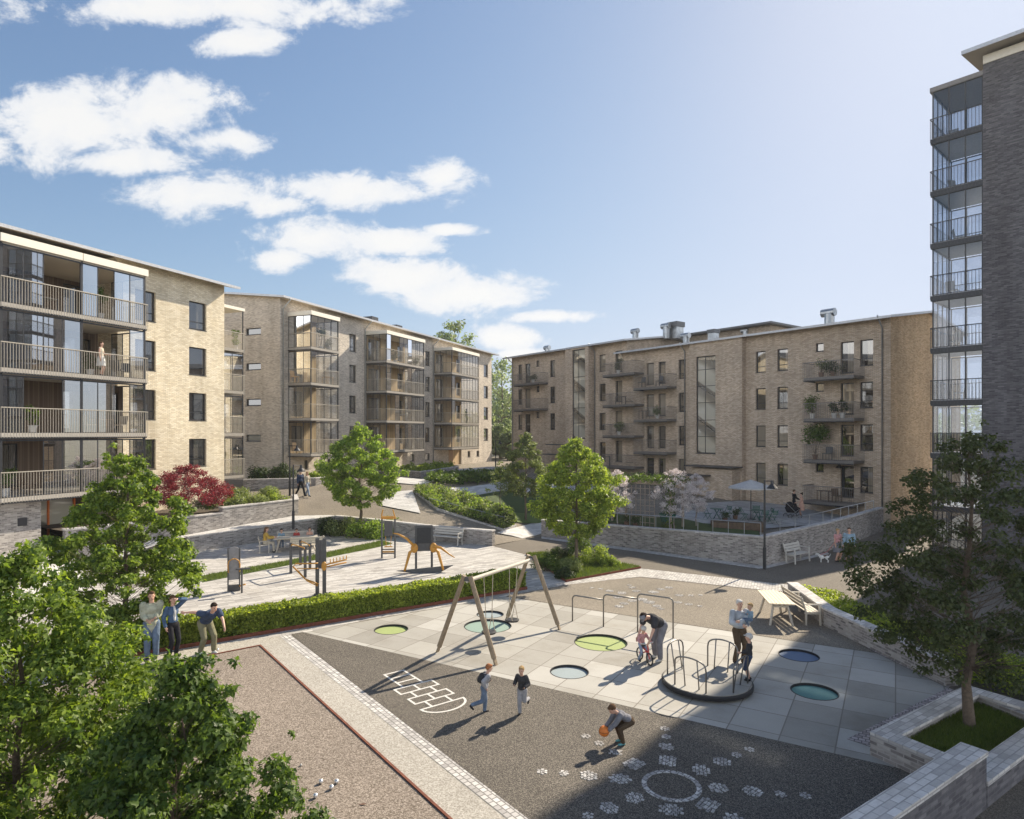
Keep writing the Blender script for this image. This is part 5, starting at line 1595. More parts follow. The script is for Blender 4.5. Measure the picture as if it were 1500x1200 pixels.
# ------------------------------------------------------------------ street lamps
def lamp(label, base, top_z, reach, ang, group='street lamps', r=.05):
    t = thing('street_lamp', label, 'street lamp', base, ang, group)
    H_ = top_z - base.z
    m = MB(); m.tube([(0, 0, 0), (0, 0, 1.0), (0, 0, 1.0), (0, 0, H_)], [r * 1.5, r * 1.5, r, r * .8], 10); m.tube([(0, 0, H_ - .06), (reach, 0, H_ - .06)], .022, 6); m.build('pole', M_['dark_metal'], t)
    m = MB(); m.tube([(reach, 0, H_ - .02), (reach, 0, H_ - .12), (reach, 0, H_ - .2), (reach, 0, H_ - .38), (reach, 0, H_ - .4)], [.05, .07, .08, .25, .25], 14); m.build('lamp_shade', M_['dark_metal'], t, smooth=False)
    m = MB(); m.ell((reach, 0, H_ - .38), (.12, .12, .06)); m.build('bulb', M_['boule_steel'], t)
def lamp_px(label, bx, by, ty, reach, ang, gz=None):
    b = P(bx, by, gz) if gz is not None else G(bx, by)
    lamp(label, b, EYE - (ty - HZ) / FP * b.y, reach, ang)
lamp_px('tall black street lamp behind the family picnic table', 429.6, 775, 681, .55, R(60), .9)
lamp_px('black street lamp left of the walking couple by the planter', 424.5, 726, 652, .5, R(0))
lamp_px('black street lamp at the corner of the terrace wall beside the white bench', 1120, 834, 703, .35, R(0), 0)
lamp_px('black street lamp standing on the terrace in front of the corner balconies', 1236, 756, 677, .3, R(180))
lamp_px('black street lamp at the gap between the middle and the brown building', 726, 686, 645, .5, R(20))
lamp_px('black street lamp behind the first white blossom tree', 893, 735, 668, .5, R(180))
# the lamp by the left building
b = V((-19.9, 33.0, 1.7)); 

# railings on the walls
def railing(label, pts, z, h=.9, n=8, mat='galvanised', zs=None):
    t = thing('handrail', label, 'railing', (0, 0, 0))
    pv = [V((p[0], p[1], 0)) for p in pts]; zs = zs or [z] * len(pv)
    m = MB(); m.tube([p + V((0, 0, a + h)) for p, a in zip(pv, zs)], .022, 8); m.build('top_rail', M_[mat], t)
    tot = sum((pv[i + 1] - pv[i]).length for i in range(len(pv) - 1))
    for i in range(len(pv) - 1):
        k = max(1, round(n * (pv[i + 1] - pv[i]).length / tot))
        for j in range(k + (i == len(pv) - 2)):
            p = pv[i].lerp(pv[i + 1], j / k); za = zs[i] + (zs[i + 1] - zs[i]) * j / k
            m = MB(); m.tube([(p.x, p.y, za), (p.x, p.y, za + h)], .016, 6); m.build('post', M_[mat], t)
gn = V((.667, .745, 0))
railing('steel railing on the long grey wall of the terrace garden', [(4.5 + .15, 36.75 + .15), (11.72, 30.55)], 0, .62, 12, zs=[1.13, 1.36])
railing('steel railing on the dark brick wall above the white bench', [(11.95, 30.75), (16.4, 34.2), (19.2, 37.0), (22.3, 40.0)], 1.46, .55, 11, zs=[1.38, 1.5, 1.5, 1.5])
p0, p1 = G(629, 742), G(739, 771)
railing('slim steel handrail along the shrub bed on the slope', [(p0.x, p0.y), (p1.x, p1.y)], 0, .55, 7, zs=[hgt(p0.x, p0.y), hgt(p1.x, p1.y)])
# bed kerb
m = MB(); q_ = [G(607, 722), G(640, 748), G(738, 779), G(757, 772)]; m.wallrun(q_, .12, [p.z - .3 for p in q_], [p.z + .15 for p in q_], side=1)
tag(m.build('bed_kerb', M_['coping_brick']), 'pale stone kerb around the long shrub bed on the slope', 'kerb')

# ------------------------------------------------------------------ terrace furniture
def chair(loc, rz, label):
    t = thing('bistro_chair', label, 'chair', loc, rz, 'green folding chairs on the terrace')
    m = MB(); [m.box(-.2, .2, -.2 + k * .08, -.14 + k * .08, .44, .46) for k in range(5)]; m.build('seat', M_['bistro_green'], t)
    m = MB(); [m.box(-.2, .2, .215 + k * .012, .235 + k * .012, .62 + k * .09, .68 + k * .09) for k in range(3)]; m.build('backrest', M_['bistro_green'], t)
    for s in (-1, 1):
        m = MB(); m.bar((s * .21, -.24, 0), (s * .21, .26, .9), .025, .02); m.bar((s * .19, .24, 0), (s * .19, -.2, .45), .025, .02); m.build('leg', M_['bistro_green'], t)
def btable(loc, label):
    t = thing('bistro_table', label, 'table', loc, .3)
    m = MB(); m.cyl((0, 0), .42, .71, .73, 20); m.build('tabletop', M_['bistro_green'], t)
    for k in range(4):
        a = k * PI / 2; m = MB(); m.bar((math.cos(a) * .34, math.sin(a) * .34, 0), (-math.cos(a) * .2, -math.sin(a) * .2, .7), .025, .025); m.build('leg', M_['bistro_green'], t)
t1 = G(1108, 764); t2 = G(1050, 762); 
btable(t1, 'green round table under the grey parasol')
for k, (a, l) in enumerate(((0, 'green folding chair right of the table under the parasol'), (70, 'green folding chair behind the table under the parasol'), (180, 'green folding chair left of the table under the parasol'), (280, 'green folding chair in front of the table under the parasol'))):
    p = t1 + V((math.cos(R(a)) * .8, math.sin(R(a)) * .8, 0)); p.z = hgt(p.x, p.y); chair(p, R(a) - PI / 2, l)
t3 = G(1132, 768); chair(t3, R(200), 'green folding chair standing apart on the right of the terrace')
btable(t2, 'green round table by the second blossom tree')
for a, l in ((20, 'green folding chair right of the table by the blossom tree'), (200, 'green folding chair left of the table by the blossom tree')):
    p = t2 + V((math.cos(R(a)) * .75, math.sin(R(a)) * .75, 0)); p.z = hgt(p.x, p.y); chair(p, R(a) - PI / 2, l)
pz = G(1100, 762); 
t = thing('parasol', 'wide grey parasol standing over the green terrace table', 'parasol', pz)
m = MB(); m.tube([(0, 0, 0), (0, 0, 2.5)], .03, 8); m.build('pole', M_['dark_metal'], t)
m = MB(); n = 8; vs = [(0, 0, 2.6)] + [(1.45 * math.cos(2 * PI * k / n), 1.45 * math.sin(2 * PI * k / n), 2.12) for k in range(n)] + [(1.45 * math.cos(2 * PI * k / n), 1.45 * math.sin(2 * PI * k / n), 2.03) for k in range(n)]
m.add(vs, [(0, 1 + k, 1 + (k + 1) % n) for k in range(n)] + [(1 + k, 9 + k, 9 + (k + 1) % n, 1 + (k + 1) % n) for k in range(n)]); m.build('canopy', M_['parasol_grey'], t)
m = MB(); m.cyl((0, 0), .3, 0, .08, 16); m.build('base', M_['dark_metal'], t)
# pergola with climbing plants
pg = G(948, 768); pg2 = G(905, 765)
t = thing('pergola', 'wooden trellis pergola overgrown with green climbing plants', 'pergola', pg, R(-40))
m = MB()
for x in (-1.9, 1.9):
    for y in (-.8, .8): m.box(x - .06, x + .06, y - .06, y + .06, -.3, 2.5)
m.build_parts('post', M_['trellis_wood'], t)
m = MB()
for k in range(9): m.box(-2.0 + k * .5 - .02, -2.0 + k * .5 + .02, -1.1, 1.1, 2.56, 2.66)
m.box(-2.1, 2.1, -.84, -.76, 2.45, 2.555); m.box(-2.1, 2.1, .76, .84, 2.45, 2.555)
m.build('beam', M_['trellis_wood'], t)
m = MB()
for k in range(7): m.box(-.9 + k * .3 - .015, -.9 + k * .3 + .015, -.83, -.8, .0, 2.4)
for k in range(7): m.box(-.9, .92, -.85, -.831, .2 + k * .33, .23 + k * .33)
m.build('trellis', M_['trellis_wood'], t)
rng = np.random.default_rng(5)
cc = np.array([(x, y, 2.65 + random.uniform(-.1, .2)) for x in np.linspace(-2, 2, 12) for y in (-.9, -.3, .4, 1)] + [(s * 1.85 + random.uniform(-.2, .2), -.8 + random.uniform(-.2, .2), z) for s in (-1, 1) for z in np.linspace(.4, 2.4, 8)])
pts, nor = clump_points(rng, cc, np.full(len(cc), .3), 5200, .9); leaf_mesh('climbing_foliage', pts, nor, .11, 'simple', 'leaf_shrub', rng, parent=t)
# pots and raised beds
for k, (x, y, l) in enumerate(((1062, 766, 'dark shrub in a brown pot beside the terrace planter box'), (1077, 762, 'small potted plant next to the green table on the terrace'), (918, 772, 'potted plant below the pergola on the left'), (931, 774, 'second small potted plant at the foot of the pergola'))):
    potted(l, G(x, y), .7, .3, 'leaf_dark', 'pot_brown', 20 + k, 260, 'pots on the terrace')
a_, b_ = G(1042, 772), G(1118, 778)
t = thing('raised_bed', 'low wooden raised bed with dark soil at the edge of the terrace', 'raised bed', (a_ + b_) / 2, math.atan2(b_.y - a_.y, b_.x - a_.x))
L_ = (b_ - a_).length / 2
m = MB(); m.box(-L_, L_, -.45, -.4, -.3, .42); m.box(-L_, L_, .4, .45, -.3, .42); m.box(-L_, -L_ + .05, -.4, .4, -.3, .42); m.box(L_ - .05, L_, -.4, .4, -.3, .42); m.build('timber_frame', M_['wood_clad'], t)
m = MB(); m.box(-L_ + .05, L_ - .05, -.4, .4, .2, .36); m.build('soil_fill', M_['soil'], t)
t = thing('raised_bed', 'dark green tub with clipped herbs below the second blossom tree', 'raised bed', G(978, 776), .2)
m = MB(); m.tube([(0, 0, 0), (0, 0, .5)], [.35, .5], 12); m.build('tub', M_['bistro_green'], t)
shrub('x', '', '', None, .5, .5, .45, 'leaf_shrub', 33, 500, .08, parent=t); t.children[-1].location.z = .45
m = MB()
for k in range(3):
    m.tube([(0, 0, 0), (0, 0, .9)], .06, 8)
for bx, by in ((1146, 740), (1152, 741)):
    g_ = G(bx, by); m = MB(); m.tube([g_, g_ + V((0, 0, 1.0))], .09, 10); m.ell(g_ + V((0, 0, 1.0)), .09); 
    tag(m.build('bollard', M_['rail_grey']), 'slim grey bollard on the terrace, %s of the pair left of the pram' % ('left' if bx < 1150 else 'right'), 'bollard', 'terrace bollards')

# steel boules
for k, (x, y, l) in enumerate(((470, 1149, 'steel boule farthest back in the cluster on the pink gravel'), (493, 1149, 'steel boule at the right of the cluster on the pink gravel'), (485.5, 1157.5, 'steel boule in the middle of the cluster on the pink gravel'), (462, 1170, 'steel boule nearest the camera on the pink gravel'))):
    p = P(x, y); m = MB(); m.ell((0, 0, .042), .042, nu=16, nv=10); tag(m.build('boule', M_['boule_steel'], loc=(p.x, p.y, .012), smooth=True), l, 'boule', 'boules on the court')
p = P(441, 1123); m = MB(); m.ell((0, 0, .02), .022); tag(m.build('jack_ball', M_['pot_white'], loc=(p.x, p.y, .012), smooth=True), 'small white target ball alone on the gravel behind the boules', 'ball')
p = P(319, 954); m = MB(); m.ell((0, 0, .042), .042, nu=16, nv=10); tag(m.build('boule', M_['boule_steel'], loc=(p.x, p.y, .006), smooth=True), 'steel boule lying beside the feet of the bending player', 'boule', 'boules on the court')
for x, y in ((531, 1180), (308, 969)):
    p = P(x, y); m = MB(); m.add([(-.07, 0, .002), (0, .03, .012), (.08, 0, .02), (0, -.03, .012)], [(0, 1, 2), (0, 2, 3)]); tag(m.build('fallen_leaf', M_['pot_brown'], loc=(p.x, p.y, .013)), 'brown dry leaf lying on the pink gravel ' + ('near the boules' if x > 400 else 'near the bending player'), 'leaf')
# ------------------------------------------------------------------ people
yaw = lambda d: R(d)      # 0 = right, 90 = away from the camera, -90 = towards it
person('standing man in a loose sage green shirt watching the boules from behind the foliage', V((-9.95, 17.9, 0)), R(-60), 1.86, lh=(-.06, .24, 1.08), rh=(.09, .26, 1.04), shirt='cloth_sage', sleeve=.8, jacket_len=.3, trousers='cloth_jeans', hair='hair_brown', hairlen='long', loose=.02, fat=1.0, le=(-.4, -1, -.3), re=(.4, -1, -.3))
person('standing woman in a denim jacket raising a hand to her forehead', P(253, 962) + V((0, 0, 0)), R(-30), 1.72, fem=True, lh=(-.02, .22, 1.66), le=(-1, .2, .1), rh=(.24, .05, .9), shirt='cloth_denim', undershirt='cloth_white', trousers='cloth_black', hair='hair_brown', hairlen='tail', shoes='shoe_dark')
person('man bending forward in a dark T-shirt after throwing a boule', P(303, 958), R(-38), 1.82, pelvis=(0, -.12, .86), lean=R(52), neck=R(-38), lh=(-.12, .78, .72), rh=(.55, -.3, 1.2), re=(.2, -.5, 1), le=(-1, 0, .2), shirt='cloth_navy', sleeve=.32, trousers='cloth_olive', hair='hair_dark', lf=(-.15, .08, .08), rf=(.13, -.1, .08), shoes='shoe_white', loose=.015)
# running boys
t, i = person('running boy with a backpack seen from behind on the dark play surface', P(709, 1045), R(22), 1.06, hs=1.28, pelvis=(0, 0, .93), lean=R(14), lf=(-.08, .05, .06), rf=(.1, -.52, .42), rk=(0, 1, -.2), rt=R(-60), lh=(-.22, .25, 1.1), rh=(.26, -.02, 1.02), shirt='cloth_lightgrey', trousers='cloth_jeans', hair='hair_red', shoes='shoe_dark', loose=.02)
m = MB(); Tm = Matrix.Rotation(-R(14), 3, 'X'); c_ = i['chest'] - i['fw'] * .2; m.ell(c_, (.15, .1, .2), Tm, 12, 8); m.ell(c_ - i['fw'] * .08 - i['up'] * .05, (.11, .05, .12), Tm)
for s in (-1, 1): m.tube([c_ + i['up'] * .15 + i['rt'] * .1 * s, i['chest'] + i['up'] * .2 + i['rt'] * .11 * s + i['fw'] * .03, i['chest'] + i['rt'] * .12 * s + i['fw'] * .15, i['chest'] - i['up'] * .15 + i['rt'] * .13 * s], .018, 6)
o = remeshed(m, 'backpack', M_['cloth_charcoal'], None, .012); S_ = i['S']; o.scale = (S_,) * 3; o.location = t.location; o.rotation_euler = t.rotation_euler; tag(o, 'dark backpack worn by the running boy', 'backpack')
person('running boy in a dark jacket coming towards the camera', P(765, 1046), R(-112), 1.03, hs=1.3, pelvis=(0, 0, .95), lean=R(6), rf=(.06, .1, .08), lf=(-.1, -.42, .45), lk=(0, 1, -.2), lt=R(-60), lh=(-.2, .24, 1.12), rh=(.24, .2, 1.15), shirt='cloth_charcoal', trousers='cloth_lightgrey', hair='hair_blond', shoes='shoe_dark', loose=.02, jacket_len=.1)
t, i = person('boy bending down with an orange ball in his hands', P(910, 1089), R(196), 1.14, hs=1.25, pelvis=(0, -.3, .68), lean=R(58), neck=R(-20), lh=(-.13, .5, .48), rh=(.1, .52, .46), lf=(-.14, .0, .08), rf=(.12, -.05, .08), shirt='cloth_grey', trousers='cloth_brown', hair='hair_brown', shoes='shoe_teal', loose=.02, curl=.3)
bm_ = (i['lh'] + i['rh']) / 2; bw = Matrix.Rotation(t.rotation_euler.z, 3, 'Z') @ (bm_ * i['S']) + t.location
m = MB(); m.ell((0, 0, 0), .105, nu=20, nv=14); o = m.build('ball', M_['ball_orange'], loc=bw + V((-.05, -.01, -.03)), smooth=True); tag(o, 'orange ball held by the bending boy', 'ball')
m = MB()
for a in (0, 1): m.tube([V((math.cos(k * PI / 8) * .106, math.sin(k * PI / 8) * .106 * (a == 0), math.sin(k * PI / 8) * .106 * (a == 1))) for k in range(17)], .004, 5)
m.build('seam', M_['black_rubber'], o)
# father with child on balance bike
t, i = person('father in a dark T-shirt bending over the child on the red bike', P(962, 967), R(215), 1.84, pelvis=(0, -.16, .92), lean=R(62), neck=R(18), lh=(-.2, .5, .62), rh=(.2, .5, .62), lf=(-.14, .02, .08), rf=(.16, -.12, .08), shirt='cloth_charcoal', sleeve=.35, trousers='cloth_grey', hair='hair_dark', shoes='shoe_white', loose=.015, hat=('cloth_grey', 'cap'))
kb = P(944, 970)
bt = thing('balance_bike', 'small red and white bicycle ridden by the child with a helmet', 'bicycle', kb, R(-70) )
for x in (-.24, .26):
    m = MB(); m.tube([(x + .15 * math.cos(a * PI / 10), 0, .16 + .15 * math.sin(a * PI / 10)) for a in range(21)], .02, 6, cap=False); w_ = m.build('wheel', M_['tyre'], bt)
    m = MB(); [m.tube([(x, 0, .16), (x + .14 * math.cos(a), 0, .16 + .14 * math.sin(a))], .004, 4) for a in np.linspace(0, 6.28, 9)[:-1]]; m.build('spokes', M_['boule_steel'], w_)
m = MB(); m.bar((-.24, 0, .16), (.16, 0, .34), .03, .03); m.bar((-.12, 0, .38), (.16, 0, .32), .03, .03); m.bar((.26, .0, .16), (.16, 0, .5), .03, .03); m.bar((-.24, 0, .16), (-.12, 0, .4), .025, .025); m.build('frame', M_['bike_red'], bt)
m = MB(); m.obox((-.13, 0, .43), (.18, .1, .04)); m.build('saddle', M_['black_rubber'], bt)
m = MB(); m.tube([(.12, -.2, .56), (.16, 0, .52), (.12, .2, .56)], .015, 6); m.build('handlebar', M_['pot_white'], bt)
person('small child with a helmet sitting on the red bike', kb + V((-.03, .08, 0)), R(-70), .98, hs=1.4, pelvis=(0, -.1, .84), lean=R(12), lh=(-.3, .3, .98), rh=(.3, .3, .98), lf=(-.2, .08, .1), rf=(.2, -.05, .1), shirt='cloth_pink', trousers='cloth_palejeans', hair='hair_blond', hat=('cap_white', 'helmet'), shoes='shoe_dark')
# grandfather with baby
gpos = P(1083, 972)
t, i = person('grey-haired man in a checked shirt carrying a baby on his arm', gpos, R(-78), 1.74, lh=(.12, .26, 1.22), rh=(.12, .3, 1.12), le=(-1, .1, -.4), re=(.8, -.3, -.5), lf=(-.1, .02, .08), rf=(.12, -.02, .08), shirt='cloth_plaid', trousers='cloth_brown', hair='hair_white', loose=.015)
person('baby in a light top held on the arm of the grey-haired man', gpos + V((.22, -.2, .98)), R(200), .78, hs=1.75, pelvis=(0, 0, .6), lf=(-.12, .2, .28), rf=(.12, .2, .28), lh=(-.15, .25, .95), rh=(.15, .25, .95), shirt='cloth_blue', trousers='cloth_jeans', hair='hair_blond', shoes='cloth_white')
person('small boy standing on the rim of the merry-go-round holding the rail', RIDER + V((0, 0, .17)), R(150), 1.12, hs=1.3, lh=(-.12, .3, 1.05), rh=(.1, .3, 1.0), shirt='cloth_charcoal', sleeve=.9, trousers='cloth_navy', legs=.6, hair='hair_white', hat=('cap_white', 'cap'), shoes='shoe_dark')
# couple with dog
person('man in a pale blue shirt on the shaded road near the dog', P(1244, 826), R(-120), 1.74, rf=(.1, .1, .08), shirt='cloth_blue', sleeve=.9, trousers='cloth_brown', hair='hair_dark', legs=.6, vox=.02)
person('woman in a pink top and grey skirt on the shaded road', P(1227, 823), R(-70), 1.62, fem=True, lh=(-.2, .25, 1.0), shirt='cloth_pink', sleeve=.3, trousers='skin', skirt='cloth_grey', hair='hair_blond', vox=.02)
def dog(label, loc, rz, s=1.0):
    t = thing('dog', label, 'dog', loc, rz); t.scale = (s, s, s)
    m = MB()
    m.ell((.12, 0, .3), (.15, .09, .11)); m.ell((-.12, 0, .31), (.16, .075, .085)); cone(m, (.2, 0, .34), (.3, 0, .45), .07, .055)
    m.ell((.34, 0, .47), (.075, .055, .06)); cone(m, (.38, 0, .455), (.45, 0, .44), .035, .024)
    for sy in (-.05, .05):
        m.tube([(.15, sy, .3), (.16, sy, .16), (.155, sy, .03), (.18, sy, .015)], [.045, .028, .02, .022], 8)
        m.tube([(-.18, sy, .32), (-.13, sy, .2), (-.23, sy, .12), (-.21, sy, .02), (-.18, sy, .015)], [.06, .04, .022, .02, .022], 8)
        m.tube([(.31, sy * .8, .51), (.3, sy * 1.5, .53), (.3, sy * 1.6, .46)], [.02, .02, .008], 6)
    m.tube([(-.26, 0, .35), (-.33, 0, .43), (-.34, 0, .52)], [.022, .018, .01], 6)
    remeshed(m, 'body', M_['cloth_white'], t, .012, 1)
    m = MB(); m.ell((-.05, 0, .36), (.12, .065, .05)); m.ell((.31, 0, .51), (.05, .058, .04)); remeshed(m, 'dark_patch', M_['hair_brown'], t, .012, 1)
dog('small white and brown dog standing on the shaded road beside the couple', P(1207, 824), R(170), .85)
m = MB(); a_ = P(1207, 824) + V((-.2, 0, .36)); b_ = P(1227, 823) + V((-.22, -.2, 1.0)); m.tube([a_, (a_ + b_) / 2 - V((0, 0, .15)), b_], .008, 5); tag(m.build('dog_leash', M_['bike_red']), 'thin leash from the small dog up to the hand of the woman', 'leash')
# pram and women
pw = G(1174, 758); pw2 = G(1163, 752)
person('woman in a long peach dress standing beside the dark pram', pw, R(170), 1.66, fem=True, lh=(-.1, .35, 1.05), shirt='cloth_peach', sleeve=.0, trousers=None, skirt='cloth_peach', hair='hair_dark', hairlen='bun', vox=.02)
person('woman in a black top standing behind the dark pram', pw2, R(0), 1.66, fem=True, rh=(.1, .35, 1.02), lh=(-.1, .35, 1.02), shirt='cloth_black', trousers='cloth_black', hair='hair_brown', vox=.02)
pp = G(1161, 759)
t = thing('pram', 'dark pram with a folded hood between the two women on the terrace', 'pram', pp, R(10))
m = MB(); m.tube([(-.35, 0, .75), (-.3, 0, .6), (.3, 0, .55), (.4, 0, .7)], [.2, .24, .22, .16], 12); m.build('carrycot', M_['cloth_black'], t)
m = MB(); m.ell((-.22, 0, .85), (.26, .23, .25)); m.build('hood', M_['cloth_black'], t)
m = MB()
for s in (-.22, .22): m.bar((-.35, s, .15), (.35, s, .6), .03, .03); m.bar((.35, s, .15), (-.55, s, 1.0), .03, .03)
m.bar((-.55, -.22, 1.0), (-.55, .22, 1.0), .035, .035); m.build('chassis', M_['galvanised'], t)
for x in (-.35, .35):
    for s in (-.27, .27): m = MB(); m.tube([(x + .14 * math.cos(a * PI / 8), s, .15 + .14 * math.sin(a * PI / 8)) for a in range(17)], .02, 6, cap=False); m.build('wheel', M_['tyre'], t)
# walking couple
person('man in a dark jacket with a backpack walking beside the woman on the upper road', G(440, 727), R(-35), 1.84, lf=(-.1, .32, .1), rf=(.1, -.34, .14), shirt='cloth_navy', trousers='cloth_black', hair='hair_dark', vox=.02)
person('woman in pale jeans and a cream top walking along the upper road', G(450, 727.5), R(-30), 1.76, fem=True, lf=(-.1, -.28, .12), rf=(.1, .3, .09), shirt='cloth_sand', trousers='cloth_palejeans', hair='hair_blond', hairlen='long', vox=.02)
# pair behind the fine tree
person('person in dark trousers walking behind the slender tree, left of the two', G(750, 722), R(180), 1.75, lf=(-.1, .25, .1), rf=(.1, -.28, .12), shirt='cloth_mustard', trousers='cloth_black', vox=.024)
person('person in black walking behind the slender tree, right of the two', G(757.5, 722), R(180), 1.75, lf=(-.1, -.2, .1), rf=(.1, .24, .1), shirt='cloth_charcoal', trousers='cloth_navy', vox=.024)
# seated family
def seated(label, pos, y, h, hs=1.0, **kw):
    S = h / 1.75; zz = .45 / S
    person(label, pos, y, h, hs, pelvis=(0, -.05, zz + .1), lf=(-.12, .42, max(.08, zz - .42 + .03)), rf=(.12, .42, max(.08, zz - .42 + .03)), lh=(-.18, .42, zz + .33), rh=(.18, .42, zz + .33), lean=R(8), vox=.018, **kw)
seated('woman in a mustard top sitting on the chair at the left table end', tpos - u1 * 1.5, ta, 1.72, fem=True, shirt='cloth_mustard', trousers='cloth_sand', hair='hair_brown', hairlen='long')
seated('child in a bright blue top sitting behind the family table next to the woman', tpos + v1 * .8 - u1 * .72, ta - PI / 2, 1.2, 1.25, shirt='cloth_blue', trousers='cloth_jeans', hair='hair_dark')
seated('child in a red top sitting in the middle behind the family table', tpos + v1 * .8 + u1 * .05, ta - PI / 2, 1.15, 1.27, shirt='cloth_red', trousers='cloth_jeans', hair='hair_dark')
seated('dark-haired child sitting behind the family table at its right end', tpos + v1 * .8 + u1 * .72, ta - PI / 2, 1.2, 1.25, shirt='cloth_peach', trousers='cloth_jeans', hair='hair_dark', hairlen='long')
# on the balconies
def onb(F_, px, off, z): x = F_.x(px, off); return F_.w(x, off, z)
person('woman in a white skirt standing at the railing of the second highest balcony', onb(f1_, 148, -2.3, 9.08), R(10), 1.74, fem=True, shirt='cloth_sand', sleeve=0, trousers=None, skirt='cloth_white', hair='hair_brown', hairlen='long', lh=(-.15, .3, 1.1), vox=.016)
person('person in a grey top on a balcony of the last glass stack', onb(f2_, 683, -1.7, 7.43), R(-20), 1.74, shirt='cloth_lightgrey', trousers='cloth_white', hair='hair_dark', vox=.024)

# balcony plants and furniture
K = 'plants standing on balconies'
def pb(F_, px, off, z, h, r, lab, mat='leaf_shrub', pot='pot_white', s=1, n=420, ls=.11, tall=False, ph=.35): potted(lab, onb(F_, px, off, z), h, r, mat, pot, s, n, K, ph=ph, lsize=ls, tall=tall)
pb(f1_, 147, -2.0, 11.92, 1.7, .38, 'leafy tall plant behind the railing of the top left balcony', s=1, tall=True)
pb(f1_, 132, -1.8, 9.07, 1.3, .35, 'potted bush left of the woman on the balcony', 'leaf_dark', s=2)
pb(f1_, 48, -2.1, 6.22, 1.3, .3, 'bushy pot plant on the left of the balcony level with the camera', 'leaf_shrub', s=3)
pb(f1_, 8, -1.5, 3.37, 1.3, .35, 'leafy pot plant on the lowest left balcony beside the glass door', s=4)
pb(f1_, 345, 1.0, 11.92, 1.5, .3, 'slim potted tree on the far end balcony of the left building', s=5)
pb(f2_, 470, -1.3, 13.1, 1.9, .5, 'tall palm-like plant on the top balcony of the first glass stack', 'leaf_dark', s=6, tall=True)
pb(f2_, 482, -1.6, 13.1, .9, .45, 'bushy plant on the top balcony of the first glass stack', 'leaf_dark', s=7)
pb(f2_, 579, -1.4, 13.1, 1.4, .5, 'dark potted bush on the top balcony of the second glass stack, left', 'leaf_dark', s=8)
pb(f2_, 609, -1.4, 13.1, 1.0, .4, 'dark potted bush on the top balcony of the second glass stack, right', 'leaf_dark', s=9)
zb3 = [t - 2.45 for t in zt_b]
pb(f3, 1203, -.9, zb3[0] + .03, 1.2, .5, 'wispy plant on the top corner balcony of the brown building', 'leaf_shrub', 'pot_brown', 10, 300)
pb(f3, 1220, -1.1, zb3[0] + .03, 1.0, .6, 'spreading plant in a trough on the top corner balcony', 'leaf_dark', 'pot_brown', 11, 500)
pb(f3, 1190, -1.1, zb3[1] + .03, 1.85, .5, 'bush with red flowers in a white pot on the second corner balcony', 'leaf_shrub', 'pot_white', 12, 700)
pb(f3, 1222, -1.1, zb3[1] + .03, 1.1, .35, 'round bush in a white pot in the middle of the second corner balcony', 'leaf_dark', 'pot_white', 13)
pb(f3, 1234, -1.1, zb3[1] + .03, 1.3, .3, 'upright bush in a white pot near the door of the second corner balcony', 'leaf_dark', 'pot_white', 14)
pb(f3, 1194, -1.0, zb3[2] + .03, 2.35, .75, 'large palm with a spreading green head on the third corner balcony', 'leaf_shrub', 'pot_brown', 15, 1500, .14, True)
pb(f3, 906, -.8, 11.75, 1.5, .4, 'tall bush on the top middle balcony of the brown building', 'leaf_dark', 'pot_white', 16)
pb(f3, 907, -.8, 6.05, 1.1, .45, 'round green bush in a pale trough on the third middle balcony', 'leaf_shrub', 'pot_white', 17, 600)
pb(f3, 781, -.8, 11.7, .9, .45, 'dark bush on the far left top balcony of the brown building', 'leaf_dark', 'pot_white', 18)
pb(f3, 963, -.8, 7.5, 1.0, .4, 'green bush on the second balcony beside the tall stair window', 'leaf_shrub', 'pot_white', 19)
# balcony tables/chairs
def bset(F_, px, off, z, label, rz=0, mat='wood_light', cat='table'):
    t = thing('balcony_table', label, cat, onb(F_, px, off, z), rz)
    m = MB(); m.box(-.45, .45, -.3, .3, .68, .72); m.build('tabletop', M_[mat], t)
    for sx in (-1, 1):
        for sy in (-1, 1): m = MB(); m.bar((sx * .4, sy * .25, 0), (sx * .4, sy * .25, .68), .04, .04); m.build('leg', M_[mat], t)
def bchair(F_, px, off, z, label, rz=0, mat='wood_light'):
    t = thing('balcony_chair', label, 'chair', onb(F_, px, off, z), rz, 'chairs on balconies')
    m = MB(); m.box(-.24, .24, -.24, .24, .4, .45); m.build('seat', M_[mat], t)
    m = MB(); m.obox((0, .26, .68), (.46, .03, .45), Matrix.Rotation(R(-10), 3, 'X')); m.build('backrest', M_[mat], t)
    for sx in (-1, 1):
        for sy in (-1, 1): m = MB(); m.bar((sx * .21, sy * .21, 0), (sx * .21, sy * .21, .4), .035, .035); m.build('leg', M_[mat], t)
bset(f1_, 150, -1.4, 6.22, 'wooden table on the glazed balcony level with the camera', A1)
bchair(f1_, 133, -1.6, 6.22, 'wooden armchair left of the table on the balcony level with the camera', A1 + 1.3)
bchair(f1_, 176, -1.5, 6.22, 'folding chair right of the table on the balcony level with the camera', A1 - 1.3, 'bench_wood')
bset(f1_, 66, -1.5, 11.92, 'dark table on the top left balcony', A1, 'gym_grey')
bchair(f1_, 185, -1.5, 9.07, 'dark armchair at the right end of the balcony with the woman', A1 - .6, 'gym_grey')
bchair(f1_, 172, -1.9, 9.07, 'dark armchair behind the woman on the balcony', A1 + 2, 'gym_grey')
bchair(f1_, 40, -1.5, 3.37, 'wooden chair on the lowest left balcony', A1 + .5, 'wood_clad')
bchair(f2_, 432, -1.3, 10.25, 'orange wooden chair on the third floor of the first glass stack', A1)
bset(f2_, 480, -1.2, 10.25, 'small table on the third floor of the first glass stack', A1)
bchair(f2_, 435, -1.3, 4.58, 'orange wooden chair on the lowest floor of the first glass stack', A1)
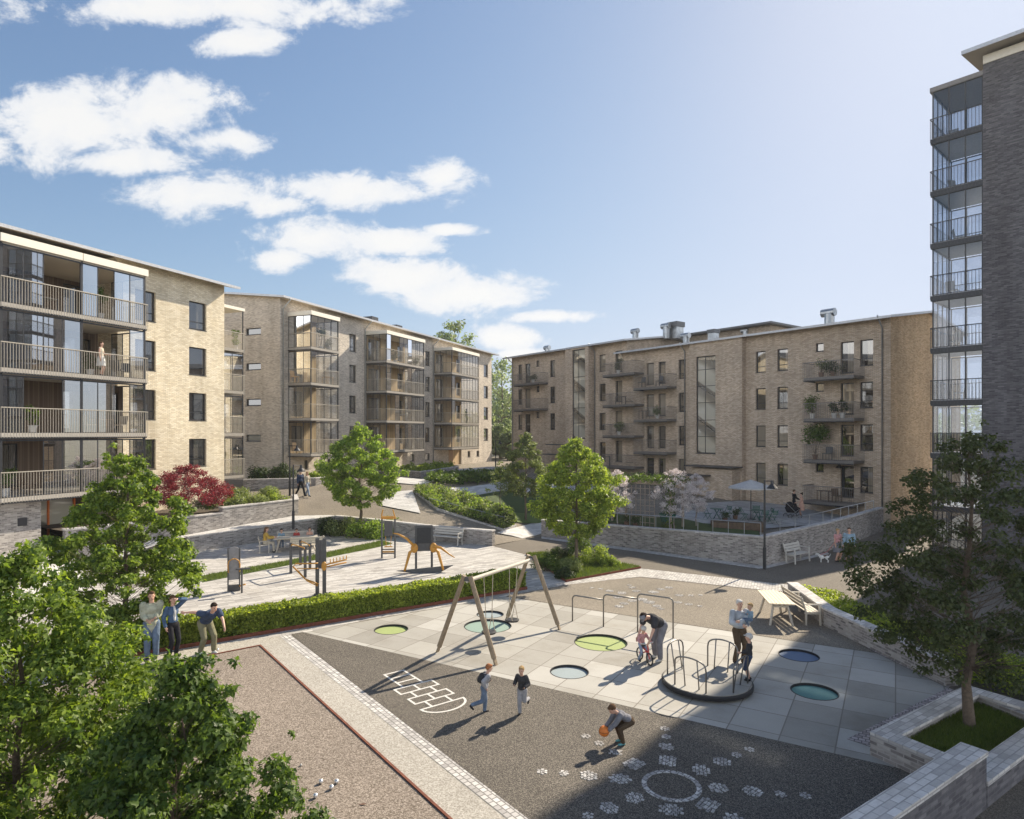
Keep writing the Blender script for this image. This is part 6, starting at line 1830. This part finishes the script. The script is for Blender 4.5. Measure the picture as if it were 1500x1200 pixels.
bchair(f2_, 600, -1.3, 7.43, 'pale chair on the second floor of the middle glass stack', A1, 'bench_white')
bset(f2_, 590, -1.3, 7.43, 'pale table on the second floor of the middle glass stack', A1, 'bench_white')
bchair(f3, 1212, -.9, zb3[2] + .03, 'round dark chair on the third corner balcony beside the palm', A3, 'gym_grey')
bset(f3, 1208, -.9, zb3[3] + .03, 'long wooden table on the ground floor corner balcony', A3, 'wood_clad')
bchair(f3, 1226, -.9, zb3[3] + .03, 'chair at the wooden table on the ground floor corner balcony', A3 + 1, 'wood_clad')
bchair(f3, 940, -.8, 10.35, 'dark chair left on the top balcony beside the stair window', A3, 'gym_grey')
bchair(f3, 966, -.8, 10.35, 'dark chair right on the top balcony beside the stair window', A3, 'gym_grey')
bset(f3, 944, -.8, 7.5, 'small dark table on the second balcony beside the stair window', A3, 'gym_grey')
bset(f3, 909, -.8, 8.9, 'dark table with a cloth on the second middle balcony', A3, 'gym_grey')
for k in range(6):
    z = 22.05 - 2.85 * k + .2; bchair(f4, 1395 + 5 * (k % 3), 1.6, z, 'pale blue chair on the tower balcony, floor %s from the top' % ['first', 'second', 'third', 'fourth', 'fifth', 'sixth'][k], A4 + k, 'parasol_grey')

# ------------------------------------------------------------------ trees
tree('maple_tree', 'nearest maple with large yellow-green leaves filling the bottom left corner', 'tree', (-6.6, 8.6, -.3), 5.0, .1, 2.25, 'leaf_maple', seed=11, clumps=280, leaves=60000, lsize=.1, kind='maple', tr=.07, crad=.13, spires=[(.15, 0, 5.15, .75, 16), (-1.1, .2, 4.6, .7, 14), (1.05, -.2, 4.1, .65, 14), (1.55, .5, 3.2, .55, 10), (.6, .8, 4.3, .6, 12)], shape=(1, 1), hollow=.3, top_sharp=.6, rxy=(1, .8))
tree('maple_tree', 'dark green maple crown reaching over the pink gravel near the bottom edge', 'tree', (-4.05, 7.6, -.6), 4.15, .0, 1.68, 'leaf_maple_dark', seed=12, clumps=230, leaves=52000, lsize=.095, kind='maple', tr=.05, crad=.13, spires=[(.75, 0, 4.25, .5, 12), (-.4, .3, 3.9, .5, 10), (1.35, .2, 3.3, .4, 9), (-1.1, 0, 3.4, .5, 9)], hollow=.25, top_sharp=.62, rxy=(1, .8), lean=(.25, 0))
tree('maple_tree', 'dense green maple behind the standing man and below the left balconies', 'tree', (-11.3, 19.0, 0), 5.65, .7, 2.15, 'leaf_maple', seed=13, clumps=220, leaves=34000, lsize=.11, kind='simple', crad=.105, spires=[(-.45, 0, 6.0, .8, 14), (.55, .1, 5.2, .7, 12), (-1.3, .3, 4.6, .6, 12), (1.4, 0, 4.0, .6, 10)], hollow=.3, top_sharp=.65)
tree('maple_tree', 'bright green round tree in the shrub bed behind the tall gym frame', 'tree', (-9.3, 39.7, .5), 6.2, 1.5, 2.55, 'leaf_fresh', seed=14, clumps=180, leaves=25000, spires=[(-.2, 0, 6.5, .9, 12), (1.0, 0, 5.2, .8, 10), (-1.3, 0, 4.9, .8, 10)], lsize=.135, kind='simple', tr=.1, crad=.125, hollow=.35, top_sharp=.8)
tree('maple_tree', 'sunlit yellow-green tree in the triangular bed at the centre', 'tree', (3.0, 30.4, 0), 5.95, 1.6, 2.1, 'leaf_lime', seed=15, clumps=190, leaves=24000, spires=[(.05, 0, 6.1, .8, 12), (.9, 0, 4.9, .7, 10), (-1.1, 0, 4.7, .7, 10)], lsize=.12, kind='simple', tr=.085, crad=.14, hollow=.35, top_sharp=.85)
g_ = G(770, 763)
tree('slender_tree', 'slender dull green tree on the lawn left of the central tree', 'tree', g_, 5.7, 1.75, 1.5, 'leaf_airy', seed=16, clumps=75, leaves=12000, lsize=.11, kind='simple', tr=.07, crad=.2, hollow=.3, top_sharp=.75)
g_ = G(733, 752); tree('slender_tree', 'thin young tree with sparse leaves left of the slender tree', 'tree', g_, 3.4, 1.2, .95, 'leaf_airy', seed=26, clumps=24, leaves=1500, lsize=.1, tr=.03, crad=.25)
for k, (px, py, hh, r, lab) in enumerate(((905, 772, 3.4, 1.15, 'white blossoming tree right of the sunlit central tree'), (988, 778, 3.6, 1.25, 'white blossoming tree with pale stem right of the pergola'), (1020, 772, 3.2, 1.1, 'white blossoming tree nearest the terrace tables'))):
    g_ = G(px, py); tree('blossom_tree', lab, 'tree', g_, hh, 1.1, r, 'leaf_blossom', 'bark_pale', 40 + k, 50, 5200, .07, 'simple', .045, crad=.2, hollow=.2, group='blossoming trees in the terrace garden', top_sharp=.75)
tree('red_maple', 'low red-leaved maple in the brick planter in front of the cream wall', 'tree', (-18.2, 36.2, 1.68), 2.75, .7, 2.75, 'leaf_red', 'bark_pale', 17, 110, 17000, .085, 'simple', .06, crad=.12, forks=2, hollow=.1, top_sharp=.6, rxy=(1, .9))
tree('oak_tree', 'dark airy tree growing from the brick planter at the right', 'tree', (9.35, 13.25, .2), 6.1, 1.35, 2.5, 'leaf_oak', seed=18, clumps=190, leaves=28000, lsize=.08, spires=[(-1.5, .2, 3.3, .55, 12), (-.8, 0, 4.8, .7, 12), (.3, 0, 6.4, .8, 12), (1.4, 0, 5.4, .8, 12)], kind='simple', tr=.1, crad=.1, hollow=.15, top_sharp=.75, rxy=(1, 1))
# distant trees in the gap and beyond the roofs
far_t = [(736, 118, 8.5, 17.5), (744, 128, 5.5, 12), (731, 135, 6, 13), (668, 104, 6.5, 22.5), (655, 110, 6, 21.5), (742, 100, 2.6, 6.0), (733, 96, 2.4, 5.2), (745, 92, 2.0, 4.4)]
fl = ['tall hazy tree in the gap between the two apartment buildings', 'mid-height hazy tree on the right of the gap between the buildings', 'hazy tree at the back of the gap between the buildings', 'treetop showing above the roof of the middle building, right one', 'treetop showing above the roof of the middle building, left one', 'pale rounded tree low in the gap between the buildings', 'low bushy tree at the left of the gap between the buildings', 'small pale tree nearest in the gap between the buildings']
for k, (px, Y, r, hh) in enumerate(far_t):
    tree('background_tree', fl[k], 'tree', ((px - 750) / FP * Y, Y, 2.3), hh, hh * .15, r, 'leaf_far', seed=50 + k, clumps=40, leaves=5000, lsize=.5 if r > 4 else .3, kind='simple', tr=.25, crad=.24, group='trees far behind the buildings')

# ------------------------------------------------------------------ hedges, shrubs, beds
hq0, hq1 = P(270, 950), P(771, 864)
ax = (hq1 - hq0).normalized(); hq0 = hq0 - ax * 3.2; nn = V((-ax.y, ax.x, 0))
hq = [hq0 + nn * .08, hq1 + nn * .08, hq1 + nn * .85, hq0 + nn * .85]
t = thing('hedge', 'long clipped green hedge between the gym paving and the playground', 'hedge', (0, 0, 0))
rng = np.random.default_rng(9); n = 52000; L_ = (hq1 - hq0).length
a = rng.uniform(0, L_, n); face = rng.uniform(0, 1, n); w_ = rng.uniform(.06, .87, n); z_ = rng.uniform(.02, .72, n)
lump = np.array([noise.noise(V((x * 1.5, 0, 0))) for x in a]) * .1 + np.array([noise.noise(V((x * 6, 3, 0))) for x in a]) * .04
depth = rng.uniform(0, 1, n) ** 2 * .12
top = face < .45; fr = (face >= .45) & (face < .9)
z_ = np.where(top, .74 - depth + lump, z_); w_ = np.where(fr, .08 + depth, w_); w_ = np.where(face >= .9, .85 - depth, w_)
px_ = np.array(hq0)[None, :] + np.outer(a, np.array(ax)) + np.outer(w_, np.array(nn)); px_[:, 2] = z_
nor = np.where(top[:, None], np.array([[0, 0, 1.0]]), np.where(fr[:, None], -np.array(nn)[None, :], np.array(nn)[None, :]))
leaf_mesh('foliage', px_, nor, .08, 'simple', 'leaf_hedge', rng, .8, parent=t)
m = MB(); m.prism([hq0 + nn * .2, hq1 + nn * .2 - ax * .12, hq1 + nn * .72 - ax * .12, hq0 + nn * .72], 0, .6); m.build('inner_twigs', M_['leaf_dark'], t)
ee = rng.uniform(0, 1, 1500); pe = np.array(hq1)[None, :] + np.outer(.05 + ee * .77, np.array(nn)); pe[:, 2] = rng.uniform(.03, .73, 1500); pe += np.array(ax)[None, :] * rng.uniform(-.1, .03, 1500)[:, None]
leaf_mesh('end_foliage', pe, np.tile(np.array(ax)[None, :], (1500, 1)), .075, 'simple', 'leaf_hedge', rng, .6, parent=t)
m = MB(); m.wallrun([hq0, hq1 + ax * .05, hq1 + ax * .05 + nn * .92], .025, 0, .12, side=1); tag(m.build('hedge_edging', M_['corten']), 'rusty steel edging along the foot of the long hedge', 'steel edging')
# shrubs in the triangular bed
sh_ = [(800, 838, .8, .6, .75, 'leaf_shrub'), (836, 840, .6, .5, .8, 'leaf_light_shrub'), (872, 828, .8, .6, 1.0, 'leaf_lime'), (848, 822, .6, .6, 1.5, 'leaf_shrub'), (815, 822, .7, .5, .7, 'leaf_dark'), (893, 832, .5, .4, .6, 'leaf_lime'), (825, 848, .5, .35, .5, 'leaf_dark')]
sl = ['dark leafy shrub at the left of the triangular bed', 'pale-flecked shrub at the front of the triangular bed', 'bright green shrub at the right of the triangular bed', 'tall shrub around the trunk in the triangular bed', 'low dark shrub at the back left of the triangular bed', 'small bright shrub at the right tip of the triangular bed', 'low dark shrub near the front corner of the triangular bed']
for k, (x, y, rx, ry, h_, mt) in enumerate(sh_):
    p = P(x, y); shrub('shrub', sl[k], 'shrub', (p.x, p.y, .07), rx, ry, h_, mt, 60 + k, 2200, .075, 'simple', 16, 'shrubs in the triangular bed')
# bed behind the gym around the round tree
for k, (x, y, rx, h_, mt, lab) in enumerate(((480, 790, 1.2, 1.1, 'leaf_dark', 'dark shrub behind the family bench'), (505, 792, 1.4, 1.3, 'leaf_light_shrub', 'broad shrub left of the round tree trunk'), (535, 795, 1.3, 1.3, 'leaf_fresh', 'broad shrub under the round tree'), (560, 790, 1.0, 1.4, 'leaf_light_shrub', 'bright shrub at the left of the tall gym frame'), (590, 788, .9, .8, 'leaf_shrub', 'shrub between the tall gym frame and the wide press'))):
    p = P(x, y - 6); shrub('shrub', lab, 'shrub', p, rx, .9, h_, mt, 70 + k, 2600, .12, 'simple', 18, 'shrubs behind the gym')
# planter under the red maple
pl = [(-19.6, 33.9, .9, .7, 'leaf_shrub', 'shrub at the left end of the planter under the red maple'), (-17.2, 36.9, .8, .9, 'leaf_shrub', 'rounded green shrub in front of the red maple'), (-16.4, 38.0, .7, .6, 'leaf_light_shrub', 'pale green shrub right of the red maple'), (-15.6, 39.2, .9, .9, 'leaf_light_shrub', 'feathery light green shrub in the upper planter'), (-14.8, 40.6, .8, .75, 'leaf_lime', 'yellow-green shrub near the right end of the upper planter'), (-17.0, 40.5, .9, 1.1, 'leaf_light_shrub', 'tall white-flowering shrub at the back of the upper planter'), (-15.9, 42.3, .8, 1.0, 'leaf_light_shrub', 'whitish shrub at the back right of the upper planter')]
for k, (x, y, r, h_, mt, lab) in enumerate(pl): shrub('shrub', lab, 'shrub', (x, y, 1.68 if y < 36.5 else 1.9), r, r * .8, h_, mt, 80 + k, 1800, .1, 'simple', 14, 'shrubs in the upper planter')
for k, (x, y, z, r, h_, mt, lab) in enumerate(((-18.6, 48.3, 2.6, 1.1, 1.3, 'leaf_dark', 'dark shrub below the slit windows, left'), (-17.2, 48.8, 2.6, 1.1, 1.5, 'leaf_dark', 'dark shrub below the slit windows, right'), (-15.2, 50.0, 2.6, .6, .7, 'leaf_lime', 'small bright shrub behind the walking couple'))):
    shrub('shrub', lab, 'shrub', (x, y, z), r, r * .8, h_, mt, 90 + k, 1800, .13, 'simple', 14, 'shrubs in front of the middle building')
eb = [(-10.3, 58.6), (-7.9, 55.8), (-5.6, 64.2), (-7.2, 65.0)]
plant_bed('entrance_shrubs', 'bright green planting in the low brick planter by the building entrance', 'planting', eb, .3, 1.0, 'leaf_lime', 3, 5000, .22, 'simple', None, mound=.6, off=2.5)
q_ = GG((622, 707), (645, 712), (700, 711), (760, 707), (752, 696), (690, 700), (640, 700))
plant_bed('shrub_bed', 'dark bushy planting between the paved path and the asphalt road', 'planting', q_, .3, .8, 'leaf_shrub', 4, 9000, .2, 'simple', hgt, mound=.6)
q_ = GG((606, 722), (640, 747), (738, 778), (757, 771), (752, 755), (700, 735), (655, 720), (620, 716))
t = thing('shrub_bed', 'long bed of pale-flowering shrubs with a handrail on the slope', 'planting')
for sd_, mt_, n_, hx_ in ((5, 'leaf_light_shrub', 9000, .62), (15, 'leaf_dark', 5000, .5), (25, 'leaf_fresh', 5000, .7)): plant_bed('foliage', '', '', q_, .12, hx_, mt_, sd_, n_, .12, 'simple', hgt, mound=.95, parent=t)
# groundcover behind the play wall
q_ = [(10.8, 24.6), (10.45, 21), (10.98, 15.95), (12.4, 13.2), (17, 10.5), (18.5, 11.5), (13.6, 15.6), (12.0, 20.5), (11.75, 24.2)]
plant_bed('ground_cover', 'low sunlit ground cover behind the play wall running along the road', 'ground cover', q_, .35, .62, 'leaf_hedge', 6, 26000, .085, 'simple', None, mound=.35, off=0, stuff=True)
# garden greenery
onh('garden_lawn', ((800, 762), (905, 768), (1115, 792), (1110, 775), (1000, 762), (905, 755), (810, 750)), .03, 'lawn_green')
onh('terrace_paving', ((985, 758), (1030, 768), (1120, 776), (1290, 762), (1296, 750), (1180, 742), (1085, 735), (1000, 740)), .035, 'terrace_pavers')
# far woods closing the horizon
for k, (q, lab) in enumerate(((((-260, 190), (-60, 170), (-60, 200), (-260, 230)), 'distant woodland on the left horizon'), (((-60, 165), (60, 165), (60, 190), (-60, 190)), 'distant woodland behind the gap'), (((60, 150), (260, 120), (260, 160), (60, 190)), 'distant woodland on the right horizon'))):
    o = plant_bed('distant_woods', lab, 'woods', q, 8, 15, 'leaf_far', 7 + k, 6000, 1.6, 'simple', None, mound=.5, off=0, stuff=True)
m = MB(); m.box(-14, 16, 134, 135, 2, 4.2); tag(m.build('garden_wall', M_['cream_brick']), 'pale low wall far away in the gap between the buildings', 'wall')
SKY_STR, SUN_E, EXPO, CLOUD, BACKC = .088, 5.0, .9, 6.0, 12.0; SKY_LIM = (4.5, 5.0, 6.1); HAZE = .0003
# ------------------------------------------------------------------ sky, sun, camera
SUN_AZ, SUN_EL = R(42.0), R(34)      # azimuth clockwise from +Y
w = bpy.data.worlds.new('World'); scene.world = w; w.use_nodes = True
nt = w.node_tree; N = nt.nodes; L = nt.links
bg = N['Background']
sky = N.new('ShaderNodeTexSky'); sky.sky_type = 'NISHITA'; sky.sun_disc = False
sky.sun_elevation = SUN_EL; sky.sun_rotation = SUN_AZ; sky.altitude = 50; sky.air_density = 1.0; sky.dust_density = .7; sky.ozone_density = 3.0
tc = N.new('ShaderNodeTexCoord'); sp = N.new('ShaderNodeSeparateXYZ'); L.new(tc.outputs['Generated'], sp.inputs[0])
M2 = lambda op, a, b=None, c=None: math_(N, L, op, a, b, c)
yy = M2('MAXIMUM', M2('ABSOLUTE', sp.outputs[1]), .03)
uu = M2('DIVIDE', sp.outputs[0], yy); vv = M2('DIVIDE', sp.outputs[2], yy)
cb = N.new('ShaderNodeCombineXYZ'); L.new(uu, cb.inputs[0]); L.new(vv, cb.inputs[1])
mp = N.new('ShaderNodeMapping'); mp.inputs['Scale'].default_value = (1, 1.5, 1); L.new(cb.outputs[0], mp.inputs[0])
nz = N.new('ShaderNodeTexNoise'); nz.inputs['Scale'].default_value = 8; nz.inputs['Detail'].default_value = 9; nz.inputs['Roughness'].default_value = .66; nz.inputs['Distortion'].default_value = .25
L.new(mp.outputs[0], nz.inputs['Vector'])
clouds = [(300, 12, 260, 34), (350, 62, 70, 26), (85, 190, 190, 62), (235, 165, 120, 55), (320, 205, 80, 26), (170, 235, 120, 25), (300, 288, 130, 36), (520, 278, 150, 30), (645, 265, 60, 30), (400, 300, 70, 20),
          (455, 350, 95, 34), (590, 355, 80, 22), (660, 338, 45, 10), (410, 378, 60, 22), (590, 405, 110, 30), (690, 432, 110, 34), (800, 464, 75, 12), (745, 495, 65, 22), (770, 520, 50, 14)]
best = None
for x, y, a, b in clouds:
    s = N.new('ShaderNodeVectorMath'); s.operation = 'SUBTRACT'; L.new(cb.outputs[0], s.inputs[0]); s.inputs[1].default_value = ((x - 750) / FP, (HZ - y) / FP, 0)
    q = N.new('ShaderNodeVectorMath'); q.operation = 'MULTIPLY'; L.new(s.outputs[0], q.inputs[0]); q.inputs[1].default_value = (FP / a / 1.15, FP / b / 1.15, 0)
    d = N.new('ShaderNodeVectorMath'); d.operation = 'LENGTH'; L.new(q.outputs[0], d.inputs[0])
    v = M2('SUBTRACT', 1.0, d.outputs['Value'])
    best = v if best is None else M2('MAXIMUM', best, v)
dens = M2('ADD', M2('MULTIPLY', best, 1.25), M2('MULTIPLY', M2('SUBTRACT', nz.outputs['Fac'], .51), 3.4))
front = M2('GREATER_THAN', sp.outputs[1], 0.0)
n3 = noise_(N, L, tc.outputs['Generated'], 2.2, 8, .6)
back = M2('MULTIPLY', M2('SUBTRACT', n3, M2('ADD', .38, M2('MULTIPLY', sp.outputs[2], .3))), 6.0)  # unseen bright clouds behind the camera, added to fill shaded facades
dens = M2('ADD', M2('MULTIPLY', dens, front), M2('MULTIPLY', back, M2('SUBTRACT', 1.0, front)))
mr = N.new('ShaderNodeMapRange'); mr.interpolation_type = 'SMOOTHSTEP'; mr.inputs[1].default_value = .0; mr.inputs[2].default_value = .62; L.new(dens, mr.inputs[0])
al = M2('MULTIPLY', mr.outputs[0], .93)
al = M2('MULTIPLY', al, M2('GREATER_THAN', sp.outputs[2], 0.0))
shade = ramp(N, L, dens, [(.0, (8.2, 8.6, 9.2)), (1.0, (9.6, 9.6, 9.6))])
shade_n = shade.node
for e, c in zip(shade_n.color_ramp.elements, ((.84, .88, .95), (1, .99, .97))): e.color = col4(c)
cm = N.new('ShaderNodeMix'); cm.data_type = 'RGBA'; cm.blend_type = 'MULTIPLY'; cm.inputs[0].default_value = 1; L.new(shade, cm.inputs[6]); bst = M2('ADD', CLOUD, M2('MULTIPLY', M2('SUBTRACT', 1.0, front), BACKC)); L.new(bst, cm.inputs[7])
# bright part of the sky rolls off softly towards a pale blue white
sep = N.new('ShaderNodeSeparateColor'); L.new(sky.outputs[0], sep.inputs[0])
cmb = N.new('ShaderNodeCombineColor')
for k, lim in enumerate(SKY_LIM):
    c = sep.outputs[k]; L.new(M2('DIVIDE', M2('MULTIPLY', c, lim), M2('POWER', M2('ADD', M2('POWER', c, 2.5), lim ** 2.5), .4)), cmb.inputs[k])
mixn = mixc(N, L, cmb.outputs[0], cm.outputs[2], al)
L.new(mixn, bg.inputs[0]); bg.inputs[1].default_value = SKY_STR
if HAZE:
    m = MB(); m.box(-230, 230, -60, 245, -1.4, 32); ho = m.build('haze', bpy.data.materials.new('haze_air')); tag(ho, 'thin summer haze over the whole courtyard', kind='stuff')
    hm = ho.data.materials[0]; hm.use_nodes = True; hn = hm.node_tree; hn.nodes.remove(hn.nodes['Principled BSDF']); pv_ = hn.nodes.new('ShaderNodeVolumePrincipled')
    pv_.inputs['Density'].default_value = HAZE; pv_.inputs['Color'].default_value = (.9, .94, 1, 1); pv_.inputs['Anisotropy'].default_value = .4
    hn.links.new(pv_.outputs[0], hn.nodes['Material Output'].inputs['Volume'])
sl_ = bpy.data.lights.new('sun', 'SUN'); sl_.energy = SUN_E; sl_.angle = R(.6); sl_.color = (1, .88, .7)
so = bpy.data.objects.new('sun', sl_); COL.objects.link(so)
sd = V((math.sin(SUN_AZ) * math.cos(SUN_EL), math.cos(SUN_AZ) * math.cos(SUN_EL), math.sin(SUN_EL)))
so.rotation_euler = sd.to_track_quat('Z', 'Y').to_euler(); so.location = sd * 60
cd_ = bpy.data.cameras.new('camera'); cam = bpy.data.objects.new('camera', cd_); COL.objects.link(cam)
cam.location = (0, 0, EYE); cam.rotation_euler = (R(90), 0, 0)
cd_.sensor_width = 36; cd_.lens = FP / 1500 * 36; cd_.shift_y = (HZ - 600) / 1500; cd_.clip_start = .1; cd_.clip_end = 6000
scene.camera = cam
scene.view_settings.view_transform = 'Standard'; scene.view_settings.look = 'None'; scene.view_settings.gamma = 1; scene.view_settings.use_curve_mapping = False
scene.view_settings.exposure = EXPO
scene.render.resolution_x = 1024; scene.render.resolution_y = 819
scene.cycles.max_bounces = 8; scene.cycles.transparent_max_bounces = 24; scene.cycles.caustics_reflective = False; scene.cycles.caustics_refractive = False
